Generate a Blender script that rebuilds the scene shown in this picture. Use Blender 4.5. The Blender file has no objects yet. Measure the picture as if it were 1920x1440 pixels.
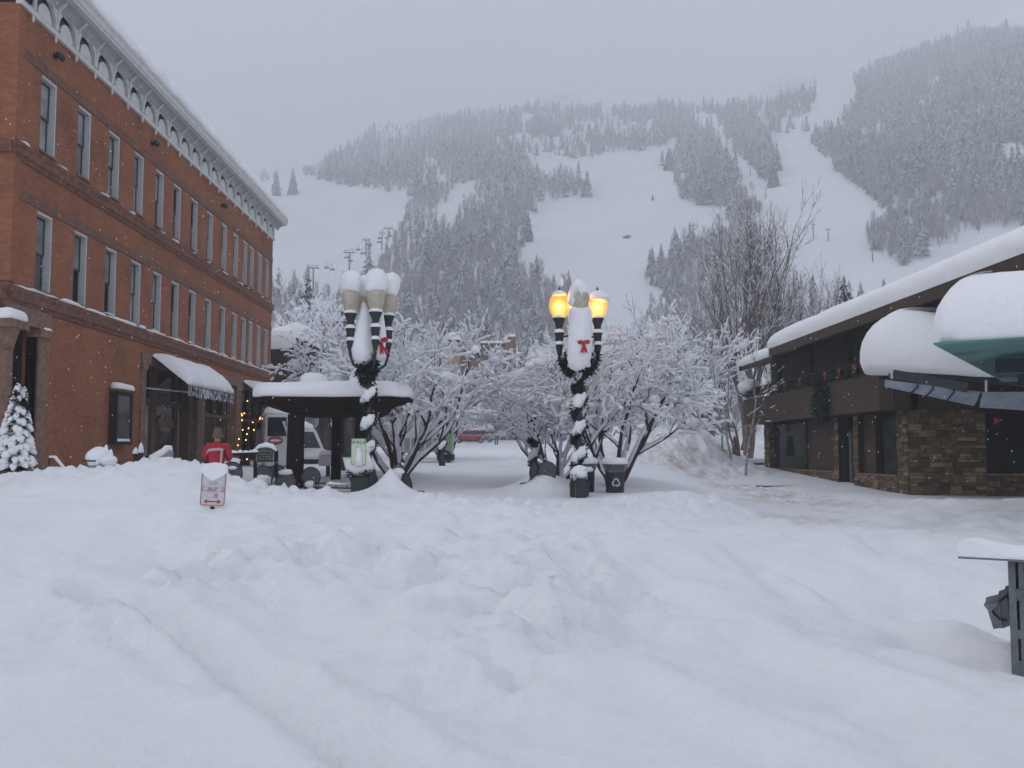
import bpy, math, random
import numpy as np
from mathutils import Vector, Matrix, Euler
C = bpy.context.scene.collection
SC = bpy.context.scene
random.seed(7)
rng = np.random.default_rng(11)
PI = math.pi
rad = math.radians

# ------------------------------------------------------------------ camera
F = 1780.0
PITCH = math.atan(125.0 / F)
YAW = -math.atan(25.0 / F)
CAM_Z = 1.5
cam_d = bpy.data.cameras.new('camera')
cam = bpy.data.objects.new('camera', cam_d)
C.objects.link(cam)
cam.location = (0, 0, CAM_Z)
cam.rotation_euler = (PI / 2 + PITCH, 0, YAW)
cam_d.sensor_width = 36.0
cam_d.lens = 36.0 * F / 1920.0
cam_d.clip_start = 0.1
cam_d.clip_end = 6000
SC.camera = cam
RM = np.array(Euler((PI / 2 + PITCH, 0, YAW)).to_matrix())


def at(px, py, y):
    """point of the place seen at photo position (px, py), y metres up the street"""
    d = RM @ np.array([px - 960.0, 720.0 - py, -F])
    s = y / d[1]
    return Vector((d[0] * s, y, CAM_Z + d[2] * s))


def lerp(a, b, t):
    return a + (b - a) * t


def sstep(a, b, x):
    t = np.clip((x - a) / (b - a), 0, 1)
    return t * t * (3 - 2 * t)


# ------------------------------------------------------------------ noise
_PERM = np.random.default_rng(3).random((256, 256))


def vnoise(x, y):
    x = np.asarray(x, float); y = np.asarray(y, float)
    xi = np.floor(x).astype(int); yi = np.floor(y).astype(int)
    fx = x - xi; fy = y - yi
    fx = fx * fx * fx * (fx * (fx * 6 - 15) + 10); fy = fy * fy * fy * (fy * (fy * 6 - 15) + 10)
    a = _PERM[xi & 255, yi & 255]; b = _PERM[(xi + 1) & 255, yi & 255]
    c = _PERM[xi & 255, (yi + 1) & 255]; d = _PERM[(xi + 1) & 255, (yi + 1) & 255]
    return (a * (1 - fx) + b * fx) * (1 - fy) + (c * (1 - fx) + d * fx) * fy - 0.5


def fbm(x, y, n=4, s=2.03, g=0.5):
    r = 0; a = 1.0
    for i in range(n):
        r = r + a * vnoise(np.asarray(x) * s ** i + 17.3 * i, np.asarray(y) * s ** i + 5.1 * i)
        a *= g
    return r


def worley(x, y, seed=0):
    """distance to the nearest of one scattered point per cell, with that point's own random size"""
    xi = np.floor(x).astype(int); yi = np.floor(y).astype(int); best = np.full(np.shape(x), 9.0); siz = np.zeros(np.shape(x))
    for a in (-1, 0, 1):
        for b in (-1, 0, 1):
            cx, cy = xi + a, yi + b
            jx = _PERM[(cx + seed) & 255, cy & 255]; jy = _PERM[(cx + 91) & 255, (cy + 37 + seed) & 255]; sz = _PERM[(cx + 13) & 255, (cy + 151 + seed) & 255]
            d = np.hypot(cx + jx - x, cy + jy - y)
            m_ = d < best; best = np.where(m_, d, best); siz = np.where(m_, sz, siz)
    return best, siz


def clods(x, y, scale, seed=0):
    d, s_ = worley(x / scale, y / scale, seed)
    r = .25 + .45 * s_
    return scale * .55 * np.sqrt(np.clip(r * r - d * d, 0, None)) * (s_ > .35)


# ------------------------------------------------------------------ materials
MATS = {}


def newmat(name):
    m = bpy.data.materials.new(name)
    m.use_nodes = True
    nt = m.node_tree
    b = nt.nodes['Principled BSDF']
    MATS[name] = m
    return m, nt, b


def N(nt, t, **k):
    n = nt.nodes.new(t)
    for a, v in k.items():
        if a in n.inputs.keys():
            n.inputs[a].default_value = v
        else:
            setattr(n, a, v)
    return n


def ramp(nt, src, stops):
    r = nt.nodes.new('ShaderNodeValToRGB')
    e = r.color_ramp.elements
    while len(e) < len(stops):
        e.new(0.5)
    for i, (p, c) in enumerate(stops):
        e[i].position = p
        e[i].color = (c[0], c[1], c[2], 1) if hasattr(c, '__len__') else (c, c, c, 1)
    nt.links.new(src, r.inputs[0])
    return r.outputs[0]


def plain(name, col, rough=0.6, metal=0.0, var=0.12, scale=6.0, bump=0.0, spec=0.4, stretch=None, bscale=None):
    """one surface colour with a mild procedural mottling"""
    m, nt, b = newmat(name)
    tc = N(nt, 'ShaderNodeTexCoord')
    src = tc.outputs['Object']
    if stretch:
        mp = N(nt, 'ShaderNodeMapping'); mp.inputs['Scale'].default_value = stretch
        nt.links.new(src, mp.inputs[0]); src = mp.outputs[0]
    no = N(nt, 'ShaderNodeTexNoise', Scale=scale, Detail=5.0, Roughness=0.65)
    nt.links.new(src, no.inputs['Vector'])
    lo = [c * (1 - var * 1.6) for c in col]; hi = [min(1, c * (1 + var * 1.6)) for c in col]
    nt.links.new(ramp(nt, no.outputs['Fac'], [(0.3, lo), (0.7, hi)]), b.inputs['Base Color'])
    b.inputs['Roughness'].default_value = rough
    b.inputs['Metallic'].default_value = metal
    b.inputs['Specular IOR Level'].default_value = spec
    if bump:
        bp = N(nt, 'ShaderNodeBump', Strength=bump, Distance=0.02)
        n2 = N(nt, 'ShaderNodeTexNoise', Scale=bscale or scale * 3, Detail=4.0)
        nt.links.new(src, n2.inputs['Vector'])
        nt.links.new(n2.outputs['Fac'], bp.inputs['Height'])
        nt.links.new(bp.outputs[0], b.inputs['Normal'])
    return m


def snowmat(name, col, bump=0.35, sc=14.0, dist=0.02):
    m, nt, b = newmat(name)
    tc = N(nt, 'ShaderNodeTexCoord')
    n1 = N(nt, 'ShaderNodeTexNoise', Scale=sc, Detail=6.0, Roughness=0.7)
    nt.links.new(tc.outputs['Object'], n1.inputs['Vector'])
    nt.links.new(ramp(nt, n1.outputs['Fac'], [(0.3, [c * 0.97 for c in col]), (0.7, [min(c * 1.02, .95) for c in col])]), b.inputs['Base Color'])
    b.inputs['Roughness'].default_value = 0.75
    b.inputs['Specular IOR Level'].default_value = 0.15
    bp = N(nt, 'ShaderNodeBump', Strength=bump, Distance=dist)
    nt.links.new(n1.outputs['Fac'], bp.inputs['Height'])
    n2 = N(nt, 'ShaderNodeTexNoise', Scale=sc * .22, Detail=5.0, Roughness=0.6)
    nt.links.new(tc.outputs['Object'], n2.inputs['Vector'])
    b2 = N(nt, 'ShaderNodeBump', Strength=bump, Distance=dist * 5)
    nt.links.new(n2.outputs['Fac'], b2.inputs['Height']); nt.links.new(bp.outputs[0], b2.inputs['Normal'])
    nt.links.new(b2.outputs[0], b.inputs['Normal'])
    return m


def emit(name, col, s):
    m, nt, b = newmat(name)
    b.inputs['Base Color'].default_value = (*col, 1)
    b.inputs['Emission Color'].default_value = (*col, 1)
    b.inputs['Emission Strength'].default_value = s
    b.inputs['Roughness'].default_value = 0.4
    return m


SNOWC = (0.885, 0.893, 0.91)
M_SNOW = snowmat('snow', SNOWC, .5)
M_TSNOW = snowmat('branch_snow', (0.82, 0.835, 0.87), 0.5, 30.0)
M_WOOD = plain('dark_stained_wood', (0.028, 0.018, 0.014), 0.7, spec=.15, var=0.3, scale=5, stretch=(1, 1, 14), bump=0.2)
M_WOODH = plain('dark_plank_wood', (0.064, 0.041, 0.030), 0.75, spec=.15, var=0.25, scale=2.5, stretch=(1, 1, 14), bump=0.25)
M_WOODL = plain('brown_wood', (0.115, 0.066, 0.04), 0.65, spec=.2, var=0.3, scale=4, stretch=(1, 1, 6), bump=0.2)
M_PERG = plain('pergola_wood', (0.016, 0.010, 0.008), 0.85, spec=.1, var=0.35, scale=8, bump=0.4)
M_STONE = plain('brown_sandstone', (0.21, 0.125, 0.088), 0.85, var=0.22, scale=5, bump=0.5)
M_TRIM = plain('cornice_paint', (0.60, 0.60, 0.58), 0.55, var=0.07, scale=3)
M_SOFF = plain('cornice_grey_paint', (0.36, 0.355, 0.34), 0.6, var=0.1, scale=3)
M_GREEN = plain('dark_green_panel', (0.025, 0.06, 0.055), 0.6)
M_FRAME = plain('window_frame_paint', (0.50, 0.515, 0.53), 0.5, var=0.06)
M_SASH = plain('sash_wood', (0.055, 0.04, 0.035), 0.5)
M_IRON = plain('dark_iron', (0.018, 0.02, 0.022), 0.45, 0.3, spec=0.5)
M_LAMP = plain('lamp_post_paint', (0.014, 0.02, 0.022), 0.4, 0.0, spec=0.5)
M_BIN = plain('dark_green_bin_paint', (0.010, 0.022, 0.022), 0.4, spec=0.5)
M_RUST = plain('finial_bronze', (0.16, 0.07, 0.03), 0.5, 0.4)
M_GREY = plain('grey_painted_steel', (0.16, 0.175, 0.18), 0.5, 0.2, var=0.2, scale=9, bump=0.1)
M_DGREY = plain('dark_steel', (0.03, 0.038, 0.044), 0.45, 0.4)
M_SLATE = plain('slate_grey_metal', (0.20, 0.225, 0.27), 0.5, 0.2, var=0.15, scale=3)
M_BLACK = plain('black_rubber', (0.012, 0.012, 0.013), 0.8)
M_DARK = plain('dark_interior', (0.006, 0.0065, 0.008), 0.7)
M_NEEDLE = plain('fir_garland', (0.010, 0.022, 0.014), 0.8, var=0.5, scale=25)
M_RED = plain('red_ribbon', (0.42, 0.018, 0.02), 0.45, var=0.15)
M_BARK = plain('crabapple_bark', (0.055, 0.030, 0.027), 0.85, var=0.3, scale=18, bump=0.4)
M_BARKG = plain('grey_brown_bark', (0.10, 0.08, 0.068), 0.85, var=0.3, scale=10, bump=0.3)
M_BIRCH = plain('aspen_bark', (0.34, 0.32, 0.29), 0.8, var=0.55, scale=9, stretch=(1, 1, 2.5))
M_MESH = plain('woven_chair_back', (0.075, 0.076, 0.082), 0.6, var=0.6, scale=45)
M_WHITE = plain('white_vehicle_paint', (0.52, 0.53, 0.53), 0.35, var=0.04, spec=0.5)
M_REDP = plain('red_vehicle_paint', (0.36, 0.016, 0.02), 0.3, var=0.08, spec=0.5)
M_GRNP = plain('green_vehicle_paint', (0.20, 0.30, 0.17), 0.4, var=0.08)
M_TAN = plain('tan_stucco', (0.40, 0.27, 0.16), 0.85, var=0.1, scale=2)
M_TAN2 = plain('brown_brick_condo', (0.22, 0.125, 0.085), 0.85, var=0.15, scale=4)
M_LATHE = plain('grey_plastic', (0.25, 0.25, 0.26), 0.5)
M_CHROME = plain('wheel_alloy', (0.4, 0.4, 0.41), 0.35, 0.7, var=0.05)


def glass(name, col, rough=0.08, spec=0.3):
    m, nt, b = newmat(name)
    tc = N(nt, 'ShaderNodeTexCoord')
    no = N(nt, 'ShaderNodeTexNoise', Scale=1.3, Detail=3.0)
    nt.links.new(tc.outputs['Object'], no.inputs['Vector'])
    nt.links.new(ramp(nt, no.outputs['Fac'], [(0.35, [c * 0.7 for c in col]), (0.65, [c * 1.25 for c in col])]), b.inputs['Base Color'])
    b.inputs['Roughness'].default_value = rough
    b.inputs['Specular IOR Level'].default_value = spec
    if spec < .2: b.inputs['IOR'].default_value = 1.25
    return m


G_CURT = glass('curtained_glass', (0.17, 0.20, 0.205), 0.15)
G_CURT2 = glass('pale_curtained_glass', (0.27, 0.31, 0.32), 0.15)
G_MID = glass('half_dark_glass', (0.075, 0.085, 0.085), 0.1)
G_DARK = glass('dark_glass', (0.010, 0.011, 0.013), 0.05, .1)
G_STORE = glass('shop_glass', (0.012, 0.011, 0.011), 0.05, .15)
G_CAR = glass('vehicle_glass', (0.015, 0.017, 0.019), 0.05)
G_BROWN = glass('amber_shop_window', (0.05, 0.026, 0.012), 0.08)


def brickmat():
    m, nt, b = newmat('red_brick')
    tc = N(nt, 'ShaderNodeTexCoord')
    sp = N(nt, 'ShaderNodeSeparateXYZ'); nt.links.new(tc.outputs['Object'], sp.inputs[0])
    ad = N(nt, 'ShaderNodeMath', operation='ADD'); nt.links.new(sp.outputs[0], ad.inputs[0]); nt.links.new(sp.outputs[1], ad.inputs[1])
    cb = N(nt, 'ShaderNodeCombineXYZ'); nt.links.new(ad.outputs[0], cb.inputs[0]); nt.links.new(sp.outputs[2], cb.inputs[1])
    br = N(nt, 'ShaderNodeTexBrick', Scale=1.0)
    br.inputs['Color1'].default_value = (0.335, 0.130, 0.064, 1)
    br.inputs['Color2'].default_value = (0.24, 0.092, 0.050, 1)
    br.inputs['Mortar'].default_value = (0.22, 0.11, 0.075, 1)
    br.inputs['Mortar Size'].default_value = 0.009
    br.inputs['Brick Width'].default_value = 0.215
    br.inputs['Row Height'].default_value = 0.075
    br.inputs['Bias'].default_value = -0.1
    nt.links.new(cb.outputs[0], br.inputs['Vector'])
    no = N(nt, 'ShaderNodeTexNoise', Scale=0.55, Detail=6.0, Roughness=0.7)
    nt.links.new(tc.outputs['Object'], no.inputs['Vector'])
    mx = N(nt, 'ShaderNodeMix', data_type='RGBA', blend_type='MULTIPLY')
    mx.inputs[0].default_value = 1.0
    nt.links.new(br.outputs['Color'], mx.inputs[6])
    nt.links.new(ramp(nt, no.outputs['Fac'], [(0.25, (0.66, 0.66, 0.70)), (0.5, (1.0, .98, .97)), (0.75, (1.18, 1.14, 1.10))]), mx.inputs[7])
    nt.links.new(mx.outputs[2], b.inputs['Base Color'])
    b.inputs['Roughness'].default_value = 0.9
    b.inputs['Specular IOR Level'].default_value = 0.2
    bp = N(nt, 'ShaderNodeBump', Strength=0.4, Distance=0.008)
    nt.links.new(br.outputs['Fac'], bp.inputs['Height']); bp.invert = True
    nt.links.new(bp.outputs[0], b.inputs['Normal'])
    return m


M_BRICK = brickmat()


def ashlar():
    m, nt, b = newmat('stacked_ashlar_stone')
    tc = N(nt, 'ShaderNodeTexCoord')
    sp = N(nt, 'ShaderNodeSeparateXYZ'); nt.links.new(tc.outputs['Object'], sp.inputs[0])
    ad = N(nt, 'ShaderNodeMath', operation='ADD'); nt.links.new(sp.outputs[0], ad.inputs[0]); nt.links.new(sp.outputs[1], ad.inputs[1])
    cb = N(nt, 'ShaderNodeCombineXYZ'); nt.links.new(ad.outputs[0], cb.inputs[0]); nt.links.new(sp.outputs[2], cb.inputs[1])
    dn = N(nt, 'ShaderNodeTexNoise', Scale=2.2, Detail=2.0)
    nt.links.new(cb.outputs[0], dn.inputs['Vector'])
    vm = N(nt, 'ShaderNodeVectorMath', operation='MULTIPLY_ADD')
    nt.links.new(dn.outputs['Color'], vm.inputs[0]); vm.inputs[1].default_value = (0.05, 0.05, 0); nt.links.new(cb.outputs[0], vm.inputs[2])
    br = N(nt, 'ShaderNodeTexBrick', Scale=1.0)
    br.offset = 0.37; br.squash = 0.62; br.squash_frequency = 3
    br.inputs['Color1'].default_value = (0.23, 0.155, 0.09, 1)
    br.inputs['Color2'].default_value = (0.085, 0.055, 0.035, 1)
    br.inputs['Mortar'].default_value = (0.03, 0.023, 0.018, 1)
    br.inputs['Mortar Size'].default_value = 0.012
    br.inputs['Brick Width'].default_value = 0.52
    br.inputs['Row Height'].default_value = 0.17
    nt.links.new(vm.outputs[0], br.inputs['Vector'])
    no = N(nt, 'ShaderNodeTexNoise', Scale=3.5, Detail=6.0)
    nt.links.new(tc.outputs['Object'], no.inputs['Vector'])
    mx = N(nt, 'ShaderNodeMix', data_type='RGBA', blend_type='MULTIPLY'); mx.inputs[0].default_value = 1.0
    nt.links.new(br.outputs['Color'], mx.inputs[6])
    nt.links.new(ramp(nt, no.outputs['Fac'], [(0.3, (0.55, 0.55, 0.55)), (0.7, (1.3, 1.25, 1.15))]), mx.inputs[7])
    nt.links.new(mx.outputs[2], b.inputs['Base Color'])
    b.inputs['Roughness'].default_value = 0.9
    bp = N(nt, 'ShaderNodeBump', Strength=0.7, Distance=0.03); bp.invert = True
    nt.links.new(br.outputs['Fac'], bp.inputs['Height'])
    nt.links.new(bp.outputs[0], b.inputs['Normal'])
    return m


M_ASH = ashlar()


# ------------------------------------------------------------------ mesh helpers
def mesh_np(name, V, faces, mats, mi=None, smooth=False):
    """faces: list of (k x n) int arrays"""
    me = bpy.data.meshes.new(name)
    me.vertices.add(len(V)); me.vertices.foreach_set('co', np.asarray(V, np.float32).ravel())
    loops = np.concatenate([f.ravel() for f in faces]).astype(np.int32)
    cnt = np.concatenate([np.full(len(f), f.shape[1]) for f in faces])
    st = np.concatenate([[0], np.cumsum(cnt)[:-1]]).astype(np.int32)
    me.loops.add(len(loops)); me.loops.foreach_set('vertex_index', loops)
    me.polygons.add(len(cnt)); me.polygons.foreach_set('loop_start', st)
    try:
        me.polygons.foreach_set('loop_total', cnt.astype(np.int32))
    except Exception:
        pass
    for m in (mats if isinstance(mats, (list, tuple)) else [mats]):
        me.materials.append(m)
    if mi is not None:
        me.polygons.foreach_set('material_index', np.asarray(mi, np.int32))
    if smooth:
        me.polygons.foreach_set('use_smooth', np.ones(len(cnt), bool))
    me.update(calc_edges=True); me.validate()
    return me


OFF = {}


def link(name, me, parent=None):
    o = bpy.data.objects.new(name, me); C.objects.link(o)
    if parent is not None:
        o.parent = parent
        OFF[o.name] = OFF.get(parent.name, Vector((0, 0, 0)))
    return o


def tag(o, label=None, cat=None, group=None, kind=None):
    if label: o['label'] = label
    if cat: o['category'] = cat
    if group: o['group'] = group
    if kind: o['kind'] = kind
    return o


def thing(name, label, cat, loc=(0, 0, 0), group=None):
    """an Empty at the thing's base; its parts are authored in world coordinates"""
    o = bpy.data.objects.new(name, None); C.objects.link(o)
    o.empty_display_size = 0.2
    o.location = loc
    OFF[o.name] = Vector(loc)
    return tag(o, label, cat, group)


class MB:
    def __init__(s):
        s.v = []; s.f = []; s.m = []; s.mat = 0

    def add(s, vs, fs):
        n = len(s.v)
        s.v.extend([tuple(p) for p in vs])
        for f in fs:
            s.f.append(tuple(i + n for i in f)); s.m.append(s.mat)
        return s

    def box(s, x0, x1, y0, y1, z0, z1):
        if x0 > x1: x0, x1 = x1, x0
        if y0 > y1: y0, y1 = y1, y0
        if z0 > z1: z0, z1 = z1, z0
        vs = [(x0, y0, z0), (x1, y0, z0), (x1, y1, z0), (x0, y1, z0), (x0, y0, z1), (x1, y0, z1), (x1, y1, z1), (x0, y1, z1)]
        return s.add(vs, [(0, 3, 2, 1), (4, 5, 6, 7), (0, 1, 5, 4), (1, 2, 6, 5), (2, 3, 7, 6), (3, 0, 4, 7)])

    def bbox(s, x0, x1, y0, y1, z0, z1, b=0.01):
        """box with chamfered vertical and horizontal edges"""
        if x0 > x1: x0, x1 = x1, x0
        if y0 > y1: y0, y1 = y1, y0
        vs = []
        for (z, i) in ((z0, b), (z0 + b, 0), (z1 - b, 0), (z1, b)):
            a, c, d, e = x0 + i, x1 - i, y0 + i, y1 - i
            k = b
            vs += [(a + k, d, z), (c - k, d, z), (c, d + k, z), (c, e - k, z), (c - k, e, z), (a + k, e, z), (a, e - k, z), (a, d + k, z)]
        fs = [tuple(range(7, -1, -1)), tuple(range(24, 32))]
        for r in range(3):
            for i in range(8):
                j = (i + 1) % 8
                fs.append((r * 8 + i, r * 8 + j, r * 8 + 8 + j, r * 8 + 8 + i))
        return s.add(vs, fs)

    def beam(s, p, q, w, h, up=(0, 0, 1)):
        p = Vector(p); q = Vector(q); d = (q - p).normalized()
        u = Vector(up)
        a = d.cross(u)
        if a.length < 1e-4: a = d.cross(Vector((1, 0, 0)))
        a.normalize(); c = a.cross(d).normalized()
        a = a * w / 2; c = c * h / 2
        vs = [p - a - c, p + a - c, p + a + c, p - a + c, q - a - c, q + a - c, q + a + c, q - a + c]
        return s.add(vs, [(0, 1, 2, 3), (7, 6, 5, 4), (0, 4, 5, 1), (1, 5, 6, 2), (2, 6, 7, 3), (3, 7, 4, 0)])

    def tube(s, pts, rr, n=8, caps=True, flat=1.0):
        pts = [Vector(p) for p in pts]
        if not hasattr(rr, '__len__'): rr = [rr] * len(pts)
        vs = []; k = len(pts)
        a = None
        for i in range(k):
            d = (pts[min(i + 1, k - 1)] - pts[max(i - 1, 0)])
            if d.length < 1e-7: d = Vector((0, 0, 1))
            d.normalize()
            if a is None:
                a = d.orthogonal().normalized()
            else:
                a = (a - d * a.dot(d))
                if a.length < 1e-5: a = d.orthogonal()
                a.normalize()
            b = d.cross(a)
            for j in range(n):
                t = 2 * PI * j / n
                o = a * math.cos(t) * rr[i] + b * math.sin(t) * rr[i]
                o.z *= flat
                vs.append(pts[i] + o)
        fs = []
        for i in range(k - 1):
            for j in range(n):
                l = (j + 1) % n
                fs.append((i * n + j, i * n + l, i * n + n + l, i * n + n + j))
        if caps:
            fs.append(tuple(range(n - 1, -1, -1))); fs.append(tuple(range((k - 1) * n, k * n)))
        return s.add(vs, fs)

    def lathe(s, prof, c, n=16, caps=True, sx=1.0, sy=1.0):
        vs = []
        for (r, z) in prof:
            for j in range(n):
                t = 2 * PI * j / n
                vs.append((c[0] + r * sx * math.cos(t), c[1] + r * sy * math.sin(t), c[2] + z))
        fs = []
        for i in range(len(prof) - 1):
            for j in range(n):
                l = (j + 1) % n
                fs.append((i * n + j, i * n + l, i * n + n + l, i * n + n + j))
        if caps:
            fs.append(tuple(range(n - 1, -1, -1))); fs.append(tuple(range((len(prof) - 1) * n, len(prof) * n)))
        return s.add(vs, fs)

    def prism(s, poly, y0, y1, axis='y'):
        """2-D polygon extruded along an axis: y -> (x,z), x -> (y,z), z -> (x,y)"""
        n = len(poly)
        def P(p, t):
            return (p[0], t, p[1]) if axis == 'y' else (t, p[0], p[1]) if axis == 'x' else (p[0], p[1], t)
        vs = [P(p, y0) for p in poly] + [P(p, y1) for p in poly]
        fs = [tuple(range(n)), tuple(range(2 * n - 1, n - 1, -1))]
        for i in range(n):
            j = (i + 1) % n
            fs.append((i, i + n, j + n, j))
        return s.add(vs, fs)

    def blob(s, c, r, seed=0, amp=0.15, nu=12, nv=8, freq=1.7, zmin=None):
        vs = []; c = Vector(c)
        if not hasattr(r, '__len__'): r = (r, r, r)
        for i in range(nv + 1):
            ph = PI * i / nv
            for j in range(nu):
                th = 2 * PI * j / nu
                d = (math.sin(ph) * math.cos(th), math.sin(ph) * math.sin(th), math.cos(ph))
                k = 1 + amp * 2 * float(vnoise(d[0] * freq + seed * 3.7 + d[2] * 1.3, d[1] * freq - seed * 1.9 + d[2] * freq))
                z = c.z + d[2] * r[2] * k
                if zmin is not None: z = max(z, zmin)
                vs.append((c.x + d[0] * r[0] * k, c.y + d[1] * r[1] * k, z))
        fs = []
        for i in range(nv):
            for j in range(nu):
                l = (j + 1) % nu
                fs.append((i * nu + j, i * nu + nu + j, i * nu + nu + l, i * nu + l))
        return s.add(vs, fs)

    def snowcap(s, outline, h, seed=0, amp=0.06, step=0.3, bulge=0.07, edge=None, zt=None, freq=1.2):
        """deep settled snow on a flat or sloping outline (convex, counter-clockwise, 3-D)"""
        edge = edge or h * 0.75
        pts = [Vector(p) for p in outline]; P = []
        for i in range(len(pts)):
            a, b = pts[i], pts[(i + 1) % len(pts)]
            k = max(1, int((b - a).length / step))
            for j in range(k): P.append(a.lerp(b, j / k))
        for _ in range(2):
            P = [P[i - 1] * 0.25 + P[i] * 0.5 + P[(i + 1) % len(P)] * 0.25 for i in range(len(P))]
        n = len(P)
        cen = sum(P, Vector()) / n
        nrm = []
        for i in range(n):
            t = P[(i + 1) % n] - P[i - 1]; o = Vector((t.y, -t.x, 0)); o.normalize(); nrm.append(o)
        rings = [(0.0, 0.0), (bulge * .6, 0.08 * h), (bulge, 0.2 * h)] + [(bulge - (edge + bulge) * (1 - math.cos(t)) ** 1.1, h * (.2 + .8 * math.sin(t) ** .95)) for t in [rad(a_) for a_ in (12, 24, 36, 48, 60, 72, 81, 90)]]
        vs = []
        for k, (o, z) in enumerate(rings):
            for i in range(n):
                p = P[i] + nrm[i] * o
                q = float(fbm(p.x * freq + seed * 7.1, p.y * freq + k * 0.15 + seed, 3))
                p = p + nrm[i] * q * amp * 2 * (k > 0)
                p.z += z + (q * amp * 2 * (k > 1)) + (q * amp if k == 0 else 0)
                vs.append(p)
        fs = []
        R = len(rings)
        for k in range(R - 1):
            for i in range(n):
                j = (i + 1) % n
                fs.append((k * n + i, k * n + j, k * n + n + j, k * n + n + i))
        # inner fill: shrink toward the spine
        last = [vs[(R - 1) * n + i] for i in range(n)]
        base = (R - 1) * n
        for t in (0.35, 0.7):
            ring = []
            for p in last:
                q = p.lerp(Vector((cen.x, cen.y, p.z)), t)
                # keep the slope of the outline plane
                q.z = lerp(p.z, cen.z + h * 1.03, t) + float(fbm(q.x * freq + seed, q.y * freq, 3)) * amp * 2
                ring.append(q)
            nb = len(vs); vs += ring
            for i in range(n):
                j = (i + 1) % n
                fs.append((base + i, base + j, nb + j, nb + i))
            base = nb
        vs.append(Vector((cen.x, cen.y, cen.z + h * 1.03))); c = len(vs) - 1
        for i in range(n): fs.append((base + i, base + (i + 1) % n, c))
        fs.append(tuple(range(n - 1, -1, -1)))
        return s.add(vs, fs)

    def sweep(s, path, prof, A, B, seed=0, amp=0.03, taper=0.0, freq=1.5, caps=True):
        """profile points (a, b) swept along path; A, B are the profile's axes"""
        A = Vector(A); B = Vector(B); n = len(prof); vs = []
        K = len(path)
        for i, p in enumerate(path):
            p = Vector(p); e = 1.0
            if taper:
                t = min(i, K - 1 - i) / max(1, K - 1) / taper
                e = math.sqrt(max(0.0, 1 - (1 - min(1, t)) ** 2)) * 0.96 + 0.04
            for j, (a, b) in enumerate(prof):
                q = float(fbm(i * freq * 0.37 + seed * 5.3, j * 0.6 + seed, 3)) * amp * 2
                w = 0.0 if j in (0, n - 1) else 1.0
                vs.append(p + A * (a * (0.75 + 0.25 * e) + q * w) + B * (b * e + q * w))
        fs = []
        for i in range(K - 1):
            for j in range(n):
                l = (j + 1) % n
                fs.append((i * n + j, i * n + l, i * n + n + l, i * n + n + j))
        if caps:
            fs.append(tuple(range(n - 1, -1, -1))); fs.append(tuple(range((K - 1) * n, K * n)))
        return s.add(vs, fs)

    def split(s, name, mats, parent=None, smooth=False, sharp=None):
        """each disconnected piece becomes a part of its own"""
        par = list(range(len(s.v)))

        def fd(i):
            while par[i] != i: par[i] = par[par[i]]; i = par[i]
            return i
        for f in s.f:
            a = fd(f[0])
            for i in f[1:]: par[fd(i)] = a
        gr = {}
        for f in s.f: gr.setdefault(fd(f[0]), []).append(f)
        out = []
        for fs in gr.values():
            ids = sorted({i for f in fs for i in f}); mp = {i: k for k, i in enumerate(ids)}
            m_ = MB(); m_.add([s.v[i] for i in ids], [tuple(mp[i] for i in f) for f in fs]); out.append(m_.build(name, mats, parent, smooth, sharp))
        return out

    def build(s, name, mats, parent=None, smooth=False, sharp=None):
        me = bpy.data.meshes.new(name)
        off = OFF.get(parent.name, Vector((0, 0, 0))) if parent is not None else Vector((0, 0, 0))
        me.from_pydata([(v[0] - off.x, v[1] - off.y, v[2] - off.z) for v in s.v], [], s.f)
        ms = mats if isinstance(mats, (list, tuple)) else [mats]
        for m in ms: me.materials.append(m)
        if len(ms) > 1: me.polygons.foreach_set('material_index', s.m)
        if smooth: me.polygons.foreach_set('use_smooth', [True] * len(s.f))
        me.validate(); me.update()
        # consistent outward normals
        import bmesh
        if len(s.f) < 20000:
            bm = bmesh.new(); bm.from_mesh(me); bmesh.ops.recalc_face_normals(bm, faces=bm.faces); bm.to_mesh(me); bm.free()
        if smooth and sharp:
            try: me.set_sharp_from_angle(angle=rad(sharp))
            except Exception: pass
        return link(name, me, parent)


def text_mesh(txt, size, thick=0.004, spacing=1.0):
    """lettering as a mesh in the XZ plane, centred, facing -Y"""
    cu = bpy.data.curves.new('lettering', 'FONT'); cu.body = txt; cu.size = size; cu.extrude = thick
    cu.align_x = 'CENTER'; cu.align_y = 'CENTER'; cu.space_character = spacing; cu.resolution_u = 2
    o = bpy.data.objects.new('lettering', cu); C.objects.link(o)
    dg = bpy.context.evaluated_depsgraph_get()
    me = bpy.data.meshes.new_from_object(o.evaluated_get(dg))
    V = [(v.co.x, -v.co.z, v.co.y) for v in me.vertices]
    Fs = [tuple(p.vertices) for p in me.polygons]
    bpy.data.objects.remove(o); bpy.data.curves.remove(cu); bpy.data.meshes.remove(me)
    return V, Fs


def copy_tree(o, parent=None):
    c = o.copy(); C.objects.link(c)
    if parent is not None: c.parent = parent
    for ch in [x for x in bpy.data.objects if x.parent == o]:
        copy_tree(ch, c)
    return c
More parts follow.
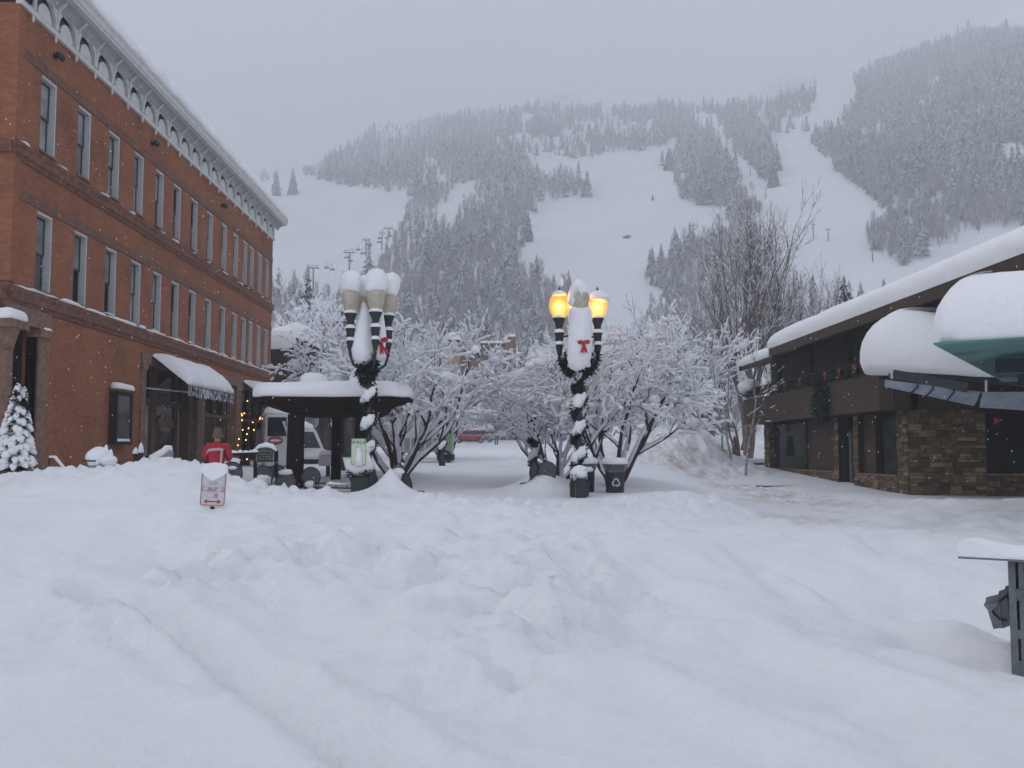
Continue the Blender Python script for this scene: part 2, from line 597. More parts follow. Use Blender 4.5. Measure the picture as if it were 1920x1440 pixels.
# ------------------------------------------------------------------ ground and mountain
CP = np.array([
    (-10, -10, .0), (0, -10, 0), (10, -10, 0), (-3, 4, .12), (0, 4, .1), (3, 4, .03), (-8, 5, .3), (8, 4, .0),
    (-5, 7, .35), (-2, 7, .3), (0, 7, .22), (2, 7, .12), (3.2, 7, .0), (5, 7, .0),
    (-8, 11, .6), (-5.5, 11, .75), (-3.4, 11.3, .76), (-1.5, 11, .5), (0, 11, .38), (2, 11, .3), (3.2, 10, .1), (4.6, 10.5, -.12), (6.5, 10.5, -.1), (8, 11, .1),
    (-10, 14, .55), (-6, 14, .75), (-3, 14, .75), (0, 14, .45), (3, 14, .38), (5, 14, .28), (8, 14, .4), (11, 14, .5),
    (-13, 17, .9), (-8.9, 17, .92), (-8, 17, 1.08), (-7, 17, 1.17), (-6, 17, 1.4), (-5.4, 17, 1.38), (-4.8, 17, .96), (-4.3, 17, .74), (-3.6, 17, .60), (-2.7, 17, .62), (-1.3, 17, .6), (0, 17, .45), (2, 17, .36), (4, 17, .3), (5.2, 17, .12), (8, 17, .3), (11, 17, .45),
    (-12, 20, 1.0), (-8, 20, .9), (-6, 20, .66), (-4, 20, .5), (-2, 20, .55), (0, 20, .35), (2, 20, .35), (3.8, 20, .42), (5.6, 20, .05), (7.5, 20, .05), (9.5, 20, .35), (12, 20, .45),
    (-12, 24.5, .95), (-8, 24.5, .85), (-6.3, 24.5, .5), (-5, 24.5, .48), (-3.4, 24.5, .5), (-2.3, 24.5, .42), (-1.4, 24.5, .42), (-.6, 24.5, .36), (.6, 24.5, .32), (2, 24.5, .3), (4, 24.5, .4), (5.7, 24.5, .12), (8, 24.5, .02), (10, 24.5, .18), (12, 24.5, .22),
    (-12, 30, .9), (-6, 30, .75), (-3, 30, .85), (-1, 30, .42), (1, 30, .45), (3, 30, .6), (5, 30, .6), (7, 30, .1), (9, 30, .02), (11.5, 30, .12), (13, 30, .0), (15, 32, -.06), (18, 32, -.1),
    (-12, 40, .9), (-6, 40, .8), (-3, 40, .85), (-.7, 40, .55), (2, 40, .9), (5, 40, 1.0), (8, 40, .45), (9.8, 40, .05), (12, 40, .12), (14, 40, .2),
    (-12, 52, 1.0), (-6, 52, .9), (-2, 52, .9), (0, 52, .85), (4, 52, 1.2), (9, 52, .8), (12, 52, .15), (16, 52, .2),
    (-12, 66, 1.25), (0, 66, 1.2), (8, 66, 1.2), (16, 66, 1.1), (-30, 30, .9), (30, 30, .3), (-30, 0, .2), (30, 0, .2), (-30, 66, 1.25), (30, 66, 1.1), (30, 50, .4),
])


def tps_fit(P):
    n = len(P); X = P[:, :2]
    r = np.linalg.norm(X[:, None] - X[None], axis=2)
    K = np.where(r > 0, r * r * np.log(r + 1e-9), 0) + np.eye(n) * 0.6
    A = np.zeros((n + 3, n + 3)); A[:n, :n] = K; A[:n, n] = 1; A[:n, n + 1:] = X; A[n, :n] = 1; A[n + 1:, :n] = X.T
    return np.linalg.solve(A, np.concatenate([P[:, 2], [0, 0, 0]]))


W = tps_fit(CP)


def tps(x, y):
    x = np.atleast_1d(np.asarray(x, float)); y = np.atleast_1d(np.asarray(y, float))
    out = W[-3] + W[-2] * x + W[-1] * y
    for (cx, cy, _), w in zip(CP, W[:-3]):
        r2 = (x - cx) ** 2 + (y - cy) ** 2
        out = out + w * 0.5 * r2 * np.log(r2 + 1e-12)
    return out


def base_far(y):
    return np.interp(y, [-20, 28, 55, 66, 132, 210, 3000], [0.1, .3, .95, 1.22, 2.6, 5.0, 5.0])


def groove(x, y, pts, w, d):
    """a wheel rut along a polyline: depth to subtract"""
    best = np.full(x.shape, 1e9)
    for (a, b) in zip(pts[:-1], pts[1:]):
        a = np.array(a); b = np.array(b); ab = b - a
        t = np.clip(((x - a[0]) * ab[0] + (y - a[1]) * ab[1]) / (ab @ ab), 0, 1)
        best = np.minimum(best, np.hypot(x - a[0] - t * ab[0], y - a[1] - t * ab[1]))
    return -d * np.exp(-(best / w) ** 2) + d * 0.45 * np.exp(-((best - w * 2.1) / w) ** 2)


def g(px, py, z=0.3):
    """ground-level point seen at a photo position, at height z (plan coordinates)"""
    d = RM @ np.array([px - 960.0, 720.0 - py, -F])
    s = (z - CAM_Z) / d[2]
    return (d[0] * s, d[1] * s)


RUTS = [
    ([g(150, 1090, .5), g(300, 1130, .42), g(430, 1210, .33), g(560, 1310, .24), g(700, 1410, .17), g(780, 1480, .1)], .12, .15),
    ([g(200, 1150, .42), g(320, 1215, .34), g(420, 1280, .26)], .09, .06),
    ([g(560, 1110, .42), g(690, 1115, .40), g(800, 1075, .42), g(900, 1040, .42)], .16, .06),
    ([g(650, 1175, .33), g(760, 1120, .38), g(930, 1060, .40), g(1060, 1010, .40)], .14, .035),
    ([g(1110, 1030, .36), g(1250, 1100, .26), g(1400, 1160, .17), g(1600, 1230, .06), g(1800, 1290, .03)], .16, .035),
    ([g(1180, 1080, .3), g(1400, 1210, .14), g(1600, 1320, .03), g(1780, 1450, .02)], .15, .035),
    ([g(960, 1150, .3), g(1150, 1290, .15), g(1400, 1420, .04)], .17, .04),
    ([g(240, 985, .7), g(330, 1035, .6), g(480, 1090, .45), g(600, 1140, .38)], .25, .06),
    ([g(0, 985, .75), g(60, 970, .8), g(140, 955, .85)], .3, .1),
    ([g(1470, 1055, .2), g(1560, 1085, .14), g(1720, 1150, .08), g(1890, 1225, .04)], .22, -.10),
    ([g(1180, 1110, .24), g(1440, 1180, .12), g(1700, 1290, .02), g(1920, 1370, -.02)], .16, -.05),
    ([g(1060, 1285, .15), g(1180, 1290, .12), g(1290, 1340, .08), g(1500, 1440, .02)], .14, -.045),
    ([g(1120, 1390, .1), g(1250, 1375, .08), g(1420, 1400, .05), g(1600, 1450, .02)], .12, -.04),
    ([g(880, 1250, .24), g(960, 1180, .3), g(1040, 1130, .34), g(1130, 1090, .36)], .2, -.06),
    ([g(700, 1290, .2), g(860, 1330, .16), g(1000, 1400, .1)], .18, .05),
]


def ground_z(x, y):
    x = np.asarray(x, float); y = np.asarray(y, float); sh = x.shape
    x = x.ravel(); y = y.ravel()
    z = tps(x, y)
    far = np.maximum(sstep(56, 66, y), sstep(22, 30, np.abs(x)))
    far = np.maximum(far, sstep(-6, -10, y))
    z = z * (1 - far) + base_far(y) * far
    # pointed drift of a buried umbrella, skirt of the buried sign, plowed piles
    def bump(cx, cy, r, h, p=2.0, ry=None):
        q = np.hypot((x - cx) / r, (y - cy) / (ry or r))
        return h * np.exp(-q ** p)
    z = z + bump(-2.62, 23.2, .33, .56, 1.25) + bump(-2.72, 23.2, .8, .10)
    z = z + bump(-3.42, 11.45, .5, .10, 1.2)
    lump = fbm(x * .9 + 3, y * .9, 4)
    z = z + bump(8.8, 49.5, 2.9, 2.2, 2.0, 4.2) * (1 + .3 * lump) + bump(11.0, 56, 3.2, 2.6, 2.0, 4.5) * (1 + .3 * lump) + bump(6.4, 46.5, 2.3, .95, 2.0, 3.5)
    z = z + bump(1.2, 25.5, .62, .32) + bump(1.25, 26.5, .95, .5)
    # hollow scooped out beside the steel receptacle
    z = z + bump(4.55, 10.0, 1.5, -.38, 2.4, 1.35)
    pile = sstep(1.3, .2, np.hypot((x - 9.2) / 4.6, (y - 49) / 6.5))
    z = z + pile * (.45 * fbm(x * .7, y * .45 + 3, 4) + .55 * np.abs(fbm(x * 1.9, y * 1.2, 4)))
    # ledge of shovelled snow round the corner island
    ex = x - (5.05 + .35 * vnoise(y * .8, y * .1)); 
    # the crest of the berm, measured against the street furniture behind it
    pxs = 935 + x / np.maximum(y, 1) * F
    lim = np.interp(pxs, [-400, 0, 60, 100, 200, 240, 300, 360, 375, 430, 445, 480, 560, 650, 700, 780, 860, 1000, 1060], [906, 906, 893, 888, 880, 868, 857, 856, 863, 880, 893, 906, 914, 918, 908, 918, 926, 940, 880])
    zl = CAM_Z - (lim - 845) * y / F
    inb = sstep(12.5, 14, y) * sstep(22.5, 21.5, y)
    over = z - zl
    z = np.where(inb > 0, z - inb * np.where(over > -.05, (over + .05) ** 2 / (np.abs(over + .05) + .08), 0) , z)
    # rough, clodded plow berms
    cl = np.exp(-((y - 17.2 - .12 * (x + 6)) / 1.8) ** 2) * sstep(1.5, -2.5, x) + .55 * np.exp(-((y - 18.4) / 1.6) ** 2) * sstep(-3, 0, x) * sstep(6.0, 4.8, x)
    cl = cl + .5 * np.exp(-((x - 9.8) / 1.3) ** 2) * sstep(17, 21, y) * sstep(50, 40, y)
    cl = cl + .8 * sstep(1.2, 0, np.hypot((x - 9) / 5, (y - 49) / 6) - .4)
    z = z + cl * (.18 * fbm(x * 1.9, y * 1.9, 4) + .20 * np.abs(fbm(x * 3.9 + 9, y * 3.9, 3)) + .10 * fbm(x * 9, y * 9, 3) - .06)
    near = sstep(3, 6, y) * sstep(22, 15, y)
    # trampled foreground: soft hummocks on the right, smooth slope on the left
    hum = sstep(-2.6, 0.6, x)
    z = z + near * hum * (.20 * fbm(x * .75 + 1.3, y * .6, 3) + .10 * fbm(x * 1.9, y * 1.4, 3))
    z = z + near * (.05 * fbm(x * 1.3, y * 1.1 + 4, 4) + .012 * fbm(x * 6, y * 5, 3))
    # chewed band where people walked
    tr = np.exp(-((x - (.2 + .18 * (y - 7))) / .9) ** 2) + np.exp(-((x + 2.0 - .35 * (y - 9)) / .8) ** 2)
    z = z + near * np.clip(tr, 0, 1) * (.12 * fbm(x * 2.6, y * 2.3, 4) + .06 * np.abs(fbm(x * 6, y * 6, 3)))
    mid = sstep(11.5, 14, y) * sstep(24, 19, y) 
    z = z + mid * (.09 * fbm(x * 2.2, y * 1.9, 4) + .04 * np.abs(fbm(x * 6, y * 6, 3)))
    # chunks thrown up by the plow
    edge = np.exp(-((y - 19.3 - .25 * np.sin(x * 1.3)) / .9) ** 2) * sstep(-1.0, .5, x) * sstep(5.6, 4.6, x)
    churn = np.exp(-((x + 1.6) / 2.6) ** 4 - ((y - 9.6 + .25 * x) / 1.9) ** 2) + .8 * np.exp(-((x - 1.2) / 1.0) ** 2 - ((y - 7.6) / 1.6) ** 2) + .7 * np.exp(-((x + 3.4) / 1.6) ** 2 - ((y - 8.2) / .8) ** 2)
    churn = np.clip(churn, 0, 1)
    z = z + churn * (.16 * fbm(x * 1.7 + 4, y * 1.5, 4) + .10 * np.abs(fbm(x * 4.1, y * 3.6 + 2, 3)))
    wild = np.clip(cl * 1.1 + edge * .9 + pile + .5 * np.clip(tr, 0, 1) * near + .75 * churn, 0, 1)
    wild = wild * sstep(-.25, .15, vnoise(x * .55 + 7, y * .55))
    z = z + wild * (clods(x, y, .42, 3) * .8 + clods(x + 5, y, .20, 9) * .9 + clods(x, y + 3, .11, 21) * .9)
    # footprints in the trodden trough
    fr_ = np.random.default_rng(5)
    for k in range(46):
        t = k / 46; cy_ = 5.2 + 11 * t; cx_ = .35 + .16 * (cy_ - 6) + .22 * math.sin(cy_ * .9) + (.14 if k % 2 else -.14) + fr_.normal(0, .07)
        q = ((x - cx_) / .085) ** 2 + ((y - cy_) / .17) ** 2
        z = z - .045 * np.exp(-q ** 1.5) + .016 * np.exp(-((np.sqrt(q) - 1.7) / .5) ** 2)
    for pts, w, d in RUTS:
        z = z + groove(x, y, pts, w, d)
    # worn road along the right-hand building
    road = np.exp(-((x - np.interp(y, [17, 24, 40, 50], [6.2, 7.2, 9.4, 10.6])) / 1.6) ** 4) * sstep(17, 20, y) * sstep(52, 44, y)
    z = z + .20 * sstep(5.25, 4.9, x + .3 * vnoise(y * .9, y * .3)) * sstep(2.5, 4.2, x) * sstep(17.6, 18.6, y) * sstep(25, 23, y)
    z = z - .10 * road + road * .02 * fbm(x * 3, y * .8, 3)
    z = z + .012 * fbm(x * 5, y * 5, 3)
    return z.reshape(sh)


def gz(x, y):
    return float(ground_z(np.array([x]), np.array([y]))[0])


def spaced(lims):
    out = []
    for a, b, st in lims:
        out.append(np.arange(a, b, st))
    return np.concatenate(out)


ys = spaced([(-14, 2.5, .6), (2.5, 9, .06), (9, 15, .075), (15, 27, .1), (27, 40, .22), (40, 56, .13), (56, 66.01, .6)])
xs = spaced([(-40, -16, 1.2), (-16, -9, .16), (-9, 9, .075), (9, 15, .14), (15, 40, 1.2)])
GX, GY = np.meshgrid(xs, ys)
GZ = ground_z(GX, GY)


def gridfaces(nr, nc):
    i = np.arange(nr - 1)[:, None] * nc + np.arange(nc - 1)[None]
    return np.stack([i, i + 1, i + nc + 1, i + nc], -1).reshape(-1, 4)


m, nt, b = newmat('street_snow')
tc = N(nt, 'ShaderNodeTexCoord')
n1 = N(nt, 'ShaderNodeTexNoise', Scale=7.0, Detail=8.0, Roughness=0.72)
nt.links.new(tc.outputs['Object'], n1.inputs['Vector'])
# traffic dirt: brown sand worn into the road and the plowed pile
sp = N(nt, 'ShaderNodeSeparateXYZ'); nt.links.new(tc.outputs['Object'], sp.inputs[0])


def ell(cx, cy, rx, ry):
    a = N(nt, 'ShaderNodeMath', operation='SUBTRACT'); nt.links.new(sp.outputs[0], a.inputs[0]); a.inputs[1].default_value = cx
    a2 = N(nt, 'ShaderNodeMath', operation='DIVIDE'); nt.links.new(a.outputs[0], a2.inputs[0]); a2.inputs[1].default_value = rx
    c = N(nt, 'ShaderNodeMath', operation='SUBTRACT'); nt.links.new(sp.outputs[1], c.inputs[0]); c.inputs[1].default_value = cy
    c2 = N(nt, 'ShaderNodeMath', operation='DIVIDE'); nt.links.new(c.outputs[0], c2.inputs[0]); c2.inputs[1].default_value = ry
    v = N(nt, 'ShaderNodeCombineXYZ'); nt.links.new(a2.outputs[0], v.inputs[0]); nt.links.new(c2.outputs[0], v.inputs[1])
    l = N(nt, 'ShaderNodeVectorMath', operation='LENGTH'); nt.links.new(v.outputs[0], l.inputs[0])
    mr = N(nt, 'ShaderNodeMapRange'); nt.links.new(l.outputs['Value'], mr.inputs[0])
    mr.inputs[1].default_value = 1.0; mr.inputs[2].default_value = 0.4; mr.inputs[3].default_value = 0.0; mr.inputs[4].default_value = 1.0
    return mr.outputs[0]


nd = N(nt, 'ShaderNodeTexNoise', Scale=1.6, Detail=8.0, Roughness=0.75)
mp = N(nt, 'ShaderNodeMapping'); mp.inputs['Scale'].default_value = (1.0, 0.45, 1.0)
nt.links.new(tc.outputs['Object'], mp.inputs[0]); nt.links.new(mp.outputs[0], nd.inputs['Vector'])
acc = None
for e, k in ((ell(7.6, 43.8, 3.4, 4.0), 1.0), (ell(9.0, 36, 1.9, 18), .95), (ell(6.4, 20.5, 1.7, 4.0), .85), (ell(.4, 62, 3.2, 26), .55), (ell(.08, 7.6, .25, .35), 1.0), (ell(-9.5, 15.5, 2.6, .9), .5)):
    mu = N(nt, 'ShaderNodeMath', operation='MULTIPLY'); nt.links.new(e, mu.inputs[0]); mu.inputs[1].default_value = k
    if acc is None: acc = mu.outputs[0]
    else:
        mm = N(nt, 'ShaderNodeMath', operation='MAXIMUM'); nt.links.new(acc, mm.inputs[0]); nt.links.new(mu.outputs[0], mm.inputs[1]); acc = mm.outputs[0]
rp = ramp(nt, nd.outputs['Fac'], [(0.44, 0.0), (0.68, 1.0)])
mu = N(nt, 'ShaderNodeMath', operation='MULTIPLY'); nt.links.new(acc, mu.inputs[0]); nt.links.new(rp, mu.inputs[1])
mx = N(nt, 'ShaderNodeMix', data_type='RGBA')
nt.links.new(mu.outputs[0], mx.inputs[0])
nt.links.new(ramp(nt, n1.outputs['Fac'], [(0.3, [c * .975 for c in SNOWC]), (0.7, [min(c * 1.015, .93) for c in SNOWC])]), mx.inputs[6])
mx.inputs[7].default_value = (0.50, 0.40, 0.325, 1)
nt.links.new(mx.outputs[2], b.inputs['Base Color'])
b.inputs['Roughness'].default_value = 0.75
b.inputs['Specular IOR Level'].default_value = 0.15
bp = N(nt, 'ShaderNodeBump', Strength=0.75, Distance=0.028)
n3 = N(nt, 'ShaderNodeTexNoise', Scale=26.0, Detail=5.0, Roughness=0.7)
nt.links.new(tc.outputs['Object'], n3.inputs['Vector'])
ad = N(nt, 'ShaderNodeMath', operation='ADD'); nt.links.new(n1.outputs['Fac'], ad.inputs[0]); nt.links.new(n3.outputs['Fac'], ad.inputs[1])
nt.links.new(ad.outputs[0], bp.inputs['Height']); nt.links.new(bp.outputs[0], b.inputs['Normal'])
M_GROUND = m
o = link('ground', mesh_np('ground', np.stack([GX, GY, GZ], -1).reshape(-1, 3), [gridfaces(*GX.shape)], M_GROUND, smooth=True))
tag(o, kind='structure')
o['label'] = 'deep trampled snow covering the street and plaza'

# mountain: polar sheet; the height profile along each bearing climbs to a ridge
def px_az(px):
    d = RM @ np.array([px - 960.0, 720.0 - 450.0, -F]); return math.atan2(d[0], d[1])


def t_of(py):
    return (845.0 - py) / F


RPX = [-700, 200, 440, 520, 640, 740, 900, 1050, 1250, 1350, 1440, 1600, 1750, 1920, 2300, 2900]
RPY = [420, 395, 360, 338, 282, 228, 200, 196, 200, 212, 216, 185, 140, 98, 90, 120]
RAZ = np.array([px_az(p) for p in RPX]); RT = np.array([t_of(p) for p in RPY])
SPX = [-700, 400, 520, 740, 1000, 1300, 1600, 1920, 2900]
SAZ = np.array([px_az(p) for p in SPX]); SS = np.array([.38, .385, .40, .43, .465, .465, .48, .515, .50])
FPX = [800, 950, 1000, 1060, 1120, 1170, 1220, 1330, 1380, 1440, 1520, 1536, 1550, 1580]
FPY = [260, 205, 178, 166, 176, 196, 230, 222, 196, 176, 152, 158, 200, 240]
FAZ = np.array([px_az(p) for p in FPX]); FT = np.array([t_of(p) for p in FPY])
MS = 1.35
AZ = np.linspace(rad(-42), rad(42), 421)
DD = np.concatenate([np.linspace(40, 200 * MS, 26)[:-1], np.geomspace(200 * MS, 1350 * MS, 120), np.linspace(1400 * MS, 1900 * MS, 22)])


def mtn_table():
    T = np.interp(AZ, RAZ, RT)[:, None]; S = np.interp(AZ, SAZ, SS)[:, None]
    T2 = np.interp(AZ, FAZ, FT, left=.2, right=.2)[:, None]
    d = DD[None]; D0 = 200 * MS
    d1 = D0 * S / (S - T)
    z = np.where(d < D0, base_far(d), 5 + S * (d - D0))
    zr = 5 + S * (d1 - D0)
    z = np.where(d > d1, zr - .10 * np.clip(d - d1, 0, None), z)
    zz = T2 * d * sstep(1300 * MS, 1600 * MS, d) * np.where(d > 1650 * MS, 1 - .3 * (d - 1650 * MS) / 600, 1)
    z = np.where(d > 1350 * MS, np.maximum(z, zz), z)
    X = d * np.sin(AZ)[:, None]; Y = d * np.cos(AZ)[:, None]
    n = fbm(X / 160., Y / 160., 4) * np.clip((d - D0 - 20) / 14, 0, 18)
    z = z + np.where(d > D0 + 10, n, 0)
    z = np.where(d < 66, z - .5 * (66 - d) / 26, z)
    return X, Y, z


MX, MY, MZ = mtn_table()
M_SLOPE = snowmat('slope_snow', (0.84, 0.855, 0.885), 0.3, 0.25, 0.5)
o = link('mountain', mesh_np('mountain', np.stack([MX, MY, MZ], -1).reshape(-1, 3), [gridfaces(*MX.shape)[:, ::-1]], M_SLOPE, smooth=True))
tag(o, kind='structure')
o['label'] = 'snowy ski mountain with open pistes rising behind the town'
MT = (MZ - CAM_Z) / DD[None]
MTC = np.maximum.accumulate(np.where(DD[None] < 120, -1, MT), axis=1)


def slope_at(px, py):
    """where the sight line of a photo position meets the mountain; arrays; nan in the sky"""
    px = np.atleast_1d(np.asarray(px, float)); py = np.atleast_1d(np.asarray(py, float))
    D = RM @ np.stack([px - 960.0, 720.0 - py, np.full(px.shape, -F)])
    az = np.arctan2(D[0], D[1]); t = D[2] / np.hypot(D[0], D[1])
    ai = np.clip(((az - AZ[0]) / (AZ[1] - AZ[0])), 0, len(AZ) - 1.001)
    i0 = ai.astype(int); fr = ai - i0
    out = np.full((len(px), 3), np.nan)
    for k in range(len(px)):
        row = MTC[i0[k]] * (1 - fr[k]) + MTC[i0[k] + 1] * fr[k]
        j = np.searchsorted(row, t[k])
        if j <= 0 or j >= len(DD): continue
        a, c = row[j - 1], row[j]
        u = (t[k] - a) / max(c - a, 1e-9)
        d = DD[j - 1] + (DD[j] - DD[j - 1]) * u
        out[k] = (d * math.sin(az[k]), d * math.cos(az[k]), CAM_Z + t[k] * d)
    return out


def mz(x, y):
    d = math.hypot(x, y); az = math.atan2(x, y)
    a = min(max((az - AZ[0]) / (AZ[1] - AZ[0]), 0), len(AZ) - 1.001); i = int(a); fa = a - i
    j = int(np.clip(np.searchsorted(DD, d) - 1, 0, len(DD) - 2)); fd = min(max((d - DD[j]) / (DD[j + 1] - DD[j]), 0), 1)
    return float((MZ[i, j] * (1 - fd) + MZ[i, j + 1] * fd) * (1 - fa) + (MZ[i + 1, j] * (1 - fd) + MZ[i + 1, j + 1] * fd) * fa)


# open pistes, as seen on the mountain (photo positions of their edges)
PISTE = [
    [(440, 335), (500, 338), (545, 322), (600, 340), (680, 353), (740, 362), (778, 362), (748, 415), (735, 450), (715, 480), (690, 505), (660, 520), (440, 520)],
    [(900, 343), (862, 352), (822, 395), (800, 430), (783, 478), (815, 442), (847, 410), (875, 382)],
    [(975, 299), (1100, 292), (1180, 285), (1240, 268), (1268, 262), (1250, 300), (1262, 335), (1277, 370), (1292, 388), (1400, 394), (1372, 412), (1335, 432), (1290, 448), (1250, 462), (1218, 492), (1208, 520), (1222, 560), (1205, 610), (1090, 610), (1078, 525), (1000, 507), (970, 492), (968, 455), (990, 420), (1006, 380), (1050, 373), (1117, 366), (1114, 342), (1090, 326), (1040, 313)],
    [(1440, 246), (1500, 248), (1542, 290), (1572, 320), (1592, 345), (1640, 375), (1670, 405), (1632, 416), (1625, 462), (1655, 482), (1700, 500), (1760, 460), (1850, 430), (1920, 420), (1920, 560), (1425, 560), (1418, 430), (1405, 402), (1440, 396), (1432, 352), (1456, 340), (1463, 300), (1436, 262)],
    [(1290, 212), (1330, 211), (1352, 240), (1382, 290), (1434, 342), (1442, 398), (1425, 378), (1398, 345), (1368, 295), (1343, 243), (1318, 232)],
    [(980, 214), (1012, 220), (992, 250), (1002, 262), (930, 277), (958, 262), (974, 250)],
    [(1530, 165), (1605, 150), (1612, 172), (1582, 212), (1576, 242), (1520, 227), (1440, 222), (1412, 242), (1420, 225), (1470, 216), (1522, 214)],
    [(1795, 268), (1870, 270), (1930, 272), (1930, 334), (1880, 312), (1850, 282)],
    [(1832, 198), (1852, 198), (1857, 262), (1836, 242)],
    [(866, 578), (905, 590), (925, 604), (890, 598)],
    [(780, 330), (850, 335), (845, 346), (790, 350)],
    [(800, 300), (812, 296), (818, 316), (806, 322)],
]
SKYLINE = None


def inside(px, py, poly):
    c = np.zeros(px.shape, bool); n = len(poly)
    for i in range(n):
        (x1, y1), (x2, y2) = poly[i], poly[i - 1]
        cond = ((y1 > py) != (y2 > py)) & (px < (x2 - x1) * (py - y1) / ((y2 - y1) if y2 != y1 else 1e-9) + x1)
        c ^= cond
    return c


# tree templates of unit height -------------------------------------------------
def fir_template(tiers, pts, seed, w=.2):
    r = random.Random(seed); V = []; Fc = []; mi = []
    for k in range(tiers):
        u = k / tiers
        zt = 1.0 - u * .84 if False else None
        z_hi = .10 + (1 - u) ** 1.0 * 0 + (.9 - 0) * ((tiers - k) / tiers) + .02
        z_lo = z_hi - 1.5 / tiers * .9
        rad_ = w * (1 - (tiers - k - 1) / tiers) ** .85 * (.85 + .3 * r.random()) + .012
        a0 = r.random() * 6; n0 = len(V); V.append((0, 0, z_hi))
        for j in range(pts * 2):
            t = a0 + PI * j / pts
            q = rad_ * (1.0 + .25 * r.random() if j % 2 == 0 else .5)
            V.append((q * math.cos(t), q * math.sin(t), max(.02, z_lo + (.0 if j % 2 == 0 else .35 / tiers) + r.uniform(-.02, .02))))
        for j in range(pts * 2):
            Fc.append((n0, n0 + 1 + j, n0 + 1 + (j + 1) % (pts * 2))); mi.append(1 if r.random() < .56 else 0)
    return np.array(V), np.array(Fc), np.array(mi)


def bare_template(n, seed, w=.0125, spread=.2):
    """leafless aspen: a thin stem and many upswept twigs, each a sliver with two crossed faces"""
    r = random.Random(seed); V = []; Fc = []; mi = []

    def sliver(p, q, ww, m_):
        p = Vector(p); q = Vector(q); d = (q - p).normalized(); a = d.orthogonal().normalized(); a.rotate(Matrix.Rotation(r.random() * 6.28, 3, d))
        n0 = len(V)
        V.extend([tuple(p - a * ww), tuple(p + a * ww), tuple(q)]); Fc.append((n0, n0 + 1, n0 + 2)); mi.append(m_)
    sliver((0, 0, 0), (r.uniform(-.02, .02), r.uniform(-.02, .02), 1), .012, 0)
    for i in range(n):
        h = r.uniform(.22, .85); t = r.random() * 6.28; L = (1.0 - h) * r.uniform(.55, .95) + .08
        o = r.uniform(.35, 1.0) * spread * (1.15 - .65 * abs(h - .45) * 2)
        b_ = (o * .35 * math.cos(t), o * .35 * math.sin(t), h - .06)
        sliver(b_, (o * math.cos(t), o * math.sin(t), h + L * .55), w * r.uniform(.7, 1.3), 1 if r.random() < .35 else 0)
    return np.array(V), np.array(Fc), np.array(mi)


def forest(name, pos, hts, temps, mats, wid=None):
    Vs = []; Fs = []; Ms = []; n = 0
    for k, (p, h) in enumerate(zip(pos, hts)):
        V, Fc, mi = temps[rng.integers(len(temps))]
        a = rng.random() * 6.28; c, s_ = math.cos(a), math.sin(a)
        w = h * (wid[k] if wid is not None else 1)
        Q = np.empty_like(V)
        Q[:, 0] = (V[:, 0] * c - V[:, 1] * s_) * w + p[0]; Q[:, 1] = (V[:, 0] * s_ + V[:, 1] * c) * w + p[1]; Q[:, 2] = V[:, 2] * h + p[2] - .3
        Vs.append(Q); Fs.append(Fc + n); Ms.append(mi); n += len(V)
    return link(name, mesh_np(name, np.concatenate(Vs), [np.concatenate(Fs)], mats, np.concatenate(Ms)))


M_FIR = plain('spruce_needles', (0.045, 0.055, 0.053), 0.9, var=0.3, scale=0.3)
M_FIRS = plain('snowy_needles', (0.48, 0.50, 0.52), 0.9, var=0.2, scale=0.3)
M_ASP = plain('bare_aspen_twigs', (0.185, 0.172, 0.166), 0.9, var=0.2, scale=0.2)
M_ASPS = plain('frosted_aspen_twigs', (0.50, 0.505, 0.515), 0.9, var=0.2, scale=0.2)


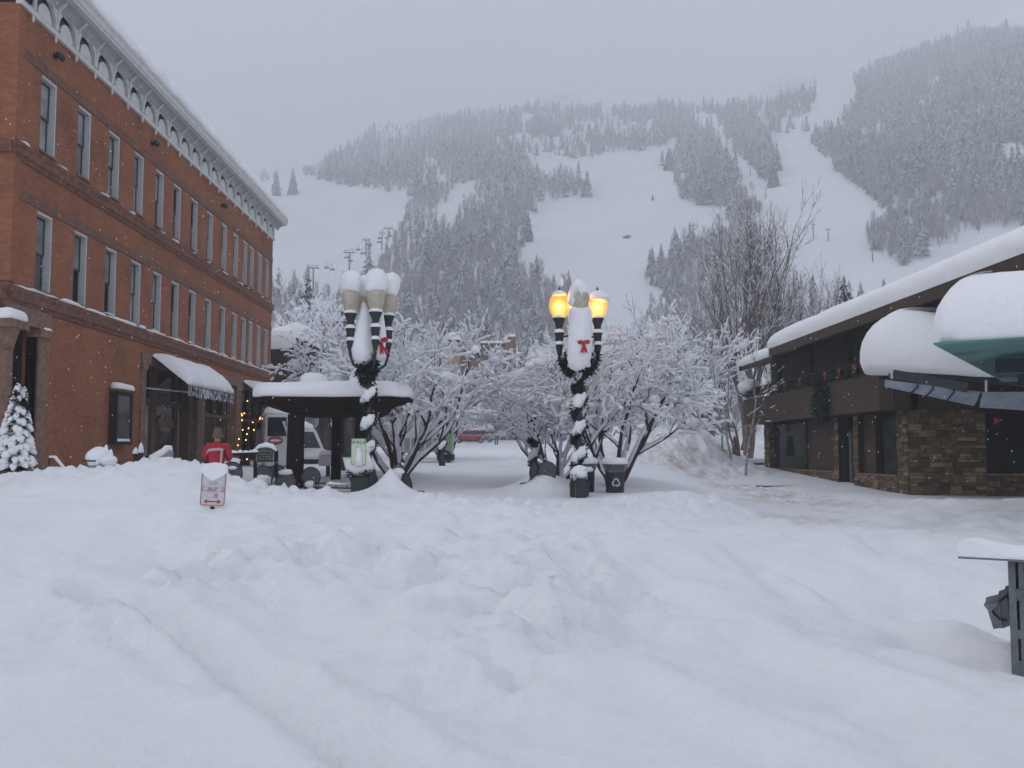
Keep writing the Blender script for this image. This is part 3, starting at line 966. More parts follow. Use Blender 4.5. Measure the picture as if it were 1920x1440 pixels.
def build_forest():
    P = []
    # candidate positions: a jittered net over the wooded parts
    py = 60.0
    while py < 650:
        stepx = np.interp(py, [60, 300, 480, 650], [4.0, 5.2, 8.5, 13]); stepy = np.interp(py, [130, 300, 480, 650], [3.0, 3.8, 6.0, 9])
        xs_ = np.arange(430, 1990, stepx)
        P.append(np.stack([xs_ + rng.uniform(-.6, .6, len(xs_)) * stepx, py + rng.uniform(-.6, .6, len(xs_)) * stepy], 1))
        py += stepy
    P = np.concatenate(P)
    open_ = np.zeros(len(P), bool)
    wob = fbm(P[:, 0] / 16., P[:, 1] / 16., 4) * 22 + rng.normal(0, 2.5, len(P))
    for poly in PISTE:
        open_ |= inside(P[:, 0] + wob, P[:, 1] + wob * .5, poly)
    hpx = np.interp(P[:, 1], [60, 200, 350, 500, 650], [10, 15, 24, 38, 62])
    for k_, q_ in ((.9, .55), (.55, .9)):
        over = np.zeros(len(P), bool)
        for poly in PISTE:
            if len(poly) > 8: over |= inside(P[:, 0] + wob * .5, P[:, 1] - k_ * hpx, poly)
        open_ |= over & (rng.random(len(P)) < q_)
    # behind the town centre the low ground is open
    P = P[~open_]
    thin = fbm(P[:, 0] / 60. + 5, P[:, 1] / 40., 3)
    keep = rng.random(len(P)) < np.where(thin < -.28, .25, 1.0)
    P = P[keep]
    W3 = slope_at(P[:, 0], P[:, 1])
    ok = ~np.isnan(W3[:, 0]); P = P[ok]; W3 = W3[ok]
    d = np.hypot(W3[:, 0], W3[:, 1])
    ok = (d > 205 * MS); P = P[ok]; W3 = W3[ok]; d = d[ok]
    # kind: bare aspen in known bands, spruce elsewhere
    asp_poly = [
        [(690, 560), (770, 380), (880, 345), (900, 360), (840, 420), (780, 500), (770, 560)],
        [(880, 420), (960, 350), (1120, 325), (1125, 375), (1000, 380), (960, 470), (900, 480)],
        [(1255, 320), (1340, 280), (1420, 340), (1445, 400), (1290, 395)],
        [(1190, 650), (1200, 500), (1320, 420), (1420, 440), (1425, 650)],
        [(1600, 480), (1640, 400), (1800, 380), (1930, 400), (1930, 480)],
        [(720, 660), (760, 510), (960, 480), (1080, 500), (1090, 660)],
        [(1500, 200), (1640, 330), (1700, 380), (1900, 380), (1930, 280), (1930, 80), (1600, 140)],
        [(440, 520), (700, 500), (700, 660), (440, 660)],
    ]
    asp_p = np.full(len(P), .5)
    for poly, q in zip(asp_poly, (.93, .75, .7, .8, .85, .62, .45, .6)):
        asp_p[inside(P[:, 0], P[:, 1], poly)] = q
    asp_p = np.clip(asp_p + .5 * fbm(P[:, 0] / 40. + 9, P[:, 1] / 30. + 2, 2), 0, 1)
    asp = rng.random(len(P)) < asp_p
    hf = np.clip(9.5 * rng.lognormal(-.05, .38, len(P)), 3.5, 19); ha = np.clip(9.0 * rng.lognormal(0, .2, len(P)), 5, 14)
    near_t = [fir_template(8, 7, s) for s in range(5)]; far_t = [fir_template(5, 5, 20 + s, .23) for s in range(5)]
    na = [bare_template(46, s, .011) for s in range(5)]; fa = [bare_template(26, 40 + s, .022, .26) for s in range(5)]
    n = d < 640
    s1 = ~asp & n; s2 = ~asp & ~n
    forests = []
    V = []
    for nm, sel, T, mats, h, lab in (
        ('spruce_forest', s1, near_t, [M_FIR, M_FIRS], hf, 'dark snow-dusted spruce woods on the lower mountain between the pistes'),
        ('far_spruce_forest', s2, far_t, [M_FIR, M_FIRS], hf, 'hazy spruce woods fading into cloud along the upper ridge'),
        ('aspen_wood', asp & n, na, [M_ASP, M_ASPS], ha, 'grey leafless aspen woods beside the lower pistes'),
        ('far_aspen_wood', asp & ~n, fa, [M_ASP, M_ASPS], ha, 'pale leafless aspen woods high on the misty mountain')):
        if sel.sum():
            o = forest(nm, W3[sel], h[sel], T, mats)
            tag(o, lab, 'forest', kind='stuff')
    print('forest', len(P), int(s1.sum()), int(s2.sum()), int(asp.sum()))


    # valley floor woods at the foot of the mountain, behind the town
    n = 900; X = rng.uniform(-75, 110, n); Y = rng.uniform(150, 275, n)
    pxs = 935 + X / Y * F
    ok = ~((pxs > 1078 + 8 * vnoise(Y * .1, X * 0)) & (pxs < 1218)) & ~((pxs > 860) & (pxs < 925) & (Y < 200)) & ((pxs < 1370) | (rng.random(n) < .22))
    X = X[ok]; Y = Y[ok]; pos = np.stack([X, Y, np.array([mz(a_, b_) for a_, b_ in zip(X, Y)])], 1)
    fir = rng.random(len(X)) < .16; h = np.clip(13.0 * rng.lognormal(0, .22, len(X)), 7, 20)
    vt = [bare_template(130, 60 + s, .0052, .24) for s in range(6)]; vf = [fir_template(14, 9, 70 + s, .17) for s in range(4)]
    tag(forest('valley_aspen_wood', pos[~fir], h[~fir], vt, [M_ASP, M_ASPS]), 'frosted leafless woods along the foot of the mountain behind town', 'forest', kind='stuff')
    tag(forest('valley_spruce_wood', pos[fir], h[fir] * .95, vf, [M_FIR, M_FIRS]), 'snow-dusted spruces mixed into the woods at the mountain foot', 'forest', kind='stuff')


build_forest()
# ------------------------------------------------------------------ brick hotel
HX = -12.7; HY0 = 24.55; HY1 = 52.85
hotel = thing('brick_hotel', 'three storey red brick hotel with white arched cornice and snowy roof edge', 'building', (-18, 38, 1.0))
WR = [26.8, 29.1, 31.35, 33.5, 35.55, 37.5, 39.6, 41.75, 43.9, 45.85, 47.5, 48.8, 50.45, 52.05]   # far jamb of each window
WW = [.90, .88, .86, .86, .84, .84, .84, .84, .84, .82, .78, .76, .78, .78]
Z2 = (5.92, 8.10); Z3 = (9.82, 11.95)
holes = []
for r, ww in zip(WR, WW):
    holes.append((r - ww, r, *Z2)); holes.append((r - ww, r, *Z3))
DOOR = (24.9, 26.15, .2, 4.86); SHOP = (34.0, 52.5, .3, 4.62)
holes += [DOOR, SHOP]


def wall_with_holes(mb, X, y0, y1, z0, z1, hs):
    yb = sorted({y0, y1, *[h[0] for h in hs], *[h[1] for h in hs]}); zb = sorted({z0, z1, *[h[2] for h in hs], *[h[3] for h in hs]})
    for a, b_ in zip(yb[:-1], yb[1:]):
        for c, d in zip(zb[:-1], zb[1:]):
            my, mz_ = (a + b_) / 2, (c + d) / 2
            if any(h[0] < my < h[1] and h[2] < mz_ < h[3] for h in hs): continue
            mb.add([(X, a, c), (X, b_, c), (X, b_, d), (X, a, d)], [(0, 1, 2, 3)])


mb = MB()
wall_with_holes(mb, HX, HY0, HY1, -.5, 13.35, holes)
# brick returns of the two big ground floor openings, end walls and flat roof
for h in (DOOR, SHOP):
    dep = .45
    mb.add([(HX, h[0], h[2]), (HX - dep, h[0], h[2]), (HX - dep, h[0], h[3]), (HX, h[0], h[3])], [(0, 1, 2, 3)])
    mb.add([(HX, h[1], h[2]), (HX - dep, h[1], h[2]), (HX - dep, h[1], h[3]), (HX, h[1], h[3])], [(0, 3, 2, 1)])
    mb.add([(HX, h[0], h[3]), (HX - dep, h[0], h[3]), (HX - dep, h[1], h[3]), (HX, h[1], h[3])], [(0, 1, 2, 3)])
mb.add([(HX, HY0, -.5), (-34, HY0, -.5), (-34, HY0, 13.35), (HX, HY0, 13.35)], [(0, 1, 2, 3)])
mb.add([(HX, HY1, -.5), (-34, HY1, -.5), (-34, HY1, 13.35), (HX, HY1, 13.35)], [(0, 3, 2, 1)])
mb.add([(-34, HY0, -.5), (-34, HY1, -.5), (-34, HY1, 13.35), (-34, HY0, 13.35)], [(0, 1, 2, 3)])
me_wall = mb.build('wall', M_BRICK, hotel)
mb = MB(); mb.box(-34, HX - .05, HY0 + .05, HY1 - .05, 13.36, 14.3); mb.build('roof', M_DARK, hotel)
# brick corner pier
mb = MB(); mb.box(HX - .35, HX + .05, HY0 - .05, HY0 + .28, 5.9, 13.3); mb.build('corner_pier', M_BRICK, hotel)

# stone courses
for (z, hgt, pr, nm) in ((5.42, .36, .16, 'string_course'), (9.28, .34, .14, 'string_course')):
    mb = MB()
    prof = [(0, z - .12), (pr * .35, z - .10), (pr * .45, z), (pr * .8, z + .03), (pr * .85, z + hgt * .6), (pr, z + hgt * .7), (pr, z + hgt), (0, z + hgt + .03)]
    mb.add([(HX + a, HY0 - .0, b_) for a, b_ in prof] + [(HX + a, HY1, b_) for a, b_ in prof], [tuple(range(8)), tuple(range(15, 7, -1))] + [(i, i + 8, i + 9, i + 1) for i in range(7)])
    mb.box(-34, HX, HY0 - pr, HY0 - .001, z, z + hgt)
    mb.build(nm, plain('course_brick_stone', (0.17, 0.075, 0.05), .9, var=.3, scale=6, bump=.4) if 'course_brick_stone' not in MATS else MATS['course_brick_stone'], hotel)
    # wind-packed snow along the ledge, broken into lengths
    mb = MB(); rr = random.Random(int(z * 10)); y = HY0 + .1
    while y < HY1 - .3:
        L = rr.uniform(.5, 2.6) if z < 6 else rr.uniform(.2, .9)
        hh = rr.uniform(.05, .11) if z < 6 else rr.uniform(.03, .06)
        e = min(y + L, HY1)
        k = max(3, int((e - y) / .18))
        path = [(HX, lerp(y, e, i / k), z + hgt + .02) for i in range(k + 1)]
        mb.sweep(path, [(0, -.01), (pr + .03, -.015), (pr + .045, hh * .4), (pr * .7, hh), (0, hh * 1.25)], (1, 0, 0), (0, 0, 1), seed=y, amp=.02, taper=.35)
        y = e + (rr.uniform(.02, .35) if z < 6 else rr.uniform(.6, 2.4))
    mb.build('ledge_snow', M_SNOW, hotel, smooth=True)
for z in (8.16, 12.0):
    mb = MB(); mb.box(HX, HX + .025, HY0, HY1, z, z + .26)
    mb.build('lintel_band', plain('lintel_band_stone', (0.165, 0.085, 0.058), .9, var=.2, scale=5, bump=.3) if 'lintel_band_stone' not in MATS else MATS['lintel_band_stone'], hotel)

# windows
rr = random.Random(5)
for fl, (z0, z1) in enumerate((Z2, Z3)):
    for i, (r, ww) in enumerate(zip(WR, WW)):
        a, e = r - ww, r; D = .17
        mb = MB()
        for (ya, yb_, za, zb_, xf) in ((a, a + .045, z0, z1, -.05), (e - .06, e, z0, z1, -.004), (a + .045, e - .06, z1 - .07, z1, -.01)):
            mb.box(HX - D - .1, HX + xf, ya, yb_, za, zb_)
        wf = mb.build('window', M_FRAME, hotel)
        mb = MB(); mb.box(HX - D - .1, HX + .06, a - .04, e + .04, z0 - .07, z0 - .002); mb.build('sill', M_STONE, wf)
        ia, ie = a + .07, e - .07; zm = z0 + (z1 - z0) * .48
        dark_blind = (fl == 1 and i in (5, 6)) or (fl == 0 and i in (5, 6, 13))
        mb = MB()
        for (za, zb_, dx) in ((zm, z1 - .08, .0), (z0, zm + .06, .035)):
            X = HX - D - dx
            mb.box(X - .03, X, ia, ia + .055, za, zb_); mb.box(X - .03, X, ie - .055, ie, za, zb_)
            mb.box(X - .03, X, ia + .055, ie - .055, za, za + .06); mb.box(X - .03, X, ia + .055, ie - .055, zb_ - .055, zb_)
        mb.build('sash', M_SASH, wf)
        up = G_DARK if dark_blind else rr.choice([G_CURT2, G_CURT2, G_CURT])
        lo = G_DARK if (fl == 0 and i == 2) else (G_MID if dark_blind else rr.choice([G_CURT, G_CURT2, G_MID, G_MID, G_CURT, G_DARK]))
        mb = MB(); X = HX - D - .02; mb.add([(X, ia + .055, zm + .06), (X, ie - .055, zm + .06), (X, ie - .055, z1 - .135), (X, ia + .055, z1 - .135)], [(0, 1, 2, 3)]); mb.build('upper_pane', up, wf)
        mb = MB(); X = HX - D - .055; mb.add([(X, ia + .055, z0 + .06), (X, ie - .055, z0 + .06), (X, ie - .055, zm + .005), (X, ia + .055, zm + .005)], [(0, 1, 2, 3)]); mb.build('lower_pane', lo, wf)
        if rr.random() < .5 and fl == 0:
            mb = MB(); k = 6; path = [(HX - .06, lerp(a, e, j / k), z0) for j in range(k + 1)]
            mb.sweep(path, [(0, -.002), (.12, -.002), (.11, .03), (.05, .055), (0, .06)], (1, 0, 0), (0, 0, 1), seed=i, amp=.02, taper=.3); mb.build('sill_snow', M_SNOW, wf, smooth=True)

# cornice: green frieze, white arcade with pendants, coved soffit, crown moulding
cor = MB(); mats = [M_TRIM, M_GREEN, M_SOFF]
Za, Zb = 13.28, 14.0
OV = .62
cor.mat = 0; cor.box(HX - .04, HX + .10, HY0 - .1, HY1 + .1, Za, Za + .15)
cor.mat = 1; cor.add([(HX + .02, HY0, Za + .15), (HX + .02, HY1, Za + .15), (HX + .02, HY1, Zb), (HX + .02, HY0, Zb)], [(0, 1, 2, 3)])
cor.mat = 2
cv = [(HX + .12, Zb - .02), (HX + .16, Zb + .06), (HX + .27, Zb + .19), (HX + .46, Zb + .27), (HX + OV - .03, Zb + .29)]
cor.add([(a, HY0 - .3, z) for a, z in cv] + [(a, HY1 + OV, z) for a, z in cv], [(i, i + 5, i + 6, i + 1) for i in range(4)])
cor.mat = 0
pr = [(HX + OV - .06, Zb + .24), (HX + OV, Zb + .24), (HX + OV, Zb + .31), (HX + OV + .05, Zb + .34), (HX + OV + .06, Zb + .46), (HX + OV + .11, Zb + .52), (HX + OV + .11, Zb + .56), (HX - .1, Zb + .56), (HX - .1, Zb + .30)]
cor.add([(a, HY0 - .9, z) for a, z in pr] + [(a, HY1 + OV, z) for a, z in pr], [tuple(range(9)), tuple(range(17, 8, -1))] + [(i, i + 9, (i + 1) % 9 + 9, (i + 1) % 9) for i in range(9)])
# end return of the cornice round the far corner
cor.box(HX - 3, HX + .02, HY1, HY1 + .1, Za, Za + .15); cor.box(HX - 3, HX + .3, HY1, HY1 + OV - .2, Zb + .3, Zb + .5)
cornice = cor.build('cornice', mats, hotel)
NA = 21; A0 = 25.1; AS = (HY1 - .2 - A0) / NA
for k in range(NA):
    y0 = A0 + k * AS; y1 = y0 + AS; ym = (y0 + y1) / 2; R = AS * .43
    zs = Za + .15; mb = MB(); n = 12
    # spandrel panel pierced by a horseshoe arch
    outer = [(y0, zs), (y0, Zb), (y1, Zb), (y1, zs)]
    arc = [(ym + R * math.cos(t), zs + .12 + R * .95 * math.sin(t)) for t in [PI * i / n for i in range(n + 1)]]
    top = [(lerp(y1, y0, i / n), Zb) for i in range(n + 1)]
    X = HX + .14
    vs = [(X, *p) for p in arc] + [(X, *p) for p in top] + [(HX + .02, *p) for p in arc]
    fs = [(i, i + 1, n + 2 + i, n + 1 + i) for i in range(n)] + [(i + 1, i, 2 * n + 2 + i, 2 * n + 3 + i) for i in range(n)]
    mb.add(vs, fs)
    mb.box(HX + .02, X, y0, ym - R, zs, zs + .12); mb.box(HX + .02, X, ym + R, y1, zs, zs + .12)
    mb.add([(X, y1, zs + .12), (X, y1, Zb), (X, ym + R, zs + .12)], [(0, 1, 2)]); mb.add([(X, y0, zs + .12), (X, y0, Zb), (X, ym - R, zs + .12)], [(0, 1, 2)])
    # small tongue ornament inside the arch, carved bracket and pendant
    mb.prism([(ym + R * .70 * math.cos(t), zs + .01 + R * .74 * math.sin(t)) for t in [PI * i / n for i in range(n + 1)]], HX + .03, HX + .10, 'x')
    mb.prism([(HX + .1, Zb + .05), (HX + .1, Zb - .45), (HX + .155, Zb - .42), (HX + .17, Zb - .2), (HX + .22, Zb + .02), (HX + .40, Zb + .2), (HX + .40, Zb + .25)], y0 - .035, y0 + .035, 'y')
    mb.lathe([(.0, -.24), (.035, -.2), (.05, -.12), (.03, -.06), (.045, 0)], (HX + .11, y0, Za), 6)
    mb.build('arch_bracket', M_TRIM, hotel, smooth=False)
mb = MB(); mb.box(HX - .1, HX + OV + .05, HY0 - .85, HY1 + OV - .03, Zb + .562, Zb + .63); mb.build('gutter', M_DGREY, hotel)
mb = MB(); y = HY0 - .9; path = [(HX + OV, lerp(HY0 - 1, HY1 + OV, i / 90), Zb + .632) for i in range(91)]
mb.sweep(path, [(-4.0, -.05), (.01, 0.0), (.06, .12), (.05, .33), (-.06, .52), (-.26, .64), (-.8, .74), (-2.2, .8), (-4.0, .82)], (1, 0, 0), (0, 0, 1), seed=3, amp=.035, taper=.03)
mb.build('roof_snow', M_SNOW, hotel, smooth=True)

# small floodlights on the brick
for (yy, zz) in ((26.6, 12.75), (34.2, 12.72), (43.0, 12.7)):
    mb = MB(); mb.tube([(HX, yy, zz), (HX + .12, yy, zz)], .035, 8); mb.box(HX, HX + .03, yy - .08, yy + .08, zz - .08, zz + .08)
    for s in (-.1, .1):
        mb.lathe([(.03, -.09), (.075, -.06), (.085, .06), (.07, .08)], (HX + .17, yy + s, zz - .02), 10)
    mb.build('floodlight', M_IRON, hotel, smooth=True, sharp=40)

# ground floor: corner doorway
mb = MB(); mb.box(HX - .02, HX + .07, 24.5, 26.85, 4.86, 5.32); mb.build('stone_lintel', M_STONE, hotel)
mb = MB(); mb.box(HX - .3, HX + .06, 26.15, 26.75, .0, 4.62); mb.box(HX - .3, HX + .12, 26.1, 26.82, 4.62, 4.855); mb.build('stone_pier', M_STONE, hotel)
mb = MB(); mb.sweep([(HX, 26.35 + i * .1, 4.86) for i in range(6)], [(.05, 0), (.17, 0), (.15, .05), (.08, .09), (.05, .09)], (1, 0, 0), (0, 0, 1), taper=.4); mb.build('ledge_snow', M_SNOW, hotel, smooth=True)
cx, cy_ = -12.62, 24.15
mb = MB(); mb.lathe([(.36, 0), (.36, .3), (.3, .36), (.3, .45), (.275, .5), (.25, 3.7), (.25, 3.75), (.3, 3.8), (.3, 3.9), (.42, 4.3)], (cx, cy_, .3), 20); mb.box(cx - .48, cx + .48, cy_ - .48, cy_ + .42, 4.6, 4.8)
mb.build('stone_column', M_STONE, hotel, smooth=True, sharp=35)
mb = MB(); mb.snowcap([(cx - .5, cy_ - .5, 4.8), (cx + .5, cy_ - .5, 4.8), (cx + .5, cy_ + .36, 4.8), (cx - .5, cy_ + .36, 4.8)], .3, 4, .03, .12, .03, edge=.22); mb.build('ledge_snow', M_SNOW, hotel, smooth=True)
mb = MB(); mb.box(HX - .5, HX - .45, DOOR[0], DOOR[1], .2, 4.86); mb.build('door_glass', G_STORE, hotel)
mb = MB()
for yy in (24.95, 25.5, 26.08): mb.box(HX - .45, HX - .38, yy - .04, yy + .04, .2, 4.86)
mb.box(HX - .45, HX - .385, 24.99, 26.04, 3.4, 3.5); mb.build('door_frame', M_WOOD, hotel)
b_ = MB(); b_.blob((HX - .36, 25.25, 3.95), .045, nu=8, nv=6, amp=0); b_.build('entrance_bulb', emit('warm_bulb', (1.0, .62, .28), 6.0), hotel, smooth=True)

# ground floor: long shopfront under a stone lintel
mb = MB(); mb.box(HX - .02, HX + .08, 33.7, 52.85, 4.62, 4.98); mb.build('stone_lintel', M_STONE, hotel)
for (ya, yb_, nm) in ((33.7, 34.15, 'stone_pier'), (40.1, 41.0, 'stone_pier'), (45.95, 46.85, 'stone_pier'), (52.3, 52.86, 'stone_pier')):
    mb = MB(); mb.box(HX - .4, HX + .06, ya, yb_, 0, 4.4); mb.box(HX - .4, HX + .11, ya - .06, yb_ + .06, 4.4, 4.617); mb.build(nm, M_STONE, hotel)
mb = MB(); mb.box(HX - .46, HX - .42, 34, 52.5, .3, 4.6); mb.build('shop_glass', G_STORE, hotel)
# timber shopfront bays
mb = MB()
for yy, wd in ((35.95, .22), (38.56, .06), (39.15, .05), (42.1, .07), (43.7, .05), (45.3, .07), (48.2, .08), (49.6, .08), (51, .08)):
    mb.box(HX - .42, HX - .28, yy - wd, yy + wd, .3, 4.6)
mb.box(HX - .42, HX - .31, 34.2, 40.0, 3.25, 3.45); mb.box(HX - .42, HX - .31, 41.1, 52.2, 3.0, 3.15); mb.box(HX - .42, HX - .26, 34.2, 39.2, .3, 1.25)
mb.build('shop_timber', M_WOODL, hotel)
mb = MB(); mb.box(HX - .415, HX - .39, 34.25, 35.65, 1.3, 3.2); mb.build('pale_window', G_CURT2, hotel)
mb = MB(); mb.box(HX - .415, HX - .39, 36.35, 38.5, 1.3, 3.2); mb.build('amber_window', G_BROWN, hotel)
mb = MB(); mb.box(HX - .415, HX - .39, 38.62, 39.1, .9, 3.2); mb.build('pale_window', G_CURT2, hotel)
mb = MB(); n = 14; mb.prism([(36.5, 2.45)] + [(37.4 - .9 * math.cos(PI * i / n), 2.5 + .42 * math.sin(PI * i / n)) for i in range(n + 1)] + [(38.3, 2.45)], HX - .385, HX - .33, 'x'); mb.build('arched_sign_board', plain('sign_board_wood', (0.14, 0.062, 0.022), .5, var=.3), hotel)
for yy in (39.5,):
    mb = MB(); mb.box(HX - .41, HX - .05, yy - .25, yy + .25, .3, 4.3); mb.build('rough_timber_post', M_WOODL, hotel)
mb = MB(); mb.box(HX - .415, HX - .36, 42.2, 45.2, .3, 2.95); mb.build('door', M_DARK, hotel)
mb = MB(); mb.tube([(HX + .02, 34.3, 3.75), (HX + .9, 36.2, 3.72)], .03, 6); mb.build('awning_bar', M_FRAME, hotel)

# awnings -----------------------------------------------------------------
M_AWN = plain('black_awning_cloth', (0.014, 0.015, 0.017), 0.8)
mV, nt, b = newmat('snow_flecked_valance')
tc = N(nt, 'ShaderNodeTexCoord'); mp = N(nt, 'ShaderNodeMapping'); mp.inputs['Scale'].default_value = (1, 1, .45); nt.links.new(tc.outputs['Object'], mp.inputs[0])
no = N(nt, 'ShaderNodeTexNoise', Scale=7.0, Detail=5.0, Roughness=.75); nt.links.new(mp.outputs[0], no.inputs['Vector'])
nt.links.new(ramp(nt, no.outputs['Fac'], [(0.47, (.016, .017, .02)), (0.56, (.6, .61, .63))]), b.inputs['Base Color']); b.inputs['Roughness'].default_value = .8


def awning(name, ya, yb_, zt_, zf, proj, valance, label=None):
    mb = MB()
    X0, X1 = HX + .09, HX + proj
    mb.add([(X0, ya, zt_), (X1, ya, zf), (X1, yb_, zf), (X0, yb_, zt_)], [(0, 1, 2, 3)])
    mb.add([(X0, ya, zt_ - .03), (X1, ya, zf - .03), (X1, yb_, zf - .03), (X0, yb_, zt_ - .03)], [(3, 2, 1, 0)])
    mb.beam((X0, ya + .02, zf - .05), (X1, ya + .02, zf - .05), .035, .035); mb.beam((X0, yb_ - .02, zf - .05), (X1, yb_ - .02, zf - .05), .035, .035)
    mb.beam((X0, ya + .02, zt_ - .05), (X1, ya + .02, zf - .05), .035, .035)
    aw = mb.build(name, M_AWN, hotel)
    mb = MB(); n = int((yb_ - ya) / .12); pts = []
    for i in range(n + 1):
        y = lerp(ya, yb_, i / n); pts.append((X1 + .012 * math.sin(i * 1.3), y, zf)); pts.append((X1 + .03 * math.sin(i * 1.3), y, zf - valance - .02 * math.sin(i * .8)))
    mb.add(pts, [(2 * i, 2 * i + 1, 2 * i + 3, 2 * i + 2) for i in range(n)])
    mb.build('valance', mV, aw)
    mb = MB(); n = 26; path = [(X0, lerp(ya - .03, yb_ + .03, i / n), 0) for i in range(n + 1)]
    L = proj - .09
    pf = []
    for (u, h) in ((0, 0), (1.0, 0), (1.05, .1), (1.06, .25), (1.0, .42), (.86, .55), (.65, .6), (.4, .5), (.15, .3), (0, .12)):
        pf.append((u * L, lerp(zt_, zf, u) + h * .9))
    mb2 = MB(); vs = []; K = len(path)
    for i, p in enumerate(path):
        t = min(i, K - 1 - i) / (K - 1) / .12; e = math.sqrt(max(0, 1 - (1 - min(1, t)) ** 2)) * .97 + .03
        for j, (a, bz) in enumerate(pf):
            u = a / L; zb0 = lerp(zt_, zf, min(u, 1.0)); q = float(fbm(i * .4 + ya, j * .5, 3)) * .07 * (j > 1)
            vs.append((X0 + a * (1 if u <= 1 else lerp(1 / u, 1, e)) + q, p[1], zb0 + (bz - zb0) * e + q * e + .004))
    n = len(pf)
    mb2.add(vs, [(i * n + j, i * n + (j + 1) % n, i * n + n + (j + 1) % n, i * n + n + j) for i in range(K - 1) for j in range(n)] + [tuple(range(n - 1, -1, -1)), tuple(range((K - 1) * n, K * n))])
    mb2.build('awning_snow', M_SNOW, aw, smooth=True, sharp=60)
    return aw


awning('awning', 34.6, 40.5, 4.95, 3.9, 1.42, .40)
awning('awning', 46.95, 51.9, 4.9, 3.95, 1.42, .36)

# strings of warm lights in the far shop window
sl_ = thing('string_lights', 'strings of small warm bulbs glowing in the dark shopfront behind the pergola', 'lights', (-12.3, 46, 3.0))
mb = MB()
BL = []
rr = random.Random(9)
for (px, py) in ((453, 776), (458, 775), (454, 779), (454, 788), (464, 752), (488, 783), (492, 785), (497, 780), (501, 783), (487, 786), (463, 814), (448, 823), (461, 825), (446, 835), (484, 836), (470, 852), (466, 803), (476, 806), (455, 806), (463, 861), (481, 866), (474, 792)):
    BL.append((at(px, py, 45.5 + rr.uniform(-.3, .3))))
BLs = sorted(BL, key=lambda p: -p.z)
mb.tube([BLs[i] + Vector((.02, 0, .02)) for i in range(len(BLs))], .006, 4)
mb.build('wire', M_BLACK, sl_)
EB = emit('fairy_bulb', (1.0, .34, .10), 4.5)
pb = None
for p in BL:
    if pb is None:
        q = MB(); q.blob((p.x, p.y, p.z), .026, nu=8, nv=6, amp=0); pb = q.build('bulb', EB, sl_, smooth=True); p0 = p
    else:
        c = pb.copy(); C.objects.link(c); c.parent = sl_; c.location = p - p0

# glazed menu case on the brick -----------------------------------------------
mc = thing('menu_case', 'dark timber menu case with glass door and snow cap on brick wall', 'display case', (HX, 31.6, 1.6))
mb = MB(); ya, yb_, za, zb_ = 31.1, 32.45, 1.7, 3.45
mb.box(HX, HX + .26, ya, yb_, za, za + .1); mb.box(HX, HX + .26, ya, yb_, zb_ - .12, zb_); mb.box(HX, HX + .26, ya, ya + .1, za + .1, zb_ - .12); mb.box(HX, HX + .26, yb_ - .1, yb_, za + .1, zb_ - .12)
mb.box(HX, HX + .05, ya + .1, yb_ - .1, za + .1, zb_ - .12); mb.build('case_frame', M_WOOD, mc)
mb = MB(); mb.box(HX + .2, HX + .215, ya + .101, yb_ - .101, za + .101, zb_ - .121); mb.build('glass_door', G_MID, mc)
mb = MB(); mb.box(HX - .0, HX + .32, ya - .06, yb_ + .06, zb_, zb_ + .07); mb.build('case_roof', M_WOODL, mc)
mb = MB(); mb.snowcap([(HX + .02, ya - .06, zb_ + .07), (HX + .32, ya - .06, zb_ + .07), (HX + .32, yb_ + .06, zb_ + .07), (HX + .02, yb_ + .06, zb_ + .07)], .22, 2, .02, .1, .02, edge=.13); mb.build('snow_cap', M_SNOW, mc, smooth=True)
mb = MB(); mb.sweep([(HX + .2, lerp(ya + .1, yb_ - .1, i / 8), za + .1) for i in range(9)], [(.016, 0), (.06, 0), (.05, .05), (.016, .1)], (1, 0, 0), (0, 0, 1), seed=8, amp=.02); mb.build('snow_ledge', M_SNOW, mc, smooth=True)

# wooden building behind the hotel ------------------------------------------------
wb = thing('wooden_lodge', 'dark wooden lodge with thick snow on its gable roof beside brick hotel', 'building', (-16, 64, 1))
a = at(507, 640, 62); c = at(556, 640, 62)
xr = c.x; xl = a.x - 4
zE = at(540, 657, 62).z; zR = zE + 1.5
mb = MB(); mb.box(xl, xr - .5, 62, 70, .5, zE); mb.build('wall', M_WOODH, wb)
mb = MB()
for i in range(9): mb.box(xl + .6 + i * .75, xl + .7 + i * .75, 61.86, 61.998, 2.2, zE)
mb.box(xl, xr - .5, 61.8, 61.995, 2.1, 2.25); mb.build('balcony_posts', M_WOODL, wb)
mb = MB(); mb.prism([(xr - .1, zE - .3), (xr - .1, zE - .1), (xr + .55, zE + .65), (xr - .0, zE + .75), (xl, zE + .75), (xl, zE - .1)], 61.2, 71, 'y'); mb.build('roof', M_WOOD, wb)
mb = MB(); mb.snowcap([(xl, 61.1, zE + .0), (xr + .0, 61.1, zE - .0), (xr + .5, 62, zE + .62), (xr + .5, 70, zE + .62), (xl, 70, zE + .62)], 1.35, 6, .04, .4, .12, edge=.7); mb.build('roof_snow', M_SNOW, wb, smooth=True)
mb = MB(); mb.box(xl + 4.2, xl + 4.9, 61.985, 61.999, 2.6, 3.6); mb.box(xl + 5.6, xl + 6.1, 61.985, 61.999, 2.4, 3.4); mb.split('window', G_CURT2, wb)

# ------------------------------------------------------------------ lodge on the right
RX = 13.5
rl = thing('brown_lodge', 'long brown timber and stone lodge with balcony under thick roof snow', 'building', (16, 40, 0))
GXw = 14.3
mb = MB(); mb.mat = 0
M_STONED = plain('dark_mortar', (.028, .021, .016), .95)
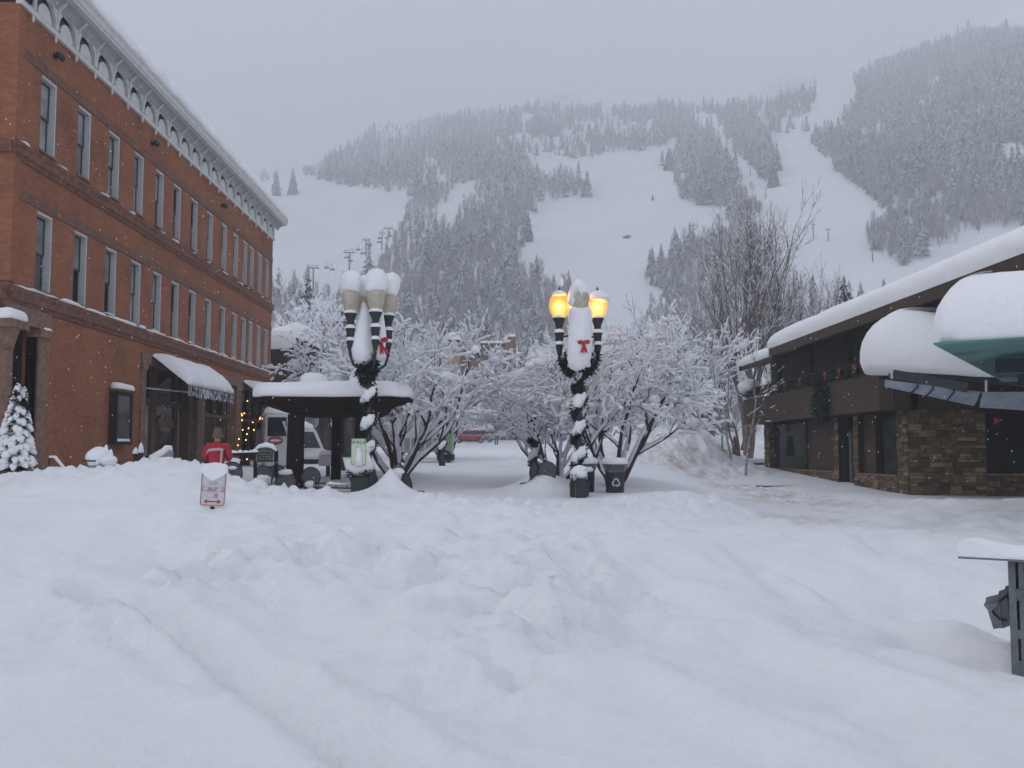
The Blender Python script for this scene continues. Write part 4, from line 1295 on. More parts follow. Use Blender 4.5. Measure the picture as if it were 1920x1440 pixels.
# stone ground floor behind the balcony: piers and low walls between openings
def wbox(ya, yb_, za, zb_, d=.35): mb.box(GXw, GXw + d, ya, yb_, za, zb_)
wbox(50.0, 50.9, -.5, 2.9, .6); wbox(49.3, 50.0, -.5, .62); wbox(40.3, 49.3, -.5, .55); wbox(39.8, 40.3, -.5, 2.9); wbox(37.6, 38.1, -.5, 2.9); wbox(33.9, 37.6, -.5, .55)
mb.box(GXw, 17.0, 33.0, 33.9, -.5, 2.95)            # big corner pier
mb.box(17.0, 26, 33.02, 33.3, -.5, .62); mb.box(19.3, 20.0, 33.0, 33.4, .62, 2.95)
mb.build('stone_wall', M_STONED, rl)


def stones(mb, axis, c, u0, u1, z0, z1, seed, out=-1):
    """random coursed ashlar laid against a wall face"""
    r = random.Random(seed); z = z0
    while z < z1 - .02:
        h = min(r.choice((.09, .12, .15, .18, .22, .27)), z1 - z)
        if z1 - z - h < .07: h = z1 - z
        u = u0
        while u < u1 - .02:
            w_ = min(r.uniform(.16, .34) + (h * r.uniform(.4, 1.3)), u1 - u)
            if u1 - u - w_ < .10: w_ = u1 - u
            q = r.uniform(.018, .055); mb.mat = r.choice((0, 0, 1, 1, 2, 3)); g_ = .006
            if h > .2 and r.random() < .4:
                hs = [(z, h * .5), (z + h * .5, h * .5)]
            else: hs = [(z, h)]
            for (za, hh) in hs:
                if axis == 'x': mb.bbox(c, c + out * q, u + g_, u + w_ - g_, za + g_, za + hh - g_, .008)
                else: mb.bbox(u + g_, u + w_ - g_, c, c + out * q, za + g_, za + hh - g_, .008)
                if len(hs) > 1: mb.mat = r.choice((0, 1, 2, 3)); q = r.uniform(.018, .055)
            u += w_
        z += h


ST = [plain('ashlar_' + n_, c_, .9, var=.3, scale=5, bump=.5) for n_, c_ in (('brown', (.125, .080, .050)), ('umber', (.075, .050, .034)), ('tan', (.24, .17, .105)), ('ochre', (.17, .105, .058)))]
mb = MB()
stones(mb, 'y', 33.0, 14.3, 17.0, -.4, 2.93, 1); stones(mb, 'x', GXw, 33.0, 33.9, -.4, 2.93, 2); stones(mb, 'y', 33.02, 17.0, 26, -.4, .6, 3); stones(mb, 'x', GXw, 33.9, 37.6, -.4, .54, 4)
stones(mb, 'x', GXw, 37.6, 38.1, -.4, 2.9, 5); stones(mb, 'x', GXw, 39.8, 40.3, -.4, 2.9, 6); stones(mb, 'x', GXw, 40.3, 49.9, -.4, .54, 7); stones(mb, 'x', GXw, 50.0, 50.9, -.4, 2.9, 8); stones(mb, 'y', 33.0, 19.3, 20.0, .62, 2.93, 9); stones(mb, 'y', 50.0, 14.3, 14.9, .6, 2.9, 10)
mb.build('masonry', ST, rl)
mb = MB()
for (ya, yb_) in ((40.3, 50.0), (34.0, 37.6)): mb.box(GXw - .06, GXw + .3, ya, yb_, .552, .62)
mb.box(17.0, 19.3, 32.95, 33.3, .622, .70); mb.split('stone_sill', M_STONE, rl)
mb = MB(); mb.box(GXw + .25, GXw + .28, 44.6, 50.0, .62, 2.9); mb.box(GXw + .25, GXw + .28, 33.9, 36.2, .62, 2.9); mb.box(17.0, 19.3, 33.2, 33.22, .7, 2.8); mb.split('shop_window', G_DARK, rl)
mb = MB(); mb.box(17.5, 19.0, 33.24, 33.26, .72, 1.5); mb.build('painted_snow_reflection', G_MID, rl)  # paler sheet standing in for snow mirrored low in the window
mb = MB(); mb.box(GXw + .2, GXw + .26, 40.3, 44.4, .62, 2.9); mb.box(GXw + .2, GXw + .26, 36.2, 37.6, .62, 2.9); mb.split('timber_panel', M_WOODH, rl)
mb = MB(); mb.box(GXw + .1, GXw + .25, 44.4, 44.6, .62, 2.9); mb.box(GXw + .1, GXw + .25, 36.1, 36.22, .62, 2.9); mb.box(16.98, 17.12, 33.1, 33.2, .7, 2.8); mb.box(19.2, 19.3, 33.1, 33.2, .7, 2.8); mb.split('window_frame', M_WOOD, rl)
mb = MB(); mb.box(GXw + .3, GXw + .35, 38.1, 39.8, -.3, 2.9); door = mb.build('door', G_DARK, rl)
mb = MB()
for yy in (38.5, 39.1): mb.box(GXw + .2, GXw + .3, yy - .05, yy + .05, -.3, 2.3)
mb.build('door_rail', M_GREY, door)
mb = MB(); mb.box(GXw + .36, 27, 33.91, 50.8, -.4, 6.2); mb.box(17.0, 27, 33.31, 33.9, -.4, 3.0); mb.build('core', M_DARK, rl)
# balcony
mb = MB(); mb.box(RX - .06, RX + .1, 33.3, 51.9, 2.92, 4.25); mb.box(RX + .1, 26, 32.55, 32.7, 2.92, 4.0); mb.box(RX + .1, GXw + 1.2, 51.75, 51.9, 2.92, 4.25)
mb.prism([(RX - .06, 33.3), (RX + .1, 33.3), (RX + .1 + .9, 32.7), (RX + .1 + .9, 32.55), (RX + .75, 32.55)], 2.92, 4.0, 'z')
mb.build('balcony_fascia', M_WOODH, rl)
mb = MB(); mb.box(RX + .1, 27, 32.7, 51.75, 2.96, 3.1); mb.build('balcony_floor', M_WOOD, rl)
mb = MB(); mb.box(RX - .02, RX + .08, 33.5, 51.9, 4.75, 4.83)
for yy in np.arange(34, 52, 1.45): mb.box(RX, RX + .06, yy - .03, yy + .03, 4.25, 4.75)
mb.build('railing', M_WOOD, rl)
# upper storey
UX = 15.0
mb = MB(); mb.box(UX, UX + .2, 20, 47.5, 4.26, 6.62); mb.box(UX + .2, 27, 47.3, 47.5, 4.26, 6.62); mb.build('upper_wall', M_WOODH, rl)
for (ya, yb_, za, zb_) in ((45.0, 46.9, 4.4, 5.5), (42.6, 44.5, 4.4, 5.5), (38.6, 41.2, 4.4, 5.9), (34.2, 36.6, 4.3, 6.0), (27, 30, 4.3, 6.0)):
    mb = MB(); mb.box(UX - .05, UX + .02, ya - .12, yb_ + .12, za - .12, zb_ + .12); f_ = mb.build('upper_window', M_WOOD, rl)
    mb = MB(); mb.box(UX - .065, UX - .055, ya, yb_, za, zb_); mb.build('pane', G_DARK, f_)
mb = MB(); mb.box(UX - .08, UX - .066, 38.8, 41.0, 4.95, 5.05); mb.box(UX - .08, UX - .066, 38.8, 38.9, 4.4, 5.5); mb.box(UX - .08, UX - .066, 44.9, 44.98, 4.4, 5.4); mb.split('window_bar', M_FRAME, rl)
for yy in (46.7, 41.9, 37.4): 
    mb = MB(); mb.box(RX + .3, RX + .52, yy - .11, yy + .11, 4.25, 6.08); mb.build('post', M_WOOD, rl)
# roof: low pitched eave running along the street, snow a metre deep
EX = 12.9
mb = MB()
mb.prism([(EX, 6.02), (EX, 6.36), (EX + .06, 6.40), (27, 10.16), (27, 9.86), (EX + .3, 6.11)], 12, 44.9, 'y'); mb.box(EX - .02, EX + .14, 12, 44.9, 5.96, 6.38)
mb.prism([(EX + .15, 5.78), (EX + .15, 5.98), (27, 9.68), (27, 9.38)], 44.95, 50.8, 'y')
mb.prism([(EX + .05, 5.76), (EX + .05, 6.03), (EX + .4, 6.11), (EX + 5, 7.38), (EX + 5, 7.08)], 50.62, 50.82, 'y')
mb.build('roof', M_WOODH, rl)
mb = MB()
K = 120; vs = []; pf = [(-.02, 0), (-.10, .12), (-.12, .30), (-.06, .46), (.12, .60), (.5, .70), (1.4, .80), (4, .88), (13.5, .9)]
for i in range(K + 1):
    y = lerp(11.5, 45.05, i / K)
    big = .10 * float(fbm(y * .35, 1.7, 3)) + .05 * float(fbm(y * 1.3, 7.7, 2))
    e = math.sqrt(max(0, 1 - (1 - min(1, (45.05 - y) / .8)) ** 2)) * .95 + .05
    for j, (a, h) in enumerate(pf):
        sl_z = 6.40 + max(0, a) * .266
        q = float(fbm(y * 1.1, j * .7 + 3, 3)) * .07 * (j > 0)
        vs.append((EX + a * (1 if a > 0 else (.5 + .5 * e)) + q + big * .6 * (j in (1, 2, 3)), y, sl_z + h * e * (1 + big) + q * .5 - (.06 + abs(q)) * (j == 0)))
n = len(pf)
mb.add(vs, [(i * n + j, i * n + j + 1, i * n + n + j + 1, i * n + n + j) for i in range(K) for j in range(n - 1)] + [tuple(range(K * n, K * n + n))])
mb.build('roof_snow', M_SNOW, rl, smooth=True)
mb = MB(); K = 24; vs = []
for i in range(K + 1):
    y = lerp(45.0, 51.0, i / K); e = math.sqrt(max(0, 1 - (1 - min(1, (51.0 - y) / .8)) ** 2)) * .95 + .05
    for j, (a, h) in enumerate(pf):
        q = float(fbm(y * 1.1, j * .7 + 9, 3)) * .07 * (j > 0)
        vs.append((EX + .12 + a + q, y, 6.0 + max(0, a) * .25 + h * .82 * e + q * .5))
mb.add(vs, [(i * n + j, i * n + j + 1, i * n + n + j + 1, i * n + n + j) for i in range(K) for j in range(n - 1)] + [tuple(range(K * n, K * n + n))])
mb.build('roof_snow', M_SNOW, rl, smooth=True)
# snow on the corner of the balcony rail
mb = MB(); mb.blob((RX + .1, 51.3, 4.95), (.55, .9, .4), 3, .2, 14, 10); mb.build('rail_snow', M_SNOW, rl, smooth=True)
# low roof over the entrance wing, buried under two metres of snow
WC = (16.5, 29.5); WT = [(lerp(x_, WC[0], .16), lerp(y_, WC[1], .16), z_ - .0) for x_, y_, z_ in ((11.85, 30.6, 4.0), (11.45, 28.6, 3.97), (12.9, 27.1, 3.69), (15.0, 26.5, 3.45), (22, 26.2, 3.45), (22, 32.2, 3.95), (12.6, 32.2, 4.03))]
mb = MB(); mb.add(WT + [(x_, y_, z_ - .14) for x_, y_, z_ in WT], [tuple(range(7)), tuple(range(13, 6, -1))] + [(k_, k_ + 7, (k_ + 1) % 7 + 7, (k_ + 1) % 7) for k_ in range(7)]); mb.build('wing_roof', M_DGREY, rl)
ws = [(11.85, 30.6, 4.05), (11.45, 28.6, 4.02), (12.9, 27.1, 3.74), (15.0, 26.5, 3.5), (22, 26.2, 3.5), (22, 32.2, 4.0), (12.6, 32.2, 4.08)]
mb = MB(); mb.snowcap(ws, 1.9, 12, .05, .35, .16, edge=1.35, freq=.7); mb.build('wing_snow', M_SNOW, rl, smooth=True)
mb = MB(); mb.snowcap([(16.3, 29.2, 5.2), (26, 28.6, 5.2), (26, 33.5, 5.2), (16.5, 33.5, 5.2)], 1.9, 15, .05, .35, .2, edge=.8, freq=.7); mb.build('wing_snow', M_SNOW, rl, smooth=True)
mb = MB(); mb.box(17.8, 26, 32.4, 34, 3.6, 6.19); mb.build('wing_upper_wall', M_WOODH, rl)
# bent metal flashing hanging off the wing's edge, in five sheets with dark laps
p0 = at(1661, 712, 27.0); p1 = at(1838, 735, 25.9); q0 = at(1660, 725, 26.8); q1 = at(1838, 764, 25.6)
e0 = at(1930, 735, 25.1); e1 = at(1930, 770, 24.8)
cuts = [0, .34, .5, .72, 1.0]
top = [p0.lerp(p1, c) for c in cuts]; bot = [q0.lerp(q1, c - (.05 if 0 < c else 0)) for c in cuts]
for i in range(4):
    d = Vector((0, -.01 * i, 0)); k = Vector((0, .06, .0))
    mb = MB(); a, b2, c2, d2 = top[i] + d, top[i + 1] + d - (top[i + 1] - top[i]) * .02, bot[i + 1] + d - (bot[i + 1] - bot[i]) * .02, bot[i] + d
    mb.add([a, b2, c2, d2, a + k, b2 + k, c2 + k, d2 + k], [(0, 1, 2, 3), (7, 6, 5, 4), (0, 4, 5, 1), (1, 5, 6, 2), (2, 6, 7, 3), (3, 7, 4, 0)]); mb.build('flashing_sheet', M_SLATE, rl)
mb = MB(); k = Vector((0, .05, 0)); a, b2, c2, d2 = p1 + Vector((.02, -.05, 0)), e0, e1, q1 + Vector((-.02, -.05, 0)); mb.add([a, b2, c2, d2, a + k, b2 + k, c2 + k, d2 + k], [(0, 1, 2, 3), (7, 6, 5, 4), (0, 4, 5, 1), (1, 5, 6, 2), (2, 6, 7, 3), (3, 7, 4, 0)]); mb.build('flashing_sheet', M_SLATE, rl)
for i in range(1, 5):
    mb = MB(); a = top[i] + Vector((0, -.06, 0)); c2 = bot[i] + Vector((-.05, -.06, 0)); mb.tube([a, a.lerp(c2, .3) + Vector((.05, 0, -.02)), a.lerp(c2, .75) + Vector((-.02, 0, -.05)), c2], .022, 5); mb.build('flashing_lap', M_BLACK, rl)
mb = MB(); mb.beam(p0 + Vector((.25, .08, .17)), p1 + Vector((-.3, .1, .12)), .12, .26); mb.build('gutter', M_DGREY, rl)
for (px, py0, py1) in ((1672, 694, 710), (1849, 713, 735)):
    mb = MB(); a = at(px, py0, 26.6); c2 = at(px, py1, 26.6); mb.beam(a, c2, .045, .045, (0, 1, 0)); mb.build('flashing_strut', M_FRAME, rl)
# red ribbon cluster over the shop window
mb = MB()
for i in range(5): mb.blob((17.35 + .05 * math.cos(i * 2), 32.9, 2.55 + .07 * math.sin(i * 2.2)), (.07, .04, .08), i, .2, 8, 6)
mb.build('ribbon', M_RED, rl, smooth=True)

# evergreen garland with ribbons along the balcony rail
def sprigs(mb, pts_r, n, L, seed, droop=.0):
    """fir sprigs: thin leaf-like slivers bristling round a path of (point, radius)"""
    r = random.Random(seed)
    for _ in range(n):
        i = r.random() * (len(pts_r) - 1); k = int(i); t = i - k
        p = Vector(pts_r[k][0]).lerp(Vector(pts_r[k + 1][0]), t); R = lerp(pts_r[k][1], pts_r[k + 1][1], t)
        d = Vector((r.gauss(0, 1), r.gauss(0, 1), r.gauss(0, 1) - droop)).normalized()
        b0 = p + d * R * r.uniform(.2, .8); e = b0 + (d + Vector((0, 0, -.3))) .normalized() * L * r.uniform(.6, 1.3)
        a = d.orthogonal().normalized(); a.rotate(Matrix.Rotation(r.random() * 6.28, 3, d)); a *= L * .16
        m_ = b0.lerp(e, .45)
        mb.add([b0, m_ + a, e, m_ - a], [(0, 1, 2, 3)])


gl = thing('balcony_garland', 'evergreen garland with red bows along the lodge balcony rail', 'garland', (RX - .1, 42, 4.6))
mb = MB(); pth = [((RX - .12, lerp(34.2, 51.6, i / 40), 4.62 - .13 * abs(math.sin(i * .55))), .14) for i in range(41)]
sprigs(mb, pth, 2600, .16, 3); mb.build('foliage', M_NEEDLE, gl)
M_BOW = plain('orange_red_ribbon', (.20, .028, .016), .6)
for yy in (50.2, 48.7, 46.3, 43.7, 41.4, 38.2, 36.6, 35.0):
    mb = MB()
    for s in (-1, 1): mb.blob((RX - .26, yy + s * .085, 4.62), (.05, .11, .07), yy, .2, 8, 6)
    mb.tube([(RX - .26, yy, 4.6), (RX - .27, yy - .07, 4.38)], [.04, .025], 5); mb.tube([(RX - .26, yy, 4.6), (RX - .27, yy + .08, 4.33)], [.04, .025], 5)
    mb.build('bow', M_BOW, gl, smooth=True)
wr = thing('balcony_wreath', 'bushy evergreen wreath hung on the lodge balcony front', 'wreath', (RX - .1, 38.9, 3.2))
mb = MB(); pth = [((RX - .16, 38.9 + .5 * math.cos(t), 3.5 + .62 * math.sin(t)), .26) for t in np.linspace(0, 2 * PI, 25)]
sprigs(mb, pth, 1700, .2, 8); sprigs(mb, [((RX - .15, 38.6, 3.5), .4), ((RX - .15, 39.2, 3.5), .4)], 500, .2, 9); mb.build('foliage', M_NEEDLE, wr)

# entrance canopy of glass on steel, square to its own corner
gc = thing('glass_canopy', 'green glass entrance canopy on steel struts carrying a deep snow load', 'canopy', (9.5, 16, 0))
u = Vector((4.9, 7.3, 0)).normalized(); v = Vector((7.3, -4.9, 0)).normalized()
T0 = at(1750, 646, 14.0); zc = T0.z
def cp(a, b_, z=0): return Vector((T0.x, T0.y, zc)) + u * a + v * b_ + Vector((0, 0, z))
mG, nt, b = newmat('green_canopy_glass'); b.inputs['Base Color'].default_value = (.055, .17, .155, 1); b.inputs['Roughness'].default_value = .25
tc = N(nt, 'ShaderNodeTexCoord'); no = N(nt, 'ShaderNodeTexNoise', Scale=2.0, Detail=4.0); nt.links.new(tc.outputs['Object'], no.inputs['Vector'])
nt.links.new(ramp(nt, no.outputs['Fac'], [(.3, (.11, .20, .19)), (.7, (.15, .25, .235))]), b.inputs['Base Color'])
tr = N(nt, 'ShaderNodeBsdfTranslucent'); tr.inputs['Color'].default_value = (.42, .66, .62, 1)
ms = N(nt, 'ShaderNodeMixShader'); ms.inputs[0].default_value = .6; nt.links.new(b.outputs[0], ms.inputs[1]); nt.links.new(tr.outputs[0], ms.inputs[2]); nt.links.new(ms.outputs[0], nt.nodes['Material Output'].inputs['Surface'])
mb = MB(); vs = [cp(0, 0), cp(9.2, 0), cp(9.2, 7), cp(0, 7), cp(0, 0, .03), cp(9.2, 0, .03), cp(9.2, 7, .03), cp(0, 7, .03)]
mb.add(vs, [(0, 3, 2, 1), (4, 5, 6, 7), (0, 1, 5, 4), (1, 2, 6, 5), (2, 3, 7, 6), (3, 0, 4, 7)]); mb.build('glass_plate', mG, gc)
for a in (2.6, 6.4):
    mb = MB(); mb.beam(cp(a, .55, -.16), cp(a, 7, -.16), .14, .24); mb.build('steel_beam', M_DGREY, gc)
mb = MB(); s0 = cp(2.6, 1.5, -.2); mb.beam(s0, s0 + Vector((3.0, -.2, -1.75)), .24, .26); mb.build('steel_strut', M_DGREY, gc)
mb = MB(); s0 = cp(6.4, 1.8, -.2); mb.beam(s0, s0 + Vector((3.0, -.2, -1.75)), .2, .22); mb.build('steel_strut', M_DGREY, gc)
mb = MB(); mb.beam(cp(2.6, 5.5, -2.2), cp(2.6, 5.5, -3.2), .3, .3, (1, 0, 0)); e = cp(2.6, 1.5, -.2) + Vector((3.0, -.2, -1.75)); mb.beam((e.x, e.y, -.3), (e.x, e.y, zc - .03), .26, .26, (1, 0, 0)); mb.build('steel_post', M_DGREY, gc)
mb = MB(); mb.snowcap([cp(.02, .02, .035), cp(.02, 6.9, .035), cp(9.1, 6.9, .035), cp(9.1, .02, .035)], 1.08, 21, .03, .3, .10, edge=.75, freq=.6); mb.build('snow_load', M_SNOW, gc, smooth=True)
# ------------------------------------------------------------------ trees with snow on the boughs
def grow(seed, stems, spec, up=.12, wob=.2, base_spread=.25, trops=None, t0=.35):
    """list of (points, radii, level); spec per level: (length, radius, children, child angle, segments)"""
    r = random.Random(seed); out = []

    def br(p, d, L, rad0, lev, trop):
        nseg = spec[lev][4]; pts = [Vector(p)]; rr = [rad0]; dirs = [Vector(d)]
        d = Vector(d)
        for i in range(nseg):
            d = (d + Vector((r.gauss(0, wob), r.gauss(0, wob), r.gauss(0, wob * .8) + trop))).normalized()
            pts.append(pts[-1] + d * L / nseg); rr.append(rad0 * (1 - .62 * (i + 1) / nseg)); dirs.append(d.copy())
        out.append((pts, rr, lev))
        if lev + 1 < len(spec):
            n = spec[lev][2]; n = max(1, int(n + r.uniform(-.8, .8)))
            for c in range(n):
                t = r.uniform(.28 if lev else t0, 1.0) if c else 1.0
                k = min(nseg, max(1, int(round(t * nseg)))); ang = rad(spec[lev][3]) * r.uniform(.6, 1.25)
                dd = dirs[k]; ax = dd.orthogonal().normalized(); ax.rotate(Matrix.Rotation(r.random() * 2 * PI, 3, dd))
                nd = dd.copy(); nd.rotate(Matrix.Rotation(ang if c else ang * .4, 3, ax))
                br(pts[k], nd, spec[lev + 1][0] * r.uniform(.65, 1.2) * (1.1 - .25 * t), spec[lev + 1][1] * r.uniform(.8, 1.15), lev + 1, trops[lev + 1] if trops else up * (1 if lev < 2 else .6))
    for s in range(stems):
        a = 2 * PI * (s + r.uniform(-.3, .3)) / stems; tilt = base_spread * r.uniform(.55, 1.25)
        d = Vector((math.cos(a) * math.sin(tilt), math.sin(a) * math.sin(tilt), math.cos(tilt)))
        br((math.cos(a) * .1, math.sin(a) * .1, -.25), d, spec[0][0] * r.uniform(.85, 1.15), spec[0][1] * r.uniform(.8, 1.1), 0, up)
    return out


def wood_mesh(mb, br, lv0, lv1, sides=(8, 6, 4, 3, 3)):
    for pts, rr, lev in br:
        if lv0 <= lev <= lv1: mb.tube(pts, rr, sides[min(lev, 4)], caps=False)


def snow_mesh(mb, br, seed, k=1.0, amount=1.0, clump=40, minr=.02):
    r = random.Random(seed)
    for pts, rr, lev in br:
        run = []; rad_ = []
        for i in range(len(pts)):
            a = pts[max(i - 1, 0)]; b_ = pts[min(i + 1, len(pts) - 1)]; dz = abs((b_ - a).normalized().z)
            hz = math.sqrt(max(0, 1 - dz * dz))
            load = k * (minr + rr[i] * .75) * (.35 + .95 * hz) * r.uniform(.65, 1.35)
            if hz > .28 and r.random() < amount:
                run.append(pts[i] + Vector((r.gauss(0, .004), r.gauss(0, .004), rr[i] * .6 + load * .55))); rad_.append(load)
                if i < len(pts) - 1:
                    nx = pts[i].lerp(pts[i + 1], .5); l2 = load * r.uniform(.7, 1.25)
                    run.append(nx + Vector((0, 0, rr[i] * .6 + l2 * .55))); rad_.append(l2)
            else:
                if len(run) > 1: rad_[0] *= .3; rad_[-1] *= .3; mb.tube(run, rad_, 5, caps=True)
                run = []; rad_ = []
        if len(run) > 1: rad_[0] *= .4; rad_[-1] *= .3; mb.tube(run, rad_, 5, caps=True)
    tips = [p for p in br if p[2] >= 1]
    for i in range(clump):
        pts, rr, lev = r.choice(tips); p = pts[r.randrange(1, len(pts))]
        q = k * r.uniform(.04, .085) * (1 if r.random() < .8 else 1.9); mb.blob(p + Vector((0, 0, q * .3)), (q * 1.3, q * 1.1, q * .75), i, .2, 7, 5)


def prune(br, z1, z2):
    """lift the crown: no low side branches"""
    return [b for b in br if b[2] == 0 or (b[2] == 1 and b[0][-1].z > z1) or (b[2] > 1 and min(p.z for p in b[0]) > z2)]


def tree_proto(name, label, cat, br, bark, seed, snowk, amount, clump, group=None, lim=1, minr=.02, snow=None, twig=None):
    t = thing(name, label, cat, (0, 0, 0), group)
    mb = MB(); wood_mesh(mb, br, 0, lim); mb.build('trunk', bark, t, smooth=True)
    mb = MB(); wood_mesh(mb, br, lim + 1, 9); mb.build('branches', twig or bark, t)
    if amount > 0:
        mb = MB(); snow_mesh(mb, br, seed, snowk, amount, clump, minr); mb.build('bough_snow', snow or M_TSNOW, t, smooth=True)
    return t


def place(t, first, loc, s=1.0, rz=0.0, label=None, sz=None):
    o = t if first else copy_tree(t)
    o.location = loc; o.scale = (s, s, sz or s); o.rotation_euler = (0, 0, rz)
    if label: o['label'] = label
    return o


M_TWIG = plain('reddish_crabapple_twigs', (0.040, 0.020, 0.020), 0.85, var=.25, scale=9)
crab = [(2.75, .085, 5.0, 40, 7), (1.75, .042, 5.6, 44, 6), (1.10, .019, 5.4, 48, 5), (.58, .0085, 2.6, 48, 3), (.26, .005, 1, 40, 2)]
CT = [.035, .02, -.01, -.05, -.05]
GCR = 'snow-laden crabapple trees on the plaza'
cA = tree_proto('crabapple_tree', 'snow-laden crabapple behind the left lamp post with branches over pergola', 'tree', prune(grow(3, 7, crab, .05, .13, .62, CT, .34), 1.5, 1.62), M_BARK, 1, 1.34, .93, 60, GCR, twig=M_TWIG)
cB = tree_proto('crabapple_tree', 'broad snow-laden crabapple behind the recycling bin', 'tree', prune(grow(8, 7, crab, .05, .13, .64, CT, .34), 1.3, 1.35), M_BARK, 2, 1.34, .93, 60, GCR, twig=M_TWIG)
a = at(748, 862, 28.5); place(cA, True, (a.x, 28.5, gz(a.x, 28.5) + .1), .98, 1.9)
a = at(1150, 872, 28.0); place(cB, True, (a.x, 28.0, gz(a.x, 28.0) + .1), .98, 1.2)
cC = tree_proto('crabapple_tree', 'crabapple tree rising behind the pergola roof, heavy with snow', 'tree', grow(17, 3, [(3.4, .10, 5.0, 38, 7)] + crab[1:], .05, .13, .42, CT, .68), M_BARK, 3, 1.3, .93, 45, GCR, twig=M_TWIG)
a = at(652, 880, 32.5); place(cC, True, (a.x, 32.5, gz(a.x, 32.5)), .92, 2.6)
a = at(1045, 858, 31.0); place(cA, False, (a.x, 31.0, gz(a.x, 31.0)), .78, 4.9, 'snow-laden crabapple behind the lit lamp post on its left side')
a = at(835, 850, 57.0); place(cB, False, (a.x, 57.0, gz(a.x, 57.0)), 1.15, 5.1, 'crabapple just behind the parked white and green truck')

# leafless cottonwoods
cot = [(7.8, .19, 6.4, 24, 8), (4.6, .075, 6.6, 28, 7), (2.5, .030, 6.0, 32, 5), (1.25, .015, 3.6, 34, 3), (.6, .010, 1, 30, 2)]
M_COT = plain('cottonwood_bark', (0.16, 0.132, 0.115), .85, var=.3, scale=5)
GCO = 'tall leafless cottonwoods behind the lodge'
ct = tree_proto('cottonwood_tree', 'tall leafless cottonwood rising behind the far end of brown lodge', 'tree', grow(5, 4, cot, .17, .085, .11), M_COT, 5, .55, .75, 30, GCO)
place(ct, True, (at(1400, 800, 60).x, 60, 1.0), 1.18, .3)
place(ct, False, (at(1330, 800, 68).x, 68, 1.2), .82, 2.2, 'cottonwood left of the tallest one, its lower boughs white with snow')
place(ct, False, (at(1500, 800, 72).x, 72, 1.2), 1.08, 4.0, 'leafless cottonwood right of the tallest one, close to dark spruce')
place(ct, False, (at(1715, 700, 92).x, 92, 1.6), 1.17, 1.0, 'bare cottonwood whose crown shows above the middle of lodge roof')
place(ct, False, (at(1872, 700, 98).x, 98, 1.8), 1.2, 5.2, 'bare cottonwood tips showing above the right end of lodge roof')
place(ct, False, (at(1665, 700, 104).x, 104, 1.8), .98, 3.1, 'slim bare tree top behind lodge roof beside the larger cottonwood')

# frosted trees of the town behind
fro = [(4.0, .10, 6.0, 34, 6), (2.6, .04, 6.0, 42, 5), (1.4, .018, 5.0, 45, 4), (.6, .011, 2, 40, 2)]
M_FBARK = plain('frosted_bark', (0.11, 0.095, 0.088), .85, var=.3, scale=6)
GFR = 'frosted street trees behind the plaza'
fr = tree_proto('frosted_tree', 'frosted tree left of the plowed snow pile', 'tree', grow(13, 3, fro, .07, .16, .22), M_FBARK, 7, 1.25, .85, 40, GFR, minr=.028)
fr2 = tree_proto('frosted_tree', 'frosted tree beside the red car', 'tree', grow(21, 2, fro, .07, .17, .15), M_FBARK, 8, 1.25, .85, 40, GFR, minr=.028)
FT_ = [
    (fr, 1255, 50, .80, 'frosted tree left of the plowed snow pile, behind the crabapple'), (fr2, 930, 112, .5, 'frosted tree at the roadside right of parked cars'),
    (fr2, 1325, 56, .95, 'frosted tree rising out of the plowed snow pile'), (fr, 1290, 66, .95, 'frosted tree behind the snow pile, in front of tall cottonwoods'),
    (fr2, 985, 84, .62, 'frosted tree behind the right crabapples near the street'), (fr, 1020, 120, .6, 'frosted tree in front of the brown condominium chimney'),
    (fr, 590, 100, 1.2, 'tall frosted tree behind the snowy roof of wooden lodge'), (fr2, 545, 110, 1.45, 'frosted tree close to the corner of brick hotel'),
    (fr2, 625, 120, 1.2, 'frosted tree between wooden lodge and tan building'), (fr, 795, 125, 1.05, 'frosted tree behind the middle of left crabapple'),
    (fr2, 700, 130, 1.05, 'frosted tree behind the left lamp globes'), (fr, 895, 138, .45, 'low frosted tree behind the red car'),
    (fr2, 1090, 110, 1.1, 'frosted tree behind the lit lamps'), (fr, 1180, 118, 1.2, 'frosted tree behind the snowy crown of right crabapple'),
    (fr2, 1225, 92, 1.1, 'frosted tree at the foot of the piste'), (fr, 1385, 78, 1.0, 'frosted tree under the tallest cottonwood'), (fr2, 1460, 86, 1.1, 'frosted tree behind the left end of lodge roof'),
    (fr2, 975, 132, .45, 'frosted tree beside the condominium balcony'), (fr, 835, 95, .6, 'frosted tree behind the box truck'), (fr, 1560, 96, 1.05, 'frosted tree left of the dark spruce behind lodge'),
]
used = set()
for k, (t, px, y, s, lab) in enumerate(FT_):
    place(t, t.name not in used, (at(px, 800, y).x, y, float(base_far(y)) - .2), s * (1.35 if y < 80 else 1.75), k * 1.7, lab, sz=s * (1.35 if y < 80 else 2.0)); used.add(t.name)
